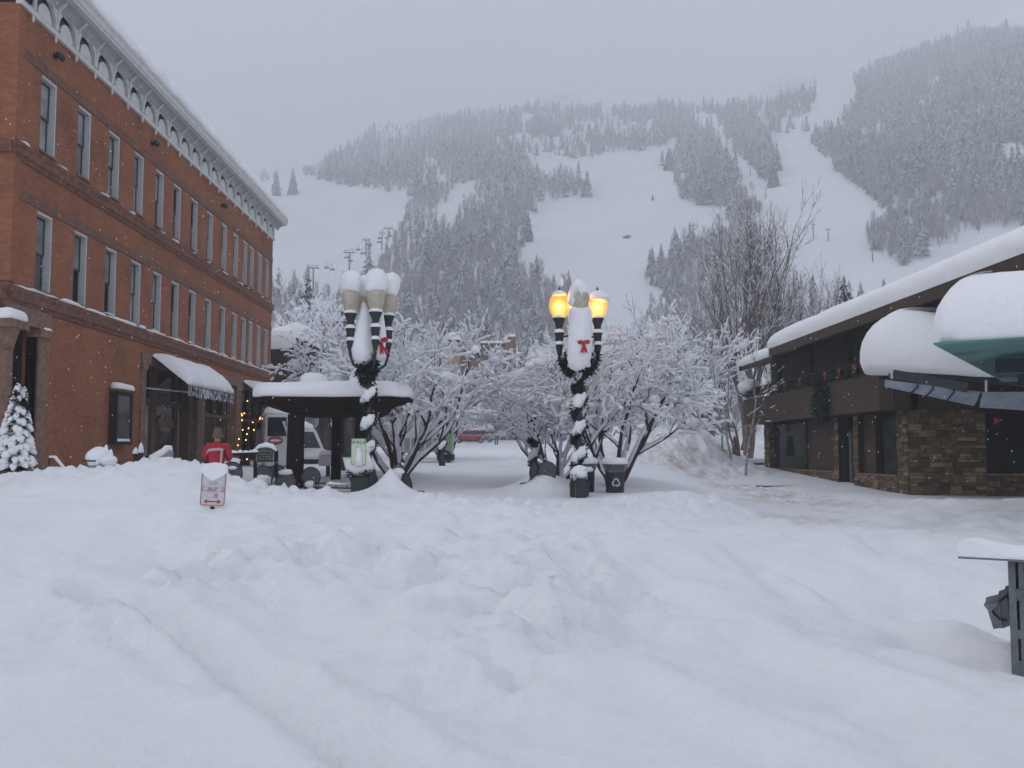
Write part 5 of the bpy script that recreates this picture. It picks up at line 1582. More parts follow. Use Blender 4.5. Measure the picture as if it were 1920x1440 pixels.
# young aspens at the end of the lodge
asp_ = [(4.6, .075, 5.0, 40, 7), (1.7, .024, 5, 42, 5), (.9, .012, 3, 40, 3), (.4, .008, 1, 40, 2)]
ya_ = tree_proto('young_aspen', 'slim speckled aspen at the far corner of brown lodge', 'tree', grow(31, 1, asp_, .03, .12, .06), M_BIRCH, 11, .8, .5, 8, 'young aspens by the lodge', lim=0, minr=.02, twig=M_FBARK)
place(ya_, True, (at(1397, 875, 44).x, 44, gz(at(1397, 875, 44).x, 44) - .1), 1.0, .2, 'thickest young aspen trunk, right against the far corner of lodge')
place(ya_, False, (at(1367, 865, 47).x, 47, gz(at(1367, 865, 47).x, 47) - .1), .92, 2.0, 'white speckled young aspen in the middle of the three by lodge')
place(ya_, False, (at(1357, 862, 47.5).x, 47.5, gz(at(1357, 862, 47.5).x, 47.5) - .1), .85, 4.0, 'thinnest young aspen, left of the three by lodge')

# spruces that stand out one by one
def spruce_proto(seed, label):
    t = thing('spruce_tree', label, 'tree', (0, 0, 0), 'spruces standing apart')
    r = random.Random(seed); mb = MB(); mb.tube([(0, 0, -.02), (0, 0, .5), (0, 0, .98)], [.022, .012, .002], 6); mb.build('trunk', M_BARKG, t)
    fo = MB(); sn = MB(); tiers = 27
    for k in range(tiers):
        z = .06 + .92 * (k / tiers) ** .95; R = .21 * (1 - k / tiers) ** .85 + .008; n = int(13 - 6 * k / tiers)
        for j in range(n):
            a = 2 * PI * (j + r.random()) / n; q = R * r.uniform(.5, 1.25); c, s_ = math.cos(a), math.sin(a)
            w = q * .30; dz = -q * .42 + r.uniform(-.01, .01)
            z2_ = z + r.uniform(-.012, .012); p = Vector((0, 0, z2_)); e = Vector((c * q, s_ * q, z2_ + dz)); m_ = p.lerp(e, .6) + Vector((0, 0, .02 * (1 - k / tiers))); sd = Vector((-s_, c, 0)) * w
            fo.add([p, m_ + sd, e, m_ - sd, m_ + sd * .8 + Vector((0, 0, -.02)), m_ - sd * .8 + Vector((0, 0, -.02))], [(0, 1, 2), (0, 2, 3), (1, 4, 2), (3, 2, 5)])
            if r.random() < .8:
                u = Vector((0, 0, .006)); s2 = sd * r.uniform(.4, .75); a0 = p.lerp(e, r.uniform(.2, .45)) + u; e2 = p.lerp(e, r.uniform(.85, 1.0)) + u + Vector((0, 0, .012))
                mm = m_ + Vector((0, 0, .016))
                sn.add([a0, mm + s2, e2, mm - s2, mm + Vector((0, 0, .012))], [(0, 1, 4), (1, 2, 4), (2, 3, 4), (3, 0, 4)])
    fo.build('crown', M_FIR, t); sn.build('bough_snow', M_TSNOW, t)
    return t


sp1 = spruce_proto(1, 'dark spruce behind the lodge roof'); sp2 = spruce_proto(2, 'spruce')
def sp_place(t, first, loc, h, rz, lab): place(t, first, loc, h, rz, lab)
a = at(1590, 840, 76); sp_place(sp1, True, (a.x, 76, 1.4), 14.6, 0, 'dark spruce close behind the lodge roof')
a = at(640, 620, 165); sp_place(sp2, True, (a.x, 165, 3.2), 25.5, 1, 'tall snowy spruce behind the left lamp globe')
used = 0
SPS = [(575, 150, 27, 'tall spruce between the hotel corner and nearest lift tower'), (618, 172, 24, 'spruce just left of the tall one behind lamp globe'), (912, 168, 21.5, 'lone snowy spruce above the brown condominium'), 
       (1215, 150, 19, 'spruce behind the right crabapple at the edge of the piste'), (860, 175, 22, 'spruce above the left condominium roof'), (1555, 140, 20.5, 'spruce behind the lodge, left of darker one')]
for k, (px, y, h, lab) in enumerate(SPS):
    sp_place(sp1 if k % 2 else sp2, False, (at(px, 700, y).x, y, float(base_far(y))), h, k, lab)
for k, (px, py, hpx, lab) in enumerate(((518, 367, 52, 'left one of two lone spruces on the upper left piste'), (549, 364, 54, 'right one of two lone spruces on the upper left piste'), (1253, 320, 46, 'lone dark spruce at the upper edge of centre piste'), (1224, 376, 15, 'tiny lone spruce in the middle of centre piste'), (800, 520, 75, 'big spruce in front of the narrow left piste'), (990, 452, 62, 'spruce at the left edge of centre piste'), (1450, 350, 60, 'spruce at the tip of the tree island between right pistes'), (835, 500, 60, 'second spruce at the foot of narrow left piste'), (1445, 246, 24, 'small spruce at the top of right piste'))):
    p = slope_at(px, py)[0]; d = math.hypot(p[0], p[1])
    sp_place(sp2 if k % 2 else sp1, False, (p[0], p[1], p[2] - .4), hpx * d / F, k * 2.1, lab)

# ------------------------------------------------------------------ lamp posts
M_GLOBE, nt, b = newmat('frosted_globe'); b.inputs['Base Color'].default_value = (.50, .44, .33, 1); b.inputs['Roughness'].default_value = .5
tc = N(nt, 'ShaderNodeTexCoord'); no = N(nt, 'ShaderNodeTexNoise', Scale=9.0, Detail=4.0); nt.links.new(tc.outputs['Object'], no.inputs['Vector'])
nt.links.new(ramp(nt, no.outputs['Fac'], [(.3, (.40, .35, .26)), (.7, (.56, .51, .41))]), b.inputs['Base Color'])
M_LIT, nt, b = newmat('lit_globe')
em = N(nt, 'ShaderNodeEmission'); em.inputs['Color'].default_value = (1, .47, .12, 1); em.inputs['Strength'].default_value = .85
tp = N(nt, 'ShaderNodeBsdfTransparent'); tp.inputs['Color'].default_value = (1, .8, .5, 1)
ad = N(nt, 'ShaderNodeMixShader'); ad.inputs[0].default_value = .55; nt.links.new(em.outputs[0], ad.inputs[1]); nt.links.new(tp.outputs[0], ad.inputs[2]); nt.links.new(ad.outputs[0], nt.nodes['Material Output'].inputs['Surface'])
M_BULB = emit('lamp_bulb', (1, .80, .42), 6.0)
M_SHELL, nt, b = newmat('glow_shell')  # added see-through shells that imitate the glow round a lit bulb
em = N(nt, 'ShaderNodeEmission'); em.inputs['Color'].default_value = (1, .70, .28, 1); em.inputs['Strength'].default_value = 1.7
tp = N(nt, 'ShaderNodeBsdfTransparent')
ad = N(nt, 'ShaderNodeMixShader'); ad.inputs[0].default_value = .84; nt.links.new(em.outputs[0], ad.inputs[1]); nt.links.new(tp.outputs[0], ad.inputs[2]); nt.links.new(ad.outputs[0], nt.nodes['Material Output'].inputs['Surface'])


def lamp_head(mb_stem, mb_globe, x, y, z, pole):
    mb_stem.lathe([(.0, -.03), (.03, 0), (.045, .05), (.03, .09), (.05, .12), (.095, .32), (.10, .36), (.065, .40), (.07, .44), (.10, .5), (.105, .62), (.125, .66), (.13, .69), (.085, .73), (.08, .78), (.10, .9), (.15, 1.02), (.165, 1.05), (.165, 1.08), (.12, 1.09)], (x, y, z), 14)
    mb_globe.lathe([(.115, 1.09), (.155, 1.16), (.205, 1.32), (.232, 1.46), (.236, 1.55), (.21, 1.64), (.14, 1.71), (.06, 1.735), (.0, 1.74)], (x, y, z), 18, caps=False)
    # curved arm from the post
    p = Vector((pole[0], pole[1], z - .25)); q = Vector((x, y, z + .12)); o = Vector((x - pole[0], y - pole[1], 0))
    mb_stem.tube([p, p + o * .45 + Vector((0, 0, -.10)), p + o * .85 + Vector((0, 0, .04)), Vector((x, y, z + .02))], [.04, .035, .035, .03], 8)
    mb_stem.tube([Vector((pole[0], pole[1], z + .7)), Vector((x, y, z + .55))], .022, 6)


def lamp_post(x, y, rot, lit, label, scale=1.0):
    z0 = gz(x, y)
    zb = 3.86 if lit else 3.9
    L = thing('street_lamp', label, 'street lamp', (x, y, z0), 'four-headed street lamps wound with garland')
    mb = MB(); mb.lathe([(.25, -.3), (.25, .35), (.22, .4), (.2, .5), (.14, .62), (.12, .7), (.09, .8), (.075, 1.6), (.07, zb - z0 - .3), (.10, zb - z0 - .28), (.11, zb - z0 - .15), (.06, zb - z0 - .05), (.05, zb - z0 + .9), (.0, zb - z0 + 1.0)], (x, y, z0), 14)
    mb.build('post', M_LAMP, L, smooth=True, sharp=40)
    heads = []
    for k in range(4):
        a = rot + k * PI / 2; hx, hy = x + .5 * math.cos(a), y + .5 * math.sin(a); heads.append((hx, hy))
        s = MB(); gm = MB(); lamp_head(s, gm, hx, hy, zb, (x, y)); h = s.build('lamp_head', M_LAMP, L, smooth=True, sharp=35)
        on = k in lit
        if on:
            gm = MB(); gm.lathe([(.115, 1.09), (.165, 1.12), (.225, 1.22), (.256, 1.34), (.258, 1.45), (.235, 1.58), (.175, 1.68), (.09, 1.735), (.0, 1.74)], (hx, hy, zb), 20, caps=False)
        gm.build('globe', M_LIT if on else M_GLOBE, h, smooth=True)
        f = MB(); f.lathe([(.085, 1.705), (.075, 1.74), (.04, 1.78), (.05, 1.81), (.03, 1.85), (.0, 1.93)], (hx, hy, zb), 10); f.build('finial', M_RUST, h, smooth=True)
        if on:
            q = MB()
            for mi_, k_ in ((0, .45), (1, .7), (1, .95), (1, 1.2), (1, 1.45)):  # bulb core, then added glow shells for a soft falloff
                q.mat = mi_; q.lathe([(r_ * k_, 1.36 + (z_ - 1.36) * k_) for r_, z_ in ((.0, 1.20), (.08, 1.23), (.125, 1.30), (.135, 1.37), (.11, 1.45), (.06, 1.50), (.0, 1.52))], (hx, hy, zb), 14, caps=False)
            q.build('bulb', [M_BULB, M_SHELL], h, smooth=True)
            ld = bpy.data.lights.new('lamp_light', 'POINT'); ld.energy = 70; ld.color = (1, .55, .18); ld.shadow_soft_size = .06
            lo_ = bpy.data.objects.new('lamp_light', ld); C.objects.link(lo_); lo_.parent = h; lo_.location = Vector((hx, hy, zb + 1.40)) - OFF[h.name]
        # little collars of snow on the mouldings
        q = MB()
        for zz, rr_ in ((1.075, .165), (.69, .13), (.38, .1)):
            q.lathe([(rr_ + .008, zz), (rr_ + .012, zz + .03), (rr_ * .8, zz + .085), (rr_ * .5, zz + .10)], (hx, hy - .02, zb), 10, caps=False)
        q.build('collar_snow', M_SNOW, h, smooth=True)
    return L, heads, zb, z0


def garland(parent, x, y, z0, z1, r0, turns, seed, snow=True, a0=0.6):
    n = int(turns * 30); pth = []
    for i in range(n + 1):
        t = i / n; a = a0 + 2 * PI * turns * t
        pth.append(((x + (r0 + .03) * math.cos(a), y + (r0 + .03) * math.sin(a), lerp(z0, z1, t)), .09))
    mb = MB(); sprigs(mb, pth, int(turns * 620), .13, seed, .3)
    mb.tube([p for p, _ in pth], .055, 6)
    g_ = mb.build('garland', M_NEEDLE, parent)
    if snow:
        r = random.Random(seed); mb = MB(); run = []; rr = []
        for i, (p, _) in enumerate(pth):
            a = a0 + 2 * PI * turns * i / n
            q = max(0.0, .082 * (.55 + .6 * math.cos(a - 4.6))) * (1 + .5 * float(vnoise(i * .45, seed)))
            if q > .012: run.append(Vector(p) + Vector((.04 * math.cos(a), .04 * math.sin(a), .07 + q * .25))); rr.append(q)
            else:
                if len(run) > 1: mb.tube(run, rr, 9, flat=1.9)
                run = []; rr = []
        if len(run) > 1: mb.tube(run, rr, 9, flat=1.9)
        mb.build('garland_snow', M_SNOW, g_, smooth=True)
    return g_


def bow(parent, p, s=1.0, tilt=0.0):
    mb = MB(); p = Vector(p)
    mb.blob(p, (.05 * s, .04 * s, .05 * s), 1, .1, 8, 6)
    for sg in (-1, 1): mb.blob(p + Vector((sg * .09 * s, 0, .05 * s + sg * tilt * .05)), (.09 * s, .04 * s, .06 * s), 2 + sg, .2, 8, 6)
    for sg in (-1, 1):
        a = p; b_ = p + Vector((sg * .07 * s + tilt * .12, -.02, -.28 * s)); w = Vector((.05 * s, 0, 0)); k = Vector((0, .012, 0))
        mb.add([a - w * .5, a + w * .5, b_ + w, b_ + Vector((0, 0, .05)), b_ - w, a - w * .5 + k, a + w * .5 + k, b_ + w + k, b_ + Vector((0, 0, .05)) + k, b_ - w + k], [(0, 1, 2, 3, 4), (9, 8, 7, 6, 5)] + [(i, i + 5, (i + 1) % 5 + 5, (i + 1) % 5) for i in range(5)])
    return mb.build('bow', M_RED, parent, smooth=False)


# right-hand lamp post, two heads lit
xr_, yr_ = at(1086, 900, 24.5).x, 24.5
LR, heads, zb, z0 = lamp_post(xr_, yr_, .03, (0, 2), 'street lamp with two glowing globes beside the recycling bin')
garland(LR, xr_, yr_, z0 + .55, zb - .45, .075, 3.7, 4)
mb = MB(); pth = [((xr_ + .42 * math.cos(t), yr_ - .12, zb + .12 + .52 * math.sin(t)), .10) for t in np.linspace(PI * 1.02, PI * 1.98, 20)]
sprigs(mb, pth, 1100, .14, 12, .2); sprigs(mb, [((xr_, yr_, zb - .42), .13), ((xr_, yr_, zb - .95), .07)], 420, .13, 13); mb.build('wreath', M_NEEDLE, LR)
mb = MB(); mb.snowcap([(xr_ + q[0], yr_ + q[1], zb - .22) for q in ((.30, -.34), (.30, .3), (-.30, .3), (-.30, -.34))][::1], .2, 3, .02, .1, .0, edge=.1)
vs0 = len(mb.v)
mb.lathe([(.05, -.30), (.2, -.22), (.29, .0), (.31, .4), (.305, .75), (.29, 1.0), (.27, 1.2), (.24, 1.26), (.2, 1.32), (.0, 1.33)], (xr_ - .01, yr_ - .40, zb + .0), 18, sy=1.15); mb.lathe([(.16, 1.36), (.24, 1.44), (.26, 1.6), (.24, 1.8), (.16, 1.93), (.06, 2.0), (.0, 2.01)], (xr_ - .02, yr_ - .46, zb), 16); mb.lathe([(.17, 1.25), (.235, 1.42), (.25, 1.62), (.235, 1.8), (.17, 1.95), (.08, 2.02), (.0, 2.03)], (xr_ - .01, yr_ + .3, zb), 16)
for i in range(vs0, len(mb.v)):
    p = mb.v[i]; q = float(fbm(p[0] * 3.5 + p[2] * 2.6, p[1] * 3.5 + p[2] * 2.1, 4)) * .13; mb.v[i] = (p[0] + q, p[1] + q * .6, p[2] + q)
mb.build('head_snow', M_SNOW, LR, smooth=True)
bow(LR, (xr_ + .07, yr_ - .80, zb + .32), .9)
mb = MB()
hx, hy = heads[2]; mb.lathe([(.21, 1.68), (.21, 1.70), (.15, 1.76), (.08, 1.80), (.05, 1.81)], (hx, hy, zb), 14); mb.blob((hx + .06, hy, zb + 2.02), (.06, .06, .11), 3, .2, 8, 6)
hx, hy = heads[0]; mb.lathe([(.262, 1.56), (.262, 1.62), (.19, 1.75), (.09, 1.80), (.05, 1.81)], (hx + .02, hy, zb), 14); mb.blob((hx + .16, hy - .05, zb + 1.62), (.16, .13, .12), 5, .25, 10, 8)
mb.build('globe_snow', M_SNOW, LR, smooth=True)
# planter box at its foot
mb = MB(); mb.bbox(xr_ - .13, xr_ + .13, yr_ - .62, yr_ - .36, -.1, z0 + .46, .015); mb.build('planter', M_BIN, LR)
mb = MB(); mb.blob((xr_ - .02, yr_ - .45, z0 + .62), (.24, .17, .20), 9, .25, 14, 10); mb.build('planter_snow', M_SNOW, LR, smooth=True)
mb = MB(); sprigs(mb, [((xr_ - .2, yr_ - .5, z0 + .5), .12), ((xr_ + .2, yr_ - .5, z0 + .52), .12)], 300, .1, 31); mb.build('planter_leaves', M_NEEDLE, LR)

# left-hand lamp post, unlit with tall caps of snow
xl_, yl_ = at(690, 900, 24.2).x, 24.2
LL, heads, zb, z0 = lamp_post(xl_, yl_, rad(25), (), 'unlit street lamp with tall snow caps in front of the pergola')
garland(LL, xl_ - .02, yl_, z0 + .6, zb - .5, .075, 3.4, 6, a0=1.4)
mb = MB(); sprigs(mb, [((xl_ - .05, yl_ - .05, zb - .55), .2), ((xl_ - .05, yl_ - .05, zb - .25), .32), ((xl_ - .02, yl_, zb - .02), .25)], 1500, .16, 15); mb.blob((xl_ - .04, yl_, zb - .3), (.24, .24, .3), 4, .15); mb.build('wreath', M_NEEDLE, LL)
mb = MB()
for k, (hx, hy) in enumerate(heads):
    mb.lathe([(.215, 1.60), (.248, 1.61), (.275, 1.68), (.28, 1.84), (.26, 2.0), (.2, 2.11), (.08, 2.17), (.0, 2.175)], (hx, hy, zb), 16)
mb.lathe([(.16, 1.62), (.2, 1.75), (.18, 1.9), (.08, 2.0), (.0, 2.02)], ((heads[0][0] + heads[3][0]) / 2, (heads[0][1] + heads[3][1]) / 2, zb + .05), 12)
mb.lathe([(.10, -.25), (.24, -.1), (.26, .2), (.2, .7), (.13, 1.1), (.05, 1.38), (.0, 1.42)], (xl_ - .14, yl_ - .12, zb), 14); mb.lathe([(.08, -.1), (.14, .1), (.15, .5), (.10, 1.0), (.0, 1.3)], (xl_ + .27, yl_ - .12, zb), 12)
for i in range(len(mb.v)):
    p = mb.v[i]; q = float(fbm(p[0] * 3.5 + p[2] * 2.6, p[1] * 3.5 + p[2] * 2.1, 4)) * .10; mb.v[i] = (p[0] + q, p[1] + q * .6, p[2] + q)
mb.build('head_snow', M_SNOW, LL, smooth=True)
bow(LL, (xl_ + .34, yl_ - .32, zb + .30), 1.05, .8)
mb = MB(); mb.bbox(xl_ - .33, xl_ + .07, yl_ - .7, yl_ - .3, -.1, z0 + .36, .015); mb.build('planter', M_BIN, LL)
mb = MB(); mb.blob((xl_ - .12, yl_ - .5, z0 + .66), (.33, .24, .30), 19, .25, 14, 10); mb.build('planter_snow', M_SNOW, LL, smooth=True)
mb = MB(); sprigs(mb, [((xl_ - .38, yl_ - .6, z0 + .42), .14), ((xl_ + .12, yl_ - .6, z0 + .44), .14)], 420, .1, 33); mb.build('planter_leaves', M_NEEDLE, LL)

# WALK sign strapped to the left post
ws_ = thing('walk_sign', 'pale sign with yellow-green edge reading WALK on left lamp post', 'sign', (xl_ - .13, yl_ - .78, z0 + .7))
wx, wy = xl_ - .13, yl_ - .80; wz0, wz1 = at(680, 872, wy).z, at(680, 822, wy).z; hw = .185
def rrect(cx, hw, z0_, z1_, r, n=5):
    P = []
    for (ax, az, s) in ((cx + hw - r, z0_ + r, -90), (cx + hw - r, z1_ - r, 0), (cx - hw + r, z1_ - r, 90), (cx - hw + r, z0_ + r, 180)):
        for i in range(n + 1):
            t = rad(s + 90 * i / n); P.append((ax + r * math.cos(t), az + r * math.sin(t)))
    return P
M_LIME = plain('fluorescent_edge', (.16, .42, .10), .5, var=.05); M_SIGN = plain('sign_face', (.62, .66, .50), .5, var=.06, scale=5); M_SIGNW = plain('frosted_sign_face', (.62, .62, .65), .6, var=.05, scale=6)
mb = MB(); mb.prism(rrect(wx, hw, wz0, wz1, .04), wy, wy + .012); mb.build('plate', M_LIME, ws_)
mb = MB(); mb.prism(rrect(wx, hw - .018, wz0 + .018, wz1 - .018, .03), wy - .004, wy - .001); mb.build('face', M_SIGN, ws_)
V, Fc = text_mesh('WALK', .125, .002, 1.1); mb = MB(); mb.add([(v[0] + wx, v[1] + wy - .008, v[2] + wz1 - .10) for v in V], Fc); mb.blob((wx - .02, wy - .006, wz1 - .20), (.012, .003, .012), 1, 0, 8, 6); mb.build('lettering', plain('sign_black', (.02, .03, .02), .5), ws_)
mb = MB(); mb.prism([(wx - .09, wz0 - .02), (wx + .11, wz0 - .02), (wx + .07, wz0 + .28), (wx + .02, wz0 + .44), (wx - .03, wz0 + .40), (wx - .08, wz0 + .16)], wy - .03, wy - .0045); mb.build('stuck_snow', M_SNOW, ws_, smooth=True)

# farther lamp posts: only the garlanded poles show
for (px, py0, y, h, lab) in ((1002, 862, 30.5, 2.6, 'short garlanded pole left of the right crabapple trunks'), (829, 858, 44, 3.3, 'garlanded pole standing in front of the box truck')):
    x = at(px, py0, y).x; zz = gz(x, y)
    gp = thing('garland_pole', lab, 'pole', (x, y, zz), 'poles wound with garland')
    mb = MB(); mb.lathe([(.16, -.2), (.15, .25), (.09, .35), (.075, h), (.0, h + .05)], (x, y, zz), 10); mb.build('post', M_LAMP, gp, smooth=True, sharp=40)
    garland(gp, x, y, zz + .4, zz + h, .07, 3.2 * h / 2.6, int(px))

# garland slung between the trees, buried in snow
sg_ = thing('snowy_swag', 'snow-covered garland slung over the street between the crabapple trees', 'garland', (-.6, 29, 2.5))
mb = MB(); path = []; A_, B_ = at(795, 695, 29), at(1010, 690, 29)
for i in range(41):
    t = i / 40; p = A_.lerp(B_, t); p.z -= .46 * (1 - (2 * t - 1) ** 2) + .04 * float(fbm(i * .5, 3, 3)); path.append(p)
mb.tube(path, .05, 6); mb.build('garland', M_NEEDLE, sg_)
mb = MB(); r = random.Random(4); mb.tube([p + Vector((0, 0, .06)) for p in path], [.13 + .12 * float(fbm(i * .35, 2, 3)) + .06 * abs(2 * i / 40 - 1) for i in range(41)], 8); mb.build('snow', M_SNOW, sg_, smooth=True)

# ------------------------------------------------------------------ pergola
pg = thing('pergola', 'dark timber pergola with flat roof under deep rounded snow', 'pergola', (-4.6, 26, .6))
yP = 25.2
pl = lambda px, py, y=yP: at(px, py, y)
zt_ = pl(618, 745).z; zbm = pl(618, 778).z
xa, xb = pl(469, 750).x, pl(768, 755).x; xc, xd = pl(548, 770).x, pl(692, 775).x
mb = MB()
yf, yb_ = 24.9, 28.2
T = [(xa, yf + .5, zt_), (xa + .5, yf, zt_), (xb - .5, yf, zt_), (xb, yf + .5, zt_), (xb, yb_ - .5, zt_), (xb - .5, yb_, zt_), (xa + .5, yb_, zt_), (xa, yb_ - .5, zt_)]
zm_ = zt_ - .10
Bq = [(p[0], p[1], zm_) for p in T]
D_ = [(xc, yf + .6, zbm), (xc + .1, yf + .35, zbm), (xd - .1, yf + .35, zbm), (xd, yf + .6, zbm), (xd, yb_ - .6, zbm), (xd - .1, yb_ - .4, zbm), (xc + .1, yb_ - .4, zbm), (xc, yb_ - .6, zbm)]
mb.add(T + Bq + D_, [tuple(range(8)), tuple(range(23, 15, -1))] + [(i, i + 8, (i + 1) % 8 + 8, (i + 1) % 8) for i in range(8)] + [(i + 8, i + 16, (i + 1) % 8 + 16, (i + 1) % 8 + 8) for i in range(8)])
mb.build('roof', M_PERG, pg)
for (px, y, w0, w1) in ((553, 25.3, .185, .20), (630, 27.6, .125, .125), (676, 25.4, .15, .15)):
    x = pl(px, 850, y).x; zg = gz(x, y) - .3; mb = MB()
    mb.add([(x - w1, y - w1, zg), (x + w1, y - w1, zg), (x + w1, y + w1, zg), (x - w1, y + w1, zg), (x - w0 + .02, y - w0, zbm + .02), (x + w0 + .02, y - w0, zbm + .02), (x + w0 + .02, y + w0, zbm + .02), (x - w0 + .02, y + w0, zbm + .02)], [(0, 3, 2, 1), (4, 5, 6, 7), (0, 1, 5, 4), (1, 2, 6, 5), (2, 3, 7, 6), (3, 0, 4, 7)])
    mb.build('post', M_PERG, pg)
mb = MB(); mb.snowcap([(p[0], p[1], zt_ + .003) for p in T], .42, 31, .025, .2, .05, edge=.3)
mb.blob((pl(585, 700, 26).x, 26.3, zt_ + .42), (.42, .5, .34), 2, .12, 14, 10); mb.blob((pl(668, 700, 26.6).x, 26.9, zt_ + .5), (.28, .3, .42), 5, .15, 12, 10); mb.blob((pl(628, 700, 26.6).x, 27, zt_ + .42), (.2, .3, .34), 6, .15, 12, 8)
mb.build('roof_snow', M_SNOW, pg, smooth=True)

# ------------------------------------------------------------------ cafe furniture poking out of the snow
def chair_proto():
    t = thing('cafe_chair', 'cafe chair', 'chair', (0, 0, 0), 'round-backed cafe chairs buried in snow')
    mb = MB(); n = 22
    ring = [(.25 * math.cos(2 * PI * i / n), .22 + .03 * math.sin(2 * PI * i / n), .72 + .25 * math.sin(2 * PI * i / n)) for i in range(n + 1)]
    mb.tube(ring, .014, 6, caps=False); mb.build('back_rim', M_IRON, t, smooth=True)
    mb = MB(); mb.add([(p[0] * .97, p[1] + .004, .72 + (p[2] - .72) * .97) for p in ring[:-1]] + [(p[0] * .97, p[1] - .008, .72 + (p[2] - .72) * .97) for p in ring[:-1]], [tuple(range(n)), tuple(range(2 * n - 1, n - 1, -1))]); mb.build('backrest', M_MESH, t)
    mb = MB(); mb.lathe([(.22, -.015), (.235, 0), (.22, .015), (.0, .018)], (0, 0, .45), 20); mb.build('seat', M_MESH, t, smooth=True, sharp=40)
    for sx in (-1, 1):
        for sy in (-1, 1):
            mb = MB(); mb.tube([(sx * .15, sy * .15, .44), (sx * .2, sy * .2, 0)], .013, 6); mb.build('leg', M_IRON, t)
    for sx in (-1, 1):
        mb = MB(); mb.tube([(sx * .19, .12, .44), (sx * .215, .2, .56), (sx * .23, .225, .66)], .013, 6); mb.build('back_strut', M_IRON, t)
    return t


ch0 = chair_proto(); first = True
CH = [  # px, py of back centre, distance, heading, tilt, label
    (494, 892, 24.6, PI, .12, 'leftmost cafe chair with snow filling its round back, below the hotel sign'),
    (519, 890, 25.0, PI, .12, 'cafe chair between the leftmost one and the dark-backed one'),
    (535, 903, 24.0, PI + .1, .2, 'dark round-backed cafe chair with a cap of snow against pergola post'),
    (583, 894, 24.9, PI - .1, .1, 'cafe chair with open woven back inside the pergola'),
    (746, 888, 24.6, PI + .9, .1, 'snow-covered cafe chair just behind the pointed snow drift'),
    (763, 905, 24.0, PI - 1.0, -.1, 'cafe chair tilted on edge right of the pointed snow drift'),
    (1002, 885, 25.6, PI + 1.0, .1, 'dark cafe chair half sunk in a drift, left of a matching one'),
    (1026, 883, 25.6, PI - .1, .2, 'dark oval cafe chair back half sunk in the drift beside lit lamp'),
    (434, 888, 20.6, PI + .7, .1, 'dark rounded chair back with snow patch beside the person in red'),
]
CHO = []
for (px, py, y, rz, tilt, lab) in CH:
    o = ch0 if first else copy_tree(ch0); first = False
    p = at(px, py, y)
    o['label'] = lab
    M = Matrix.Rotation(rz, 4, 'Z') @ Matrix.Rotation(tilt, 4, 'X')
    off = M @ Vector((0, .22, .72)); o.location = p - off; o.rotation_euler = M.to_euler(); CHO.append(o)
# snow in the seats and on the backs
for k, (i, s, up) in enumerate(((0, .19, -.10), (1, .15, -.15), (2, .17, .23), (3, .13, -.2), (4, .2, .0), (8, .09, .12))):
    px, py, y, rz, tilt, _ = CH[i]; p = at(px, py, y); o = CHO[i]
    loc = o.matrix_basis.inverted() @ (p + Vector((0, -.06 if up < 0.1 else .03, up)))
    mb = MB(); mb.blob(loc, (s * 1.12, .12 + .25 * s, s * .45 if up > .1 else s * .75), k, .15, 12, 8); mb.build('snow', M_SNOW, o, smooth=True)
# low steel bench or table frame inside the pergola
tb = thing('patio_table', 'low steel table frame sunk in snow inside the pergola', 'table', (-4.4, 24.3, .5))
mb = MB(); a, c = at(588, 906, 24.2), at(668, 907, 24.2); mb.tube([a, c], .02, 6); mb.tube([a + Vector((.1, -.5, -.08)), c + Vector((0, -.5, -.1))], .02, 6)
for t in (0.03, .3, .55, .8, .97):
    p = a.lerp(c, t); mb.tube([p, p + Vector((.05, -.5, -.09))], .014, 5)
mb.build('top_frame', M_IRON, tb)
for t in (.05, .95):
    p = a.lerp(c, t); mb = MB(); mb.tube([p, p + Vector((0, 0, -.5))], .018, 6); mb.build('leg', M_IRON, tb)
mb = MB(); mb.sweep([a.lerp(c, t) + Vector((.02, -.25, -.02)) for t in np.linspace(.3, .95, 12)], [(-.12, 0), (-.1, .05), (0, .07), (.1, .05), (.12, 0)], (0, 1, 0), (0, 0, 1), seed=3, amp=.03, taper=.3); mb.build('snow', M_SNOW, tb, smooth=True)
# grill/kettle and heaped things along the hotel wall
gk = thing('patio_grill', 'round kettle with a shelf under a big snow heap beside brick wall', 'grill', (-7.6, 20.6, .7))
y = 20.8; p = at(187, 868, y); mb = MB(); mb.lathe([(.06, -.26), (.16, -.23), (.22, -.12), (.245, .0)], p, 16, sx=1.05); mb.build('kettle', M_LATHE, gk, smooth=True)
mb = MB(); a = at(166, 864, y); c = at(190, 864, y); mb.box(a.x, c.x, y - .3, y - .1, a.z - .015, a.z + .015); mb.build('shelf', M_IRON, gk)
mb = MB(); a = at(197, 880, y); mb.box(a.x - .06, a.x + .05, y - .1, y + .1, .4, a.z + .14); mb.build('leg', M_IRON, gk)
mb = MB(); a = at(186, 855, y); mb.blob((a.x, y, a.z - .04), (.26, .3, .23), 3, .12, 14, 10); a = at(202, 864, y); mb.blob((a.x, y, a.z), (.2, .25, .13), 4, .12, 12, 8); a = at(199, 842, y); mb.lathe([(.05, -.08), (.045, 0), (.03, .07), (.0, .1)], a, 8); a = at(208, 850, y); mb.lathe([(.07, -.12), (.045, 0), (.025, .07), (.0, .1)], a, 8); mb.build('snow_heap', M_SNOW, gk, smooth=True)
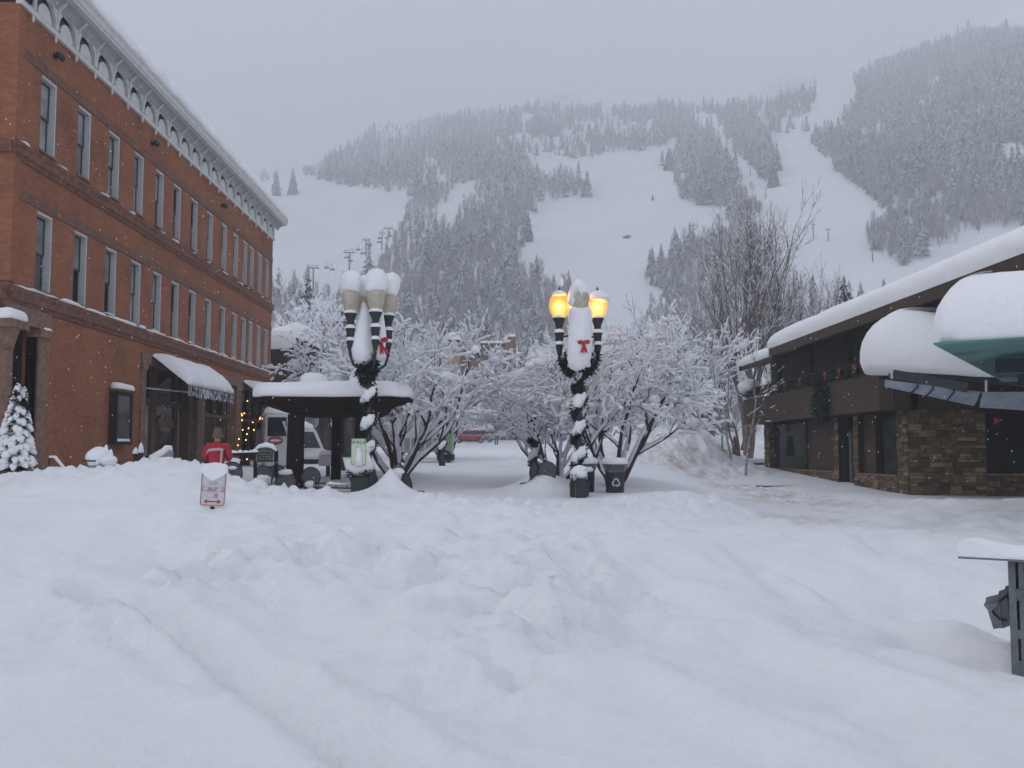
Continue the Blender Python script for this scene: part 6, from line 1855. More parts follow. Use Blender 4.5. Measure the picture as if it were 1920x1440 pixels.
for k, (px, py, lab) in enumerate(((254, 853, 'left one of two short snow-capped posts at shop door'), (264, 851, 'right one of two short snow-capped posts at shop door'))):
    y = 26.0; p = at(px, py, y); po = thing('bollard', lab, 'bollard', (p.x, y, .9), 'snow-capped posts at the shop door')
    mb = MB(); mb.lathe([(.055, -.6), (.055, -.02), (.075, -.01), (.075, .03), (.04, .04)], p, 10); mb.build('post', M_IRON, po, smooth=True, sharp=40)
    mb = MB(); mb.lathe([(.075, .03), (.085, .06), (.06, .14 + .06 * k), (.02, .2 + .1 * k), (.0, .21 + .1 * k)], p, 10); mb.build('snow_cap', M_SNOW, po, smooth=True)
bt = thing('patio_sofa', 'curved patio seat covered in snow by the shopfront', 'seat', (-9, 25, .9)); y = 25.0
mb = MB(); a = at(318, 858, y); mb.tube([at(286, 864, y), at(306, 862, y), at(316, 856, y), at(321, 846, y)], [.1, .12, .14, .09], 8); mb.build('seat', M_LATHE, bt, smooth=True)
mb = MB(); mb.tube([at(280, 857, y), at(296, 853, y), at(308, 848, y), at(314, 841, y), at(319, 840, y), at(322, 846, y)], [.04, .10, .12, .11, .08, .03], 8)
mb.build('snow', M_SNOW, bt, smooth=True)
fb = thing('low_rail', 'low dark rail with a strip of snow beside the person in red', 'railing', (-6, 22, .9)); y = 23.2
mb = MB(); mb.beam(at(424, 852, y), at(482, 850, y), .06, .07); mb.beam(at(424, 870, y), at(468, 868, y), .06, .12); mb.build('rail', M_WOOD, fb)
for px in (428, 452, 478):
    mb = MB(); a = at(px, 853, y); mb.beam(a, a + Vector((0, 0, -.5)), .05, .05, (0, 1, 0)); mb.build('rail_post', M_WOOD, fb)
mb = MB(); A_, B_ = at(424, 850, y), at(482, 848, y); mb.sweep([A_.lerp(B_, i / 24) for i in range(25)], [(-.05, 0), (-.045, .03), (0, .055), (.045, .03), (.05, 0)], (0, 1, 0), (0, 0, 1), seed=2, amp=.03, freq=3); a = at(437, 866, y); mb.blob(a, (.22, .15, .10), 4, .2, 10, 8); mb.build('snow', M_SNOW, fb, smooth=True)
hr = thing('handrail', 'short steel handrail with snow on it against the brick wall', 'handrail', (-12, 24.5, .7)); y = 24.0
mb = MB(); P = [at(92, 860, y), at(103, 860, y), at(127, 889, y)]; mb.tube(P, .022, 6); mb.tube([P[0], P[0] + Vector((0, 0, -.6))], .022, 6); mb.build('rail', M_IRON, hr)
mb = MB(); mb.tube([p + Vector((0, 0, .045)) for p in P], [.03, .045, .04], 6); mb.build('snow', M_SNOW, hr, smooth=True)

# small spruce in a wooden planter at the corner of the hotel
pt = thing('potted_spruce', 'small snow-smothered spruce in a wooden planter at hotel corner', 'planter', (-11.2, 22.3, .8)); y = 22.2
a, c = at(-8, 884, y), at(55, 884, y); zb_, zt2 = at(20, 905, y).z - .4, at(20, 882, y).z
mb = MB(); mb.bbox(a.x, c.x, y - .35, y + .35, zb_, zt2, .02); mb.build('planter', M_WOODL, pt)
x0 = at(26, 850, y).x; zt3 = at(34, 716, y).z; H = zt3 - zt2
mb = MB(); sprigs(mb, [((x0 + .1 * t, y, zt2 + .05 + H * .9 * t), .40 * (1 - t) ** .8 + .03) for t in np.linspace(0, 1, 12)], 2600, .17, 41); mb.build('foliage', M_NEEDLE, pt)
mb = MB(); r = random.Random(12)
for i in range(150):
    t = r.random() ** 1.1 * .97; R = .41 * (1 - t) ** .75 + .03; an = r.random() * 6.28; q = r.uniform(.05, .11) * (1.15 - .4 * t); dx_, dy_ = math.cos(an), math.sin(an)
    mb.tube([(x0 + .1 * t + R * .55 * dx_, y + R * .55 * dy_, zt2 + .12 + H * t * .95), (x0 + .1 * t + R * .95 * dx_, y + R * .95 * dy_, zt2 + .06 + H * t * .95), (x0 + .1 * t + R * 1.2 * dx_, y + R * 1.2 * dy_, zt2 - .02 + H * t * .95)], [q * 1.0, q * .95, q * .35], 7, flat=.8)
mb.lathe([(.28, .1), (.25, H * .25), (.19, H * .5), (.12, H * .75), (.04, H * .93), (.0, H)], (x0 + .02, y, zt2), 14)
mb.build('snow', M_SNOW, pt, smooth=True)
cl_ = thing('corner_lantern', 'dark lantern on top of the stone column at hotel corner', 'lantern', (-12.4, 23.9, 5.1)); p = at(-3, 588, 23.9)
mb = MB(); mb.lathe([(.12, -.12), (.2, -.08), (.22, .08), (.16, .24), (.05, .32), (.0, .34)], p, 10); mb.build('body', M_IRON, cl_, smooth=True)

# hotel name board on posts
hs = thing('hotel_sign', 'green carved wooden sign reading HOTEL with snow on its arched top', 'sign', at(503, 866, 23.6)); y = 23.6
a, c = at(480, 862, y), at(514, 862, y); zt4 = at(497, 838, y).z; zs = at(497, 846, y).z; zb4 = at(497, 866, y).z; cx = (a.x + c.x) / 2; hw = (c.x - a.x) / 2
arch = [(cx - hw, zb4), (cx + hw, zb4), (cx + hw, zs)] + [(cx + hw * .9 * math.cos(t), zs + (zt4 - zs) * math.sin(t)) for t in np.linspace(0, PI, 9)] + [(cx - hw, zs)]
M_HS = plain('sign_green_paint', (.018, .035, .032), .6, var=.2); M_HL = plain('sign_lettering', (.20, .27, .25), .6, var=.1); M_HG = plain('sign_gold', (.16, .12, .055), .6)
mb = MB(); mb.prism(arch, y, y + .10); mb.build('board', M_HS, hs)
mb = MB()
for xx in (cx - hw + .012, cx + hw - .012): mb.box(xx - .012, xx + .012, y - .012, y - .001, zb4, zs)
mb.box(cx - hw + .03, cx + hw - .03, y - .012, y - .001, zb4 + .175, zb4 + .19); mb.build('border', M_HL, hs)
V, Fc = text_mesh('HOTEL', .135, .003, 1.05); mb = MB(); mb.add([(v[0] * 1.02 + cx, v[1] + y - .008, v[2] + zb4 + .09) for v in V], Fc); mb.build('lettering', M_HL, hs)
mb = MB(); mb.tube([(cx + t * hw * .8, y - .006, zs + (zt4 - zs) * .62 * (1 - t * t)) for t in np.linspace(-1, 1, 9)], .012, 5); mb.blob((cx - .06, y - .005, zs + .015), (.06, .01, .025), 2, .2, 8, 6); mb.build('crest', M_HG, hs, smooth=True)
mb = MB(); mb.box(cx + hw, cx + hw + .07, y + .02, y + .12, zb4 - .4, zs + .02); mb.box(cx - hw - .05, cx - hw, y + .02, y + .12, zb4 - .4, zs); mb.split('post', M_PERG, hs)
mb = MB(); mb.sweep([(cx + t * (hw + .06), y + .05, zs - .01 + (zt4 - zs) * (1 - abs(t) ** 2.2)) for t in np.linspace(-1, 1, 15)], [(-.08, 0), (-.085, .06), (-.03, .11), (.04, .11), (.09, .06), (.08, 0)], (0, 1, 0), (0, 0, 1), seed=4, amp=.02, taper=.25); mb.build('snow_cap', M_SNOW, hs, smooth=True)
# the upper word: eight carved letters, too snowed over to read as more than strokes
V, Fc = text_mesh('PROSPERO', .085, .003, 1.0)
mb = MB(); rr = random.Random(6)
for i in range(8):
    xx = cx - hw * .72 + i * hw * 1.44 / 7; z_ = zb4 + .245 + .02 * math.sin(PI * i / 7)
    mb.tube([(xx - .018, y - .006, z_ - .03), (xx - .018 + rr.uniform(0, .01), y - .006, z_ + .03), (xx + .018, y - .006, z_ + rr.uniform(0, .03)), (xx + rr.uniform(0, .02), y - .006, z_ - .03)], .006, 4)
mb.build('carved_name', M_HL, hs)

# ------------------------------------------------------------------ buried parking sign
ps = thing('parking_sign', 'white red-edged parking sign almost buried in the snow bank', 'sign', at(394, 958, 11.3)); y = 11.3
TL, TR, BL_, BR = at(379, 870, y), at(427, 870, y), at(374, 948, y), at(421, 950.5, y)
cx = (BL_.x + BR.x) / 2; hw = .150; tilt = math.atan2(TR.x - BR.x + TL.x - BL_.x, 2 * (TL.z - BL_.z)); zc0 = (BL_.z + BR.z) / 2; Hh = (TL.z - BL_.z) * 1.0
def tl(P, y0):  # tilt about the lower middle of the plate
    return [(cx + (p[0]) * math.cos(tilt) + p[1] * math.sin(tilt), zc0 + p[1] * math.cos(tilt) - p[0] * math.sin(tilt)) for p in P]
M_PSR = plain('sign_red', (.42, .075, .06), .5, var=.2, scale=14)
mb = MB(); mb.prism(tl(rrect(0, hw, 0, Hh, .035), y), y, y + .006); mb.build('plate', M_SIGNW, ps)
o_ = tl(rrect(0, hw - .008, .008, Hh - .008, .03), y); i_ = tl(rrect(0, hw - .017, .017, Hh - .017, .024), y); n = len(o_)
mb = MB(); mb.add([(p[0], y - .002, p[1]) for p in o_] + [(p[0], y - .002, p[1]) for p in i_], [(k, (k + 1) % n, (k + 1) % n + n, k + n) for k in range(n)]); mb.build('border', M_PSR, ps)
mb = MB()
for txt, sz, zz in (('NO', .085, .355), ('ANY', .05, .262), ('PARKING', .078, .195), ('TIME', .078, .122)):
    V, Fc = text_mesh(txt, sz, .001); q = tl([(v[0] * .78, v[2] + zz) for v in V], y); mb.add([(q[k][0], y - .003 + V[k][1], q[k][1]) for k in range(len(V))], Fc)
mb.build('lettering', M_PSR, ps)
ar = [(-.105, .055), (-.06, .085), (-.06, .063), (.06, .063), (.06, .085), (.105, .055), (.06, .025), (.06, .047), (-.06, .047), (-.06, .025)]
q = tl(ar, y); mb = MB(); mb.prism(q, y - .0035, y - .001); mb.build('arrow', M_PSR, ps)
mb = MB(); mb.beam((cx, y + .012, zc0 - .6), (cx, y + .012, zc0 + Hh * .9), .05, .012, (0, 1, 0)); mb.build('post', M_IRON, ps)
# snow plastered across the face and heaped on its top
r = random.Random(3); mb = MB()
q = tl([(-.145, .47), (-.15, .40), (-.11, .365), (-.04, .31), (.0, .30), (.05, .325), (.11, .365), (.148, .395), (.148, .47), (.12, .50), (.0, .515), (-.11, .495)], y)
mb.prism(q, y - .035, y + .05)
mb.build('snow_cap', M_SNOW, ps, smooth=False)
mb = MB()
for (px_, pz_, rx, rz_) in ((-.09, .20, .03, .02), (.07, .195, .05, .018), (-.03, .125, .06, .025), (.0, .265, .035, .012), (.09, .265, .04, .02), (-.115, .13, .02, .03), (.01, .205, .012, .02), (-.09, .262, .04, .018)):
    q = tl([(px_, pz_)], y)[0]; mb.blob((q[0], y - .002, q[1]), (rx, .006, rz_), px_ * 50, .3, 10, 6)
mb.build('stuck_snow', M_SIGNW, ps, smooth=True)

# ------------------------------------------------------------------ bins
def bin_(x, y, zg, label, grp, recycle):
    t = thing('litter_bin', label, 'bin', (x, y, zg), grp)
    mb = MB(); mb.lathe([(.215, -.15), (.235, -.05), (.245, .0), (.26, .52)], (x, y, zg), 20); mb.build('body', M_BIN, t, smooth=True, sharp=40)
    mb = MB()
    for i in range(26):
        a = 2 * PI * i / 26; mb.beam((x + .262 * math.cos(a), y + .262 * math.sin(a), zg + .53), (x + .325 * math.cos(a), y + .325 * math.sin(a), zg + .70), .028, .012)
    mb.lathe([(.262, .51), (.275, .52), (.275, .545), (.26, .55)], (x, y, zg), 24, caps=False); mb.lathe([(.32, .69), (.345, .70), (.345, .72), (.32, .725), (.0, .73)], (x, y, zg), 24)
    mb.lathe([(.235, .5), (.24, .70)], (x, y, zg), 20, caps=False)
    mb.build('slatted_rim', M_GREY, t)
    mb = MB(); mb.lathe([(.345, .722), (.36, .76), (.345, .84), (.27, .89), (.0, .90)], (x, y, zg), 20); mb.build('snow_cap', M_SNOW, t, smooth=True)
    return t


x, y = at(1153, 900, 25.4).x, 25.4; zg = at(1153, 921, y).z
rb = bin_(x, y, zg, 'dark green recycling bin with white arrows symbol and snow lid', 'slatted litter bins by the lamp', True)
# recycling arrows: three bent bands chasing round a triangle, laid on the curved face
mb = MB(); R0 = .118; cz = zg + .235
def onface(u, w): 
    a = u / .262; return (x + .268 * math.sin(a), y - .268 * math.cos(a), cz + w)
for k in range(3):
    b0 = PI / 2 + k * 2 * PI / 3
    def T2(pu, pw): return onface(pu * math.cos(b0 - PI / 2) - pw * math.sin(b0 - PI / 2), pu * math.sin(b0 - PI / 2) + pw * math.cos(b0 - PI / 2))
    # folded band at the corner and an arrow head on its right arm
    poly = [(-.035, .115), (.035, .115), (.062, .072), (.084, .085), (.068, .028), (.012, .042), (.034, .056), (.017, .084), (-.017, .084), (-.040, .046), (-.069, .063)]
    mb.add([T2(*p) for p in poly], [tuple(range(len(poly)))])
mb.build('recycling_symbol', plain('white_decal', (.55, .58, .58), .6, var=.05), rb)
mb = MB(); V, Fc = text_mesh('RECYCLABLES', .04, .0008); mb.add([onface(v[0], v[2] + .165) for v in V], Fc); mb.build('lettering', plain('worn_decal', (.12, .15, .15), .6), rb)
x, y = at(1097, 895, 25.6).x, 25.6; zg = at(1097, 920, y).z
lb = bin_(x, y, zg, 'dark litter bin half hidden behind the lit lamp post', 'slatted litter bins by the lamp', False)
mb = MB(); mb.sweep([(lerp(x - .22, x + .2, i / 8), y - .27, zg + .56) for i in range(9)], [(-.08, -.05), (-.1, .02), (-.06, .09), (.02, .1), (.03, -.02)], (0, 1, 0), (0, 0, 1), seed=5, amp=.02, taper=.2); mb.build('lip_snow', M_SNOW, lb, smooth=True)

# steel receptacle at the right edge of the picture
sb = thing('slotted_receptacle', 'grey steel slotted box with overhanging snowy plate near right foreground', 'newspaper box', (3.6, 6.7, 0)); y = 6.55
xL = at(1891, 1100, y).x; zT = at(1891, 1048, y).z; zB = at(1891, 1236, y).z - .1; Wd = .62
sb.location = (xL, y, 0); OFF[sb.name] = Vector((xL, y, 0)); sb.rotation_euler = (0, 0, rad(-31))
mb = MB(); mb.box(xL, xL + .045, y, y + .045, zB, zT); mb.box(xL + Wd - .045, xL + Wd, y, y + .045, zB, zT); mb.box(xL, xL + .045, y + Wd, y + Wd + .045, zB, zT); mb.box(xL + Wd - .045, xL + Wd, y + Wd, y + Wd + .045, zB, zT)
Hs = zT - zB
mb.split('corner_post', M_GREY, sb)
for (u0, u1) in ((.97, 1.0), (.64, .74), (.31, .39), (.0, .12)):
    mb = MB(); za, zb5 = zB + Hs * u0, zB + Hs * u1
    mb.box(xL + .045, xL + Wd - .045, y + .005, y + .03, za, zb5); mb.box(xL + .005, xL + .03, y + .045, y + Wd, za, zb5); mb.build('band', M_GREY, sb)
mb = MB()
for i in range(8):
    xx = xL + .06 + i * .07
    for (u0, u1) in ((.12, .31), (.39, .64), (.74, .97)): mb.bbox(xx, xx + .036, y + .006, y + .026, zB + Hs * u0, zB + Hs * u1, .004)
    yy = y + .07 + i * .07
    for (u0, u1) in ((.12, .31), (.39, .64), (.74, .97)): mb.bbox(xL + .006, xL + .026, yy, yy + .036, zB + Hs * u0, zB + Hs * u1, .004)
mb.build('slats', M_GREY, sb)
mb = MB(); mb.box(xL + .05, xL + Wd - .05, y + .05, y + Wd - .05, zB, zT - .03); mb.build('liner', M_DARK, sb)
xp = at(1822, 1045, y - .1).x
mb = MB(); mb.prism([(xp, y - .14), (xL + Wd + .3, y - .14), (xL + Wd + .3, y + Wd + .2), (xp + .05, y + Wd + .2)], zT, zT + .012, 'z'); mb.build('top_plate', M_GREY, sb)
mb = MB(); K = 16; vs = []; pf = [(0, 1.0), (.02, 1.25), (.08, 1.3), (.2, .9), (.4, .35), (.7, .1), (1.0, .05)]
hh = at(1810, 1016, y - .14).z - zT - .012
for i in range(K + 1):
    yy = lerp(y - .135, y + Wd + .19, i / K); e = 1.0 - .5 * (i / K)
    for j, (u_, h_) in enumerate(pf): vs.append((lerp(xp + .004, xL + .40, u_), yy, zT + .014 + hh * h_ * .78 * e + .006 * float(fbm(i * .6, j, 2))))
    for j, (u_, h_) in reversed(list(enumerate(pf))): vs.append((lerp(xp + .004, xL + .40, u_), yy, zT + .0125))
n = 14
mb.add(vs, [(i * n + j, i * n + (j + 1) % n, i * n + n + (j + 1) % n, i * n + n + j) for i in range(K) for j in range(n)] + [tuple(range(n - 1, -1, -1)), tuple(range(K * n, K * n + n))]); mb.build('plate_snow', M_SNOW, sb, smooth=True, sharp=50)
# folded metal leaves and a chain hanging at its left side
yq = y + .02
for k, (q0, q1, q2, q3) in enumerate((((1849, 1132), (1872, 1124), (1879, 1178), (1863, 1182)), ((1866, 1118), (1880, 1112), (1888, 1172), (1872, 1180)), ((1872, 1108), (1884, 1104), (1890, 1150), (1880, 1166)), ((1879, 1100), (1889, 1093), (1891, 1140), (1884, 1150)))):
    mb = MB(); P = [at(*q, yq + .03 * k) for q in (q0, q1, q2, q3)]; kx = Vector((0, .10, .02))
    mb.add(P + [p + kx for p in P], [(0, 1, 2, 3), (7, 6, 5, 4), (0, 4, 5, 1), (1, 5, 6, 2), (2, 6, 7, 3), (3, 7, 4, 0)]); mb.build('hanging_leaf', M_GREY, sb)
mb = MB(); mb.tube([at(1862, 1140, yq - .02), at(1868, 1152, yq - .03), at(1878, 1162, yq - .03), at(1889, 1164, yq - .02)], .008, 5); mb.tube([at(1862, 1146, yq - .02), at(1876, 1130, yq - .02), at(1889, 1116, yq - .02)], .008, 5); mb.build('chain', M_BLACK, sb)
mb = MB(); mb.prism([(p.x, p.z) for p in (at(1849, 1132, yq), at(1873, 1128, yq), at(1869, 1134, yq), at(1860, 1145, yq))], yq - .16, yq + .02); mb.build('lip', M_GREY, sb)
# ------------------------------------------------------------------ person in a red jacket
def skin_mesh(J, E, root, sub=2):
    me = bpy.data.meshes.new('body'); me.from_pydata([j[0] for j in J], [], E and [] or [])
    me = bpy.data.meshes.new('body'); me.from_pydata([j[0] for j in J], E, [])
    o = bpy.data.objects.new('body', me); C.objects.link(o)
    m_ = o.modifiers.new('skin', 'SKIN'); m_.use_smooth_shade = True
    for i, j in enumerate(J):
        r = j[1]; me.skin_vertices[0].data[i].radius = (r, r) if not hasattr(r, '__len__') else r
        me.skin_vertices[0].data[i].use_root = (i == root)
    s_ = o.modifiers.new('sub', 'SUBSURF'); s_.levels = sub; s_.render_levels = sub
    dg = bpy.context.evaluated_depsgraph_get(); out = bpy.data.meshes.new_from_object(o.evaluated_get(dg))
    bpy.data.objects.remove(o)
    return out


pe_y = 21.8; pp = at(407, 840, pe_y); zf = at(407, 806, pe_y).z - 1.78
pe = thing('person', 'person in red jacket and tan knit hat facing the hotel, back turned', 'person', (pp.x, pe_y, zf))
J = [((0, 0, .95), (.15, .11)), ((0, 0, 1.15), (.14, .10)), ((0, .01, 1.36), (.17, .11)), ((0, .02, 1.46), (.09, .08)), ((0, .03, 1.53), (.055, .055)), ((0, .05, 1.62), (.075, .09)), ((0, .055, 1.71), (.07, .085)),
     ((-.19, .01, 1.41), .07), ((-.27, .03, 1.18), .055), ((-.17, .24, 1.08), .042), ((-.10, .33, 1.10), .03),
     ((.19, .01, 1.41), .07), ((.27, .03, 1.18), .055), ((.17, .24, 1.08), .042), ((.10, .33, 1.10), .03),
     ((-.10, 0, .86), .095), ((-.11, .02, .48), .07), ((-.11, -.02, .09), .05), ((-.12, .12, .05), .045),
     ((.10, 0, .86), .095), ((.11, .03, .48), .07), ((.11, 0, .09), .05), ((.12, .14, .05), .045)]
E = [(0, 1), (1, 2), (2, 3), (3, 4), (4, 5), (5, 6), (2, 7), (7, 8), (8, 9), (9, 10), (2, 11), (11, 12), (12, 13), (13, 14), (0, 15), (15, 16), (16, 17), (17, 18), (0, 19), (19, 20), (20, 21), (21, 22)]
M_SKIN = plain('skin', (.45, .26, .19), .55, var=.05)
link('body', skin_mesh(J, E, 0), pe).data.materials.append(M_SKIN)
Jj = [((0, 0, .90), (.20, .16)), ((0, 0, 1.12), (.185, .15)), ((0, .0, 1.34), (.205, .15)), ((0, .02, 1.46), (.12, .105)), ((0, .03, 1.53), (.085, .085)),
      ((-.20, .01, 1.40), .10), ((-.285, .03, 1.18), .085), ((-.19, .22, 1.09), .068), ((.20, .01, 1.40), .10), ((.285, .03, 1.18), .085), ((.19, .22, 1.09), .068)]
link('jacket', skin_mesh(Jj, [(0, 1), (1, 2), (2, 3), (3, 4), (2, 5), (5, 6), (6, 7), (2, 8), (8, 9), (9, 10)], 0), pe).data.materials.append(plain('red_jacket_cloth', (.40, .018, .03), .65, var=.15, scale=5, bump=.3))
Jp = [((0, 0, .92), (.17, .13)), ((-.10, 0, .84), .115), ((-.11, .02, .48), .09), ((-.11, -.01, .10), .075), ((.10, 0, .84), .115), ((.11, .03, .48), .09), ((.11, 0, .10), .075)]
link('trousers', skin_mesh(Jp, [(0, 1), (1, 2), (2, 3), (0, 4), (4, 5), (5, 6)], 0), pe).data.materials.append(plain('dark_trousers', (.02, .02, .025), .8))
mb = MB()
for sx in (-1, 1): mb.bbox(pp.x + sx * .115 - .05, pp.x + sx * .115 + .05, pe_y - .09, pe_y + .19, zf, zf + .11, .03)
mb.build('boots', M_BLACK, pe)
mb = MB(); mb.lathe([(.105, 1.60), (.115, 1.62), (.118, 1.67), (.108, 1.74), (.08, 1.80), (.035, 1.835), (.0, 1.84)], (pp.x, pe_y + .05, zf), 16, sy=1.12); mb.lathe([(.109, 1.585), (.125, 1.60), (.125, 1.655), (.112, 1.665)], (pp.x, pe_y + .05, zf), 16, caps=False, sy=1.12); mb.build('hat', plain('tan_knit', (.13, .097, .06), .95, var=.2, scale=40, bump=.5), pe, smooth=True)
# pale band across the shoulders and down the right side of the back, following the jacket
mb = MB(); P = [(-.205, 1.235), (-.16, 1.31), (-.08, 1.325), (.02, 1.335), (.12, 1.34), (.175, 1.32)]
def jy(x, z): return pe_y - (.150 * math.sqrt(max(0.05, 1 - (abs(x) / .27) ** 2.2))) - .012
for i in range(len(P) - 1):
    (xa, za), (xb, zb5) = P[i], P[i + 1]
    mb.add([(pp.x + xa, jy(xa, za), zf + za - .03), (pp.x + xb, jy(xb, zb5), zf + zb5 - .03), (pp.x + xb, jy(xb, zb5) + .004, zf + zb5 + .03), (pp.x + xa, jy(xa, za) + .004, zf + za + .03)], [(0, 1, 2, 3)])
for (za, zb5) in ((1.30, 1.15), (1.15, 1.0), (1.0, .86)):
    xa, xb = .15 - (1.3 - za) * .06, .15 - (1.3 - zb5) * .06
    mb.add([(pp.x + xa - .022, jy(xa, za) - .002, zf + za), (pp.x + xa + .022, jy(xa, za), zf + za), (pp.x + xb + .022, jy(xb, zb5) - .012, zf + zb5), (pp.x + xb - .022, jy(xb, zb5) - .014, zf + zb5)], [(0, 1, 2, 3)])
mb.build('jacket_band', plain('pale_band', (.46, .43, .42), .7, var=.05), pe)

# ------------------------------------------------------------------ vehicles
def wheel(parent, x, y, z, r, w=.2):
    mb = MB(); n = 18
    prof = [(r * .62, -w / 2), (r * .95, -w / 2), (r, -w * .35), (r, w * .35), (r * .95, w / 2), (r * .62, w / 2)]
    vs = []
    for (rr, t) in prof:
        for j in range(n): a = 2 * PI * j / n; vs.append((x + rr * math.cos(a), y + t, z + rr * math.sin(a)))
    mb.add(vs, [(i * n + j, i * n + (j + 1) % n, ((i + 1) % 6) * n + (j + 1) % n, ((i + 1) % 6) * n + j) for i in range(6) for j in range(n)]); wo = mb.build('wheel', M_BLACK, parent, smooth=True, sharp=40)
    mb = MB()
    for k in range(5):
        a = 2 * PI * k / 5; mb.beam((x, y - w * .42, z), (x + r * .6 * math.cos(a), y - w * .42, z + r * .6 * math.sin(a)), r * .2, .03, (0, 1, 0))
    vs = []
    for rr in (r * .55, r * .64):
        for j in range(n): a = 2 * PI * j / n; vs.append((x + rr * math.cos(a), y - w * .46, z + rr * math.sin(a)))
    mb.add(vs, [(j, (j + 1) % n, n + (j + 1) % n, n + j) for j in range(n)]); mb.build('rim', M_CHROME, wo)


def suv(name, label, x, y, z, paint, L=4.6, group=None, face=-1, snowh=.28):
    """estate car side-on; face=-1 means the bonnet points to -X"""
    f = face; Wd = 1.8
    t = thing(name, label, 'car', (x, y, z), group)
    X = lambda u: x + f * u       # u measured from the middle towards the bonnet
    low = [(-L * .49, .42), (-L * .5, .75), (-L * .485, .98), (-L * .47, 1.02), (L * .20, 1.02), (L * .30, .98), (L * .45, .92), (L * .49, .80), (L * .5, .55), (L * .48, .38)]
    mb = MB(); n = len(low); pts = []
    for k, (yy, s) in enumerate(((0, .94), (.06, 1.0), (Wd - .06, 1.0), (Wd, .94))):
        for (u, h) in low: pts.append((X(u * (.985 if s < 1 else 1)), y + yy - Wd / 2, z + .38 + (h - .38) * s + (0 if s == 1 else .02)))
    mb.add(pts, [tuple(range(n)), tuple(range(4 * n - 1, 3 * n - 1, -1))] + [(k * n + i, k * n + n + i, k * n + n + (i + 1) % n, k * n + (i + 1) % n) for k in range(3) for i in range(n)])
    cab = [(-L * .475, 1.0), (-L * .43, 1.58), (-L * .38, 1.66), (L * .06, 1.66), (L * .22, 1.0)]
    n = 5; pts = []
    for (yy, s) in ((.05, 1.0), (.18, .97), (Wd - .18, .97), (Wd - .05, 1.0)): pass
    for k, yy in enumerate((-Wd / 2 + .03, Wd / 2 - .03)):
        for (u, h) in cab: pts.append((X(u), y + yy + (.14 if k == 0 else -.14) * (h - 1.0) / .66, z + h))
    mb.add(pts, [tuple(range(n)), tuple(range(2 * n - 1, n - 1, -1))] + [(i, n + i, n + (i + 1) % n, (i + 1) % n) for i in range(n)])
    body = mb.build('body', paint, t, smooth=True, sharp=25)
    for (u0, u1, u2, u3) in ((-L * .455, -L * .31, -L * .31, -L * .425), (-L * .29, -L * .075, -L * .075, -L * .29), (-L * .055, L * .175, L * .06, -L * .055)):
        mb = MB(); d0 = -Wd / 2 + .03; k0, k1 = .14 * .06 / .66, .14 * .56 / .66
        mb.add([(X(u0), y + d0 + k0 - .006, z + 1.06), (X(u1), y + d0 + k0 - .006, z + 1.06), (X(u2), y + d0 + k1 - .006, z + 1.56), (X(u3), y + d0 + k1 - .006, z + 1.56)], [(0, 1, 2, 3)]); mb.build('window', G_CAR, t)
    mb = MB(); mb.add([(X(L * .205), y - .74, z + 1.06), (X(L * .205), y + .74, z + 1.06), (X(L * .085), y + .64, z + 1.56), (X(L * .085), y - .64, z + 1.56)], [(0, 1, 2, 3)]); mb.v = [(v[0] + f * .012, v[1], v[2] + .012) for v in mb.v]; mb.build('windscreen', G_CAR, t)
    for u in (-L * .31, L * .31):
        for yy in (-Wd / 2 + .08, Wd / 2 - .08): wheel(t, X(u), y + yy, z + .34, .36)
        mb = MB(); n = 16; mb.prism([(X(u) + .43 * math.cos(PI * i / n), z + .36 + .43 * math.sin(PI * i / n)) for i in range(n + 1)], y - Wd / 2 - .005, y - Wd / 2 + .03); mb.build('wheel_arch', M_BLACK, t)
    mb = MB(); mb.box(X(-L * .30), X(L * .30), y - Wd / 2 + .02, y - Wd / 2 + .1, z + .30, z + .42); mb.build('side_step', M_BLACK, t)
    mb = MB(); mb.box(X(L * .47), X(L * .505), y - .82, y - .52, z + .66, z + .8); mb.build('headlight', M_CHROME, t)
    mb = MB(); mb.box(X(-L * .485), X(-L * .505), y - .86, y - .68, z + .7, z + .95); mb.build('tail_light', M_RED, t)
    mb = MB(); mb.snowcap([(X(a), y + b_, z + 1.662) for a, b_ in ((-L * .42, -.7), (L * .06, -.7), (L * .06, .7), (-L * .42, .7))][::(1 if f > 0 else -1)], snowh, 3, .03, .25, .02, edge=snowh * .8)
    mb.snowcap([(X(a), y + b_, z + hh) for a, b_, hh in ((L * .21, -.75, 1.0), (L * .45, -.75, .92), (L * .45, .75, .92), (L * .21, .75, 1.0))][::(1 if f > 0 else -1)], .16, 4, .02, .25, .0, edge=.14)
    mb.sweep([(X(u), y - Wd / 2 + .0, z + 1.0) for u in np.linspace(-L * .46, L * .2, 14)], [(-.012, 0), (-.02, .03), (.03, .05), (.05, .0)], (0, 1, 0), (0, 0, 1), seed=2, amp=.02); mb.build('snow', M_SNOW, t, smooth=True)
    return t


GP = 'snowy cars parked up the street'
a = at(881, 829, 125); suv('parked_car', 'red snow-topped estate car parked up the street', a.x, 125, at(881, 830.5, 125).z, M_REDP, 4.6, GP, -1)
a = at(899, 829, 130); suv('parked_car', 'pale snow-covered car parked just behind the red one', a.x, 130, at(899, 828.5, 130).z, M_WHITE, 4.5, GP, -1, .5)
a = at(905, 800, 138); suv('parked_car', 'car buried in snow farthest behind the red one', a.x + .4, 138, at(905, 822, 138).z, M_WHITE, 4.6, GP, 1, .8)

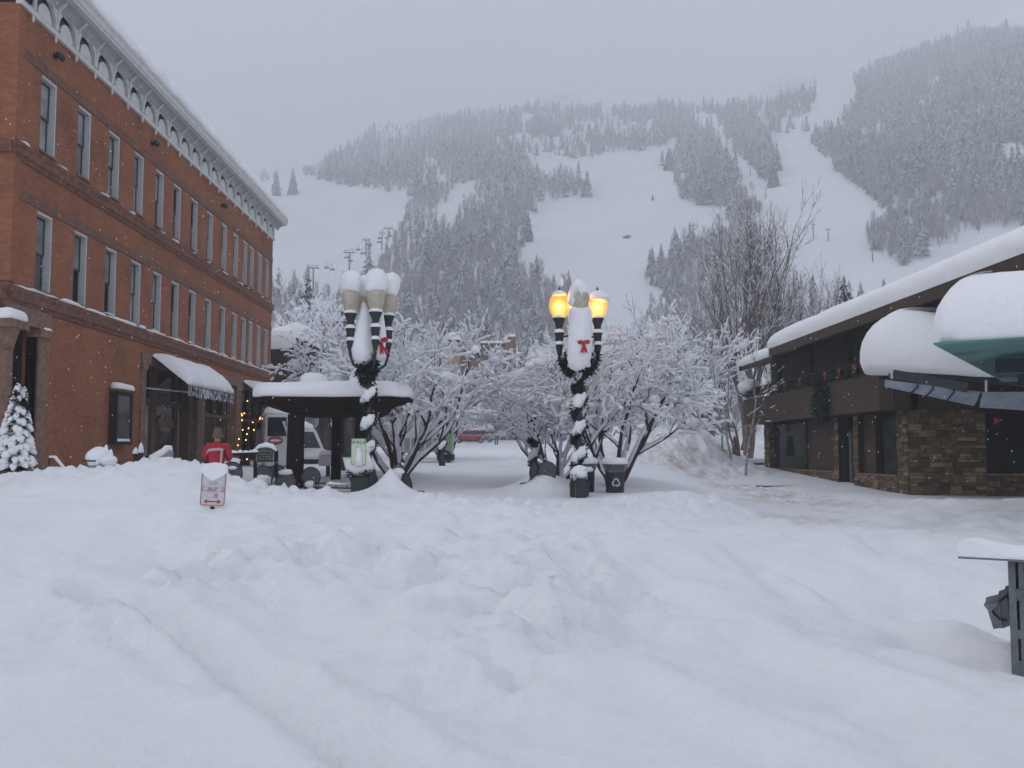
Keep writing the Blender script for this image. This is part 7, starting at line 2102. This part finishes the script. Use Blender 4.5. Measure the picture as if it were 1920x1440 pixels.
# box truck behind the left crabapple
tk = thing('box_truck', 'white box truck with green cab parked behind the left crabapple', 'truck', (-4, 52, 1)); y = 50.0
xa, xb, xc_ = at(742, 850, y).x, at(824, 850, y).x, at(847, 850, y).x; zb6 = at(790, 848, y).z; zt6 = at(790, 774, y).z
mb = MB(); mb.bbox(xa, xb, y, y + 2.3, zb6, zt6, .04); mb.build('box', M_WHITE, tk)
mb = MB()
for i in range(6): mb.box(lerp(xa, xb, i / 6) + .05, lerp(xa, xb, (i + 1) / 6) - .03, y - .012, y - .001, zb6 + .06, zb6 + .75)
mb.build('lower_panels', plain('grey_green_panel', (.22, .26, .22), .5), tk)
mb = MB(); mb.prism([(xb + .02, zb6 - .1), (xc_, zb6 - .1), (xc_, zb6 + 1.0), (xc_ - .06, zb6 + 1.6), (xc_ - .25, zb6 + 1.95), (xb + .02, zb6 + 1.95)], y + .05, y + 2.2); cb_ = mb.build('cab', M_GRNP, tk)
mb = MB(); mb.prism([(xb + .25, zb6 + 1.0), (xc_ - .03, zb6 + 1.0), (xc_ - .1, zb6 + 1.55), (xb + .25, zb6 + 1.55)], y + .03, y + .045); mb.build('cab_window', G_CAR, tk)
mb = MB(); mb.bbox(xb - .1, xc_ + .06, y + .0, y + 2.25, zb6 - .45, zb6 - .1, .04); mb.build('bumper', M_BLACK, tk)
for xx in (xa + .6, xb + .25): wheel(tk, xx, y + .15, zb6 - .25, .4, .24)
mb = MB(); mb.snowcap([(xa, y, zt6), (xb, y, zt6), (xb, y + 2.3, zt6), (xa, y + 2.3, zt6)], .35, 8, .03, .3, .02, edge=.25); mb.snowcap([(xb + .05, y + .1, zb6 + 1.95), (xc_ - .25, y + .1, zb6 + 1.95), (xc_ - .25, y + 2.1, zb6 + 1.95), (xb + .05, y + 2.1, zb6 + 1.95)], .25, 9, .02, .3, .02, edge=.18); mb.build('snow', M_SNOW, tk, smooth=True)

# van with its headlight on, nose towards us, seen between pergola posts
def van(label, px, py, y, rz, wz, paint, lights, Lv=5.2, hgt=2.2, cat='van', name='van'):
    t = thing(name, label, cat, (0, 0, 0))
    prof = [(-Lv / 2, .35), (Lv / 2 - .08, .35), (Lv / 2, .5), (Lv / 2, .85), (Lv / 2 - .35, 1.08), (Lv / 2 - 1.0, 1.2), (Lv / 2 - 1.75, hgt - .1), (Lv / 2 - 2.0, hgt), (-Lv / 2 + .1, hgt), (-Lv / 2, hgt - .15)]
    mb = MB(); n = len(prof); pts = []
    for (w, s) in ((-.9, .96), (-.97, 1.0), (.97, 1.0), (.9, .96)):
        for (u, h) in prof: pts.append((w * (1 - .10 * max(0, h - 1.1)), -u, .35 + (h - .35) * s))
    mb.add(pts, [tuple(range(n)), tuple(range(4 * n - 1, 3 * n - 1, -1))] + [(k * n + i, k * n + n + i, k * n + n + (i + 1) % n, k * n + (i + 1) % n) for k in range(3) for i in range(n)])
    mb.build('body', paint, t, smooth=True, sharp=25)
    u0, u1 = Lv / 2 - 1.05, Lv / 2 - 1.72
    mb = MB(); mb.add([(-.80, -u0 - .02, 1.25), (.80, -u0 - .02, 1.25), (.70, -u1 - .02, hgt - .16), (-.70, -u1 - .02, hgt - .16)], [(0, 1, 2, 3)]); mb.build('windscreen', G_CAR, t)
    for sx in (-1, 1):
        mb = MB(); xx = sx * .955; mb.add([(xx, -(Lv / 2 - 1.25), 1.2), (xx, -(Lv / 2 - 2.6), 1.2), (xx * .93, -(Lv / 2 - 2.6), hgt - .25), (xx * .93, -(Lv / 2 - 1.9), hgt - .25)], [(0, 1, 2, 3)]); mb.build('side_window', G_CAR, t)
        mb = MB(); mb.blob((sx * .66, -Lv / 2 + .16, .84), (.17, .10, .10), 1, 0, 12, 8); mb.build('headlight', lights if sx < 0 or lights is not M_CHROME else M_CHROME, t, smooth=True)
        mb = MB(); mb.blob((sx * 1.08, -(Lv / 2 - 1.45), 1.28), (.10, .06, .13), 1, 0, 10, 8); mb.build('mirror', M_BLACK, t, smooth=True)
    mb = MB(); mb.box(-.6, .6, -Lv / 2 - .01, -Lv / 2 + .05, .5, .72); mb.build('grille', M_BLACK, t)
    mb = MB(); mb.snowcap([(-.75, -(Lv / 2 - 2.0), hgt), (.75, -(Lv / 2 - 2.0), hgt), (.75, Lv / 2 - .1, hgt), (-.75, Lv / 2 - .1, hgt)], .35, 7, .03, .3, .02, edge=.28); mb.build('snow', M_SNOW, t, smooth=True)
    for u in (Lv / 2 - .95, -Lv / 2 + 1.0):
        for sx in (-1, 1):
            mb = MB(); mb.lathe([(.2, -.1), (.33, -.1), (.35, -.06), (.35, .06), (.33, .1), (.2, .1)], (0, 0, 0), 16); mb.v = [(v[2] + sx * .86, v[0] - u, v[1] + .35) for v in mb.v]; mb.build('wheel', M_BLACK, t, smooth=True, sharp=40)
    t.location = Vector((at(px, py, y).x, y, wz)); t.rotation_euler = (0, 0, rz); t.scale = (1, 1, 1)
    return t


M_HEAD = emit('headlight_glow', (1.0, .68, .38), 1.6)
van('white van with glowing headlights seen between the pergola posts', 548, 850, 47, .6, .38, M_WHITE, M_HEAD)
# high-fronted shuttle van left of the pergola post, round red badge on its nose
sh = thing('shuttle_bus', 'pale shuttle bus with dark windscreen and round red badge left of pergola post', 'bus', at(517, 850, 38)); y = 38.0
A_ = at(497, 858, y); B_ = at(541, 858, y); sh.location = (B_.x, y, 0); OFF[sh.name] = Vector((B_.x, y, 0)); sh.rotation_euler = (0, 0, rad(15)); zt7 = at(517, 777, y).z; zb7 = .55; zw = at(517, 818, y).z
mb = MB(); mb.bbox(A_.x, B_.x, y, y + 6, zb7, zt7, .08); bb = mb.build('body', M_WHITE, sh, smooth=True, sharp=30)
mb = MB(); mb.box(A_.x + .1, B_.x - .1, y - .012, y - .001, zw, zt7 - .12); mb.build('windscreen', G_CAR, sh)
mb = MB(); mb.box((A_.x + B_.x) / 2 + .1, (A_.x + B_.x) / 2 + .14, y - .02, y - .013, zw, zt7 - .12); mb.build('pillar', M_BLACK, sh)
mb = MB(); c = at(517, 826, y); n = 16; mb.prism([(c.x + .30 * math.cos(2 * PI * i / n), c.z + .18 * math.sin(2 * PI * i / n)) for i in range(n)], y - .02, y - .001); mb.build('badge', plain('badge_red', (.30, .05, .05), .5), sh)
mb = MB(); mb.prism([(c.x + .22 * math.cos(2 * PI * i / n), c.z + .045 * math.sin(2 * PI * i / n)) for i in range(n)], y - .026, y - .021); mb.build('badge_bar', M_SIGNW, sh)
mb = MB(); P = [at(528, 790, y - .3), at(529, 796, y - .3), at(535, 812, y - .25), at(538, 818, y - .05)]; mb.tube(P, [.07, .05, .025, .025], 8); mb.build('mirror_arm', M_WHITE, sh, smooth=True)
mb = MB(); mb.bbox(A_.x - .02, B_.x + .02, y - .08, y + .1, zb7, zb7 + .35, .03); mb.build('bumper', M_GREY, sh)
for xx in (A_.x + .2, B_.x - .2):
    mb = MB(); mb.lathe([(.25, -.12), (.38, -.12), (.4, -.06), (.4, .06), (.38, .12), (.25, .12)], (0, 0, 0), 16); mb.v = [(v[2] + xx, v[0] + y + 1.0, v[1] + zb7 + .05) for v in mb.v]; mb.build('wheel', M_BLACK, sh, smooth=True, sharp=40)
mb = MB(); mb.snowcap([(A_.x, y + .1, zt7), (B_.x, y + .1, zt7), (B_.x, y + 6, zt7), (A_.x, y + 6, zt7)], .3, 7, .03, .3, .02, edge=.22); mb.build('snow', M_SNOW, sh, smooth=True)

# shops at the end of the side street, seen under the pergola roof
s1 = thing('corner_shop', 'teal-fronted shop with letter board seen under the pergola roof', 'shop', at(520, 800, 57)); y = 57.0
A_, B_ = at(488, 850, y), at(548, 850, y); ztp = at(517, 755, y).z; zl0, zl1 = at(517, 792, y).z, at(517, 777, y).z
mb = MB(); mb.box(A_.x - 1, B_.x, y, y + 4, .5, ztp + .6); mb.build('wall', plain('teal_panel', (.02, .055, .055), .6, var=.2), s1)
mb = MB(); mb.box(A_.x - .5, B_.x - .1, y - .05, y - .002, zl0, zl1); mb.build('sign_board', M_DARK, s1)
V, Fc = text_mesh('ROYL', .42, .01, 1.9); mb = MB(); cc = at(519, 784, y); mb.add([(v[0] + cc.x, v[1] + y - .065, v[2] + cc.z) for v in V], Fc); mb.build('lettering', plain('dull_lettering', (.15, .16, .16), .6), s1)
mb = MB(); mb.box(A_.x + .2, B_.x - .2, y - .04, y - .002, zl1 + .1, ztp - .1); mb.build('upper_glass', plain('teal_glass', (.03, .10, .11), .2), s1)
mb = MB(); rr = random.Random(3)
for i in range(6): xx = lerp(A_.x + .3, B_.x - .6, i / 5); mb.box(xx, xx + rr.uniform(.1, .35), y - .06, y - .045, zl1 + .15, zl1 + rr.uniform(.35, .75))
mb.build('window_notices', M_SIGNW, s1)
mb = MB(); mb.snowcap([(A_.x - 1, y - .1, ztp + .6), (B_.x, y - .1, ztp + .6), (B_.x, y + 4, ztp + .6), (A_.x - 1, y + 4, ztp + .6)], .6, 2, .03, .4, .05); mb.build('roof_snow', M_SNOW, s1, smooth=True)
s2 = thing('brick_shop', 'dark red shop with a round hanging sign behind the pergola', 'shop', at(620, 800, 60)); y = 60.0
A_, B_ = at(556, 850, y), at(672, 850, y); ztp = at(600, 762, y).z
mb = MB(); mb.box(A_.x, B_.x, y, y + 5, .5, ztp); mb.build('wall', plain('maroon_boards', (.075, .028, .024), .8, var=.3, scale=2, stretch=(4, 4, .5)), s2)
for px in (597, 612, 640, 655):
    p = at(px, 800, y); mb = MB(); mb.box(p.x - .18, p.x + .18, y - .03, y - .002, 1.3, p.z + .5); mb.build('window', G_MID if px != 640 else G_DARK, s2)
mb = MB(); mb.box(A_.x, B_.x, y - .5, y + .2, ztp - .1, ztp + .1); mb.build('eave', M_WOOD, s2)
mb = MB(); mb.snowcap([(A_.x, y - .5, ztp + .1), (B_.x, y - .5, ztp + .1), (B_.x, y + 5, ztp + .1), (A_.x, y + 5, ztp + .1)], .7, 5, .03, .4, .06); mb.build('roof_snow', M_SNOW, s2, smooth=True)
c = at(584, 790, 54); rs = thing('round_shop_sign', 'round grey hanging sign with dark lettering behind the pergola', 'sign', c)
mb = MB(); n = 24; mb.prism([(c.x + .40 * math.cos(2 * PI * i / n), c.z + .45 * math.sin(2 * PI * i / n)) for i in range(n)], 54, 54.08); mb.build('disc', plain('pale_disc', (.36, .36, .36), .6), rs)
mb = MB(); rr = random.Random(2)
for k in range(4):
    z_ = c.z + .24 - k * .16; xx = c.x - .28 + .06 * abs(k - 1.5)
    while xx < c.x + .22 - .06 * abs(k - 1.5):
        mb.box(xx, xx + .035, 53.985, 53.999, z_ - .05, z_ + .05); mb.box(xx, xx + .07, 53.984, 53.998, z_ + rr.choice((-.05, 0, .04)), z_ + .055); xx += .115
mb.build('dark_strokes', plain('dark_strokes', (.05, .045, .07), .6), rs)
mb = MB(); mb.beam((c.x - .5, 54.04, c.z + .5), (c.x + .5, 54.04, c.z + .5), .05, .05); mb.beam((c.x - .5, 54.04, c.z + .5), (c.x - .5, 54.04, .8), .07, .07, (0, 1, 0)); mb.build('bracket', M_IRON, rs)
# snow-topped phone kiosk and a white utility cabinet near it
kk = thing('street_kiosk', 'small street kiosk with thick snow top between the pergola posts', 'kiosk', at(572, 830, 50)); y = 50.0
A_, B_ = at(563, 830, y), at(580, 830, y); z0_, z1_ = .7, at(570, 806, y).z
mb = MB(); mb.box(A_.x, B_.x, y, y + .7, z0_, z1_); mb.build('body', M_LATHE, kk)
mb = MB(); mb.box(A_.x + .06, B_.x - .06, y - .012, y - .001, z1_ - .45, z1_ - .06); mb.build('window', G_CAR, kk)
mb = MB(); mb.snowcap([(A_.x - .06, y - .1, z1_), (B_.x + .06, y - .1, z1_), (B_.x + .06, y + .8, z1_), (A_.x - .06, y + .8, z1_)], .36, 5, .02, .2, .04, edge=.2); mb.build('snow_cap', M_SNOW, kk, smooth=True)
ub = thing('covered_table', 'pale covered cafe table behind the middle pergola post', 'table', at(612, 868, 28)); y = 28.2
A_, B_ = at(597, 868, y), at(628, 868, y); z0_, z1_ = at(612, 874, y).z, at(612, 853, y).z
mb = MB(); mb.bbox(A_.x, B_.x, y, y + .55, z0_, z1_, .02); mb.build('cover', plain('pale_cover', (.55, .52, .53), .8), ub)
mb = MB(); mb.box(A_.x + .3, B_.x - .3, y + .2, y + .3, z0_ - .6, z0_); mb.build('stem', M_IRON, ub)
mb = MB(); mb.snowcap([(A_.x, y, z1_), (B_.x, y, z1_), (B_.x, y + .55, z1_), (A_.x, y + .55, z1_)], .12, 5, .02, .12, .02, edge=.1); mb.build('snow', M_SNOW, ub, smooth=True)

# ------------------------------------------------------------------ buildings up the hill
def condo(name, label, px0, px1, y, py_top, mat, snowh=.5, wins=(), chim=None, depth=6):
    t = thing(name, label, 'building', (at((px0 + px1) / 2, 800, y).x, y, float(base_far(y))))
    A_, B_ = at(px0, py_top, y), at(px1, py_top, y)
    mb = MB(); mb.box(A_.x, B_.x, y, y + depth, float(base_far(y)) - 1, A_.z); mb.build('wall', mat, t)
    mb = MB(); mb.box(A_.x - .2, B_.x + .2, y - .2, y + depth, A_.z, A_.z + .18); mb.build('roof', M_WOOD, t)
    mb = MB(); mb.snowcap([(A_.x - .2, y - .2, A_.z + .18), (B_.x + .2, y - .2, A_.z + .18), (B_.x + .2, y + depth, A_.z + .18), (A_.x - .2, y + depth, A_.z + .18)], snowh, 3, .04, .5, .05); mb.build('roof_snow', M_SNOW, t, smooth=True)
    for (x0, y0, x1, y1) in wins:
        a, b_ = at(x0, y0, y), at(x1, y1, y); mb = MB(); mb.box(a.x, b_.x, y - .05, y - .002, b_.z, a.z); mb.build('window', G_DARK, t)
        mb = MB(); mb.box(a.x - .1, b_.x + .1, y - .35, y - .051, b_.z - .12, b_.z); mb.build('sill', M_SNOW, t)
    if chim:
        a, b_ = at(chim[0], chim[1], y), at(chim[2], chim[1], y); mb = MB(); mb.box(a.x, b_.x, y - .3, y + 1.2, float(base_far(y)), a.z); mb.build('chimney', mat, t)
        mb = MB(); mb.snowcap([(a.x, y - .3, a.z), (b_.x, y - .3, a.z), (b_.x, y + 1.2, a.z), (a.x, y + 1.2, a.z)], .5, 3, .03, .4, .05, edge=.35); mb.build('chimney_snow', M_SNOW, t, smooth=True)
    return t


condo('condominium', 'brown condominium with chimney and balconies at the top of the street', 903, 966, 150, 646, M_TAN2, .4, ((910, 652, 922, 664), (926, 656, 940, 668), (908, 674, 920, 684), (930, 674, 945, 686)), (949, 632, 967))
condo('condominium', 'dark-windowed condominium stepping down beside the street', 866, 896, 140, 664, M_TAN2, 1.2, ((868, 668, 882, 676),), (862, 652, 874))
condo('tan_building', 'flat tan building above the wooden lodge roof', 596, 660, 105, 606, M_TAN, .6, ((640, 622, 652, 634),), (592, 594, 606))
condo('tan_building', 'narrow tan block left of the stepped condominium', 838, 860, 135, 640, M_TAN, 1.2)
condo('tan_building', 'tall tan wall with brown downpipes behind the red car', 864, 888, 160, 770, plain('ochre_stucco', (.30, .205, .10), .85, var=.12, scale=1), .6)
condo('timber_garage', 'small orange-brown garage left of the red car', 843, 862, 150, 788, plain('orange_boards', (.34, .15, .045), .8), 1.0, ((846, 797, 858, 805),))
condo('tan_building', 'rust-coloured house wall behind the right crabapple', 1310, 1336, 95, 690, plain('rust_boards', (.26, .115, .06), .8, var=.2), .6)
condo('tan_building', 'pale low building behind the middle of left crabapple', 700, 790, 100, 690, plain('grey_stucco', (.30, .27, .25), .85), .7, ((720, 700, 735, 712), (755, 700, 770, 712)))
lw = thing('low_wall', 'low dark stone wall with snow beside the far end of brown lodge', 'wall', (14.2, 52.5, .2)); mb = MB(); a = at(1372, 865, 52.5); c = at(1440, 868, 52.5); mb.box(a.x, c.x, 52.3, 52.6, -.2, c.z); mb.build('masonry', M_STONE, lw)
mb = MB(); mb.prism([(a.x - .2, -.2), (a.x + .55, -.2), (a.x + .25, at(1375, 818, 52.5).z), (a.x + .05, at(1375, 818, 52.5).z)], 52.0, 52.29); mb.build('end_pier', M_STONE, lw)
mb = MB(); mb.sweep([(lerp(a.x + .6, c.x, i / 12), 52.45, c.z) for i in range(13)], [(-.2, 0), (-.21, .1), (-.1, .25), (.1, .25), (.21, .1), (.2, 0)], (0, 1, 0), (0, 0, 1), seed=3, amp=.03); mb.build('snow', M_SNOW, lw, smooth=True)

# ------------------------------------------------------------------ ski lift and poles on the mountain
M_TOWER = plain('lift_tower_steel', (.06, .065, .075), .6)
lt_pts = []
for k, (px, py0, py1, w_, lab) in enumerate(((587, 545, 497, 19, 'lowest chairlift tower, broad double crossarm just above frosted trees'), (655, 514, 468, 19, 'second chairlift tower, standing tall on the lower left piste'), (686, 479, 446, 14, 'third chairlift tower up the left piste'), (716, 470, 432, 9, 'slim fourth chairlift tower at the edge of wood'), (728, 452, 425, 18, 'top chairlift tower with wide crossarm against the wood'))):
    p = slope_at(px, py0)[0]; d = math.hypot(p[0], p[1]); H = (py0 - py1) * d / F; hw = w_ / 2 * d / F
    t = thing('lift_tower', lab, 'lift tower', tuple(p), 'chairlift towers on the left piste')
    mb = MB(); mb.tube([(p[0], p[1], p[2] - 1), (p[0], p[1], p[2] + H * .88)], [.42, .3], 8); mb.build('mast', M_TOWER, t)
    z_ = p[2] + H * .86; mb = MB(); mb.beam((p[0] - hw, p[1], z_ + .3), (p[0] + hw, p[1], z_ + .3), .45, .5)
    for s in (-1, 1):
        mb.beam((p[0] + s * hw, p[1] - 1.6, z_), (p[0] + s * hw, p[1] + 1.6, z_ + .5), .3, .35); mb.tube([(p[0] + s * hw * .75, p[1], z_ + .5), (p[0] + s * hw * .85, p[1], z_ + H * .13)], .15, 5)
    mb.beam((p[0] - hw * .9, p[1], z_ + H * .13), (p[0] + hw * .9, p[1], z_ + H * .13), .15, .15); mb.build('crossarm', M_TOWER, t)
    lt_pts.append((Vector((p[0] - hw, p[1], z_)), Vector((p[0] + hw, p[1], z_))))
cbl = thing('lift_cable', 'thin pair of chairlift cables running up the left piste', 'cable', tuple(lt_pts[0][0]))
for s in (0, 1):
    mb = MB(); P = []
    for a, b_ in zip(lt_pts[:-1], lt_pts[1:]):
        for i in range(8): t = i / 8; q = a[s].lerp(b_[s], t); q.z -= 3.0 * t * (1 - t); P.append(q)
    P.append(lt_pts[-1][s]); mb.tube(P, .05, 4); mb.build('cable', M_TOWER, cbl)
    CB = P if s == 0 else CB + P
half = len(CB) // 2
cp0 = None
rr = random.Random(8)
LC = [(0, 4, 'lower'), (1, 3, 'lower'), (0, 9, 'mid'), (1, 7, 'mid'), (0, 14, 'mid'), (1, 12, 'mid'), (1, 16, 'upper'), (0, 19, 'upper'), (1, 21, 'upper'), (0, 24, 'upper'), (1, 26, 'upper'), (1, 29, 'upper')]
ordn = ('first', 'second', 'third', 'fourth', 'fifth', 'sixth', 'seventh'); cnt_ = [0, 0]
for (s, i, _) in LC:
    p = CB[i + s * half]
    if cp0 is None:
        cp0 = thing('lift_chair', 'empty lift chair', 'lift chair', (0, 0, 0), 'empty chairs hanging on the ski lift')
        mb = MB(); mb.tube([(0, 0, 0), (0, 0, -1.6), (-.9, 0, -2.2)], .08, 5); mb.tube([(0, 0, -1.6), (.9, 0, -2.2)], .08, 5); mb.build('hanger', M_TOWER, cp0)
        mb = MB(); mb.box(-1.15, 1.15, -.3, .3, -3.0, -2.75); mb.box(-1.15, 1.15, .3, .42, -3.0, -2.15); mb.build('seat', M_TOWER, cp0); o = cp0
    else: o = copy_tree(cp0)
    o.location = p; o['label'] = '%s lift chair from the bottom on the %s cable, empty' % (ordn[cnt_[s]], 'right-hand' if s else 'left-hand'); cnt_[s] += 1
for k, (px, py0, py1, bar, lab) in enumerate(((1525, 446, 419, 9, 'upper one of two pole pairs on the right piste, with crossbar'), (1553, 452, 429, 11, 'utility pole with crossbar just right of the upper one'), (1636, 490, 466, 10, 'lowest utility pole, close above lodge roof'), (1436, 372, 352, 0, 'thin pole beside the tree island on the right piste'), (1407, 330, 312, 0, 'thin pole on the narrow lift line'), (1356, 258, 242, 0, 'thin pole near the top of narrow lift line'))):
    p = slope_at(px, py0)[0]; d = math.hypot(p[0], p[1]); H = (py0 - py1) * d / F
    t = thing('utility_pole', lab, 'pole', tuple(p), 'poles along the pistes'); mb = MB(); mb.tube([(p[0], p[1], p[2] - 1), (p[0], p[1], p[2] + H)], [.28, .2], 6); mb.build('mast', M_TOWER, t)
    if bar: mb = MB(); w_ = bar / 2 * d / F; mb.beam((p[0] - w_, p[1], p[2] + H * .93), (p[0] + w_, p[1], p[2] + H * .93), .3, .3); mb.build('crossbar', M_TOWER, t)
p = slope_at(1176, 446)[0]; mb = MB(); mb.blob((p[0], p[1], p[2] + .3), (2.0, 1.5, 1.1), 3, .3, 10, 8); o = mb.build('boulder', M_TOWER); tag(o, 'small dark boulder lying alone on the centre piste', 'boulder')

# ------------------------------------------------------------------ falling snow
n = 5200
fz = rng.random(n); ang = rng.uniform(rad(-34), rad(34), n); dist = 6 + 44 * fz ** .8
X = dist * np.sin(ang); Y = dist * np.cos(ang); Zz = rng.uniform(-.2, .65, n) * dist + .4
ok = (Zz > .6); X, Y, Zz = X[ok], Y[ok], Zz[ok]; n = len(X)
s = (rng.uniform(.004, .0095, n) * np.clip(dist[ok] / 16, .5, 1.6))[:, None, None]
base = np.array([(1, 0, 0), (0, 1, 0), (-1, 0, 0), (0, -1, 0), (.25, 0, 1.7), (-.25, 0, -1.7)])[None] * s
V = (base + np.stack([X, Y, Zz], 1)[:, None]).reshape(-1, 3)
T8 = np.array([(0, 1, 4), (1, 2, 4), (2, 3, 4), (3, 0, 4), (1, 0, 5), (2, 1, 5), (3, 2, 5), (0, 3, 5)])
o = link('falling_snow', mesh_np('falling_snow', V, [(T8[None] + (np.arange(n) * 6)[:, None, None]).reshape(-1, 3)], M_SNOW)); tag(o, 'light snowflakes drifting down over the street', 'snowfall', kind='stuff')
# ------------------------------------------------------------------ light, air, render settings
w = bpy.data.worlds.new('World'); SC.world = w; w.use_nodes = True
nt = w.node_tree
bg = nt.nodes['Background']
sky = N(nt, 'ShaderNodeTexSky')
sky.sky_type = 'NISHITA'; sky.sun_disc = False
SUN_EL, SUN_AZ = rad(31), rad(-66)
sky.sun_elevation = SUN_EL; sky.sun_rotation = SUN_AZ
sky.air_density = 1.0; sky.dust_density = 4.0; sky.ozone_density = 1.0
hsv = N(nt, 'ShaderNodeHueSaturation'); hsv.inputs['Saturation'].default_value = 0.35
nt.links.new(sky.outputs[0], hsv.inputs['Color'])
cl = N(nt, 'ShaderNodeMix', data_type='RGBA'); cl.inputs[0].default_value = 0.8
nt.links.new(hsv.outputs[0], cl.inputs[6]); cl.inputs[7].default_value = (4.6, 4.87, 5.58, 1)
nt.links.new(cl.outputs[2], bg.inputs['Color'])
bg.inputs['Strength'].default_value = 0.10
sl = bpy.data.lights.new('sun', 'SUN'); sl.energy = 1.5; sl.angle = rad(16); sl.color = (1.0, 0.97, 0.94)
so = bpy.data.objects.new('sun', sl); C.objects.link(so)
so.rotation_euler = Vector((-math.sin(SUN_AZ) * math.cos(SUN_EL), -math.cos(SUN_AZ) * math.cos(SUN_EL), -math.sin(SUN_EL))).to_track_quat('-Z', 'Y').to_euler()
so.location = (0, -20, 40)

zt = max(float(MZ.max()), 60) + 30
hb = MB(); hb.box(-6000, 6000, -300, 7000, -4.0, zt)
m = bpy.data.materials.new('snowy_air'); m.use_nodes = True
nt = m.node_tree; nt.nodes.remove(nt.nodes['Principled BSDF'])
pv = N(nt, 'ShaderNodeVolumePrincipled'); pv.inputs['Color'].default_value = (0.76, 0.78, 0.81, 1); pv.inputs['Density'].default_value = 0.00128
pv.inputs['Anisotropy'].default_value = 0.0
nt.links.new(pv.outputs[0], nt.nodes['Material Output'].inputs['Volume'])
h = hb.build('haze', m); tag(h, 'falling snow haze filling the valley', 'haze', kind='stuff')

SC.view_settings.view_transform = 'Standard'; SC.view_settings.look = 'None'; SC.view_settings.exposure = 0.98; SC.view_settings.gamma = 1.0
cy = SC.cycles
cy.max_bounces = 8; cy.diffuse_bounces = 4; cy.glossy_bounces = 3; cy.transmission_bounces = 4; cy.volume_bounces = 3; cy.transparent_max_bounces = 8
cy.use_adaptive_sampling = True; cy.adaptive_threshold = 0.02
cy.use_denoising = True
try: cy.denoiser = 'OPENIMAGEDENOISE'
except Exception: pass
cy.sample_clamp_indirect = 6.0
cy.caustics_reflective = False; cy.caustics_refractive = False
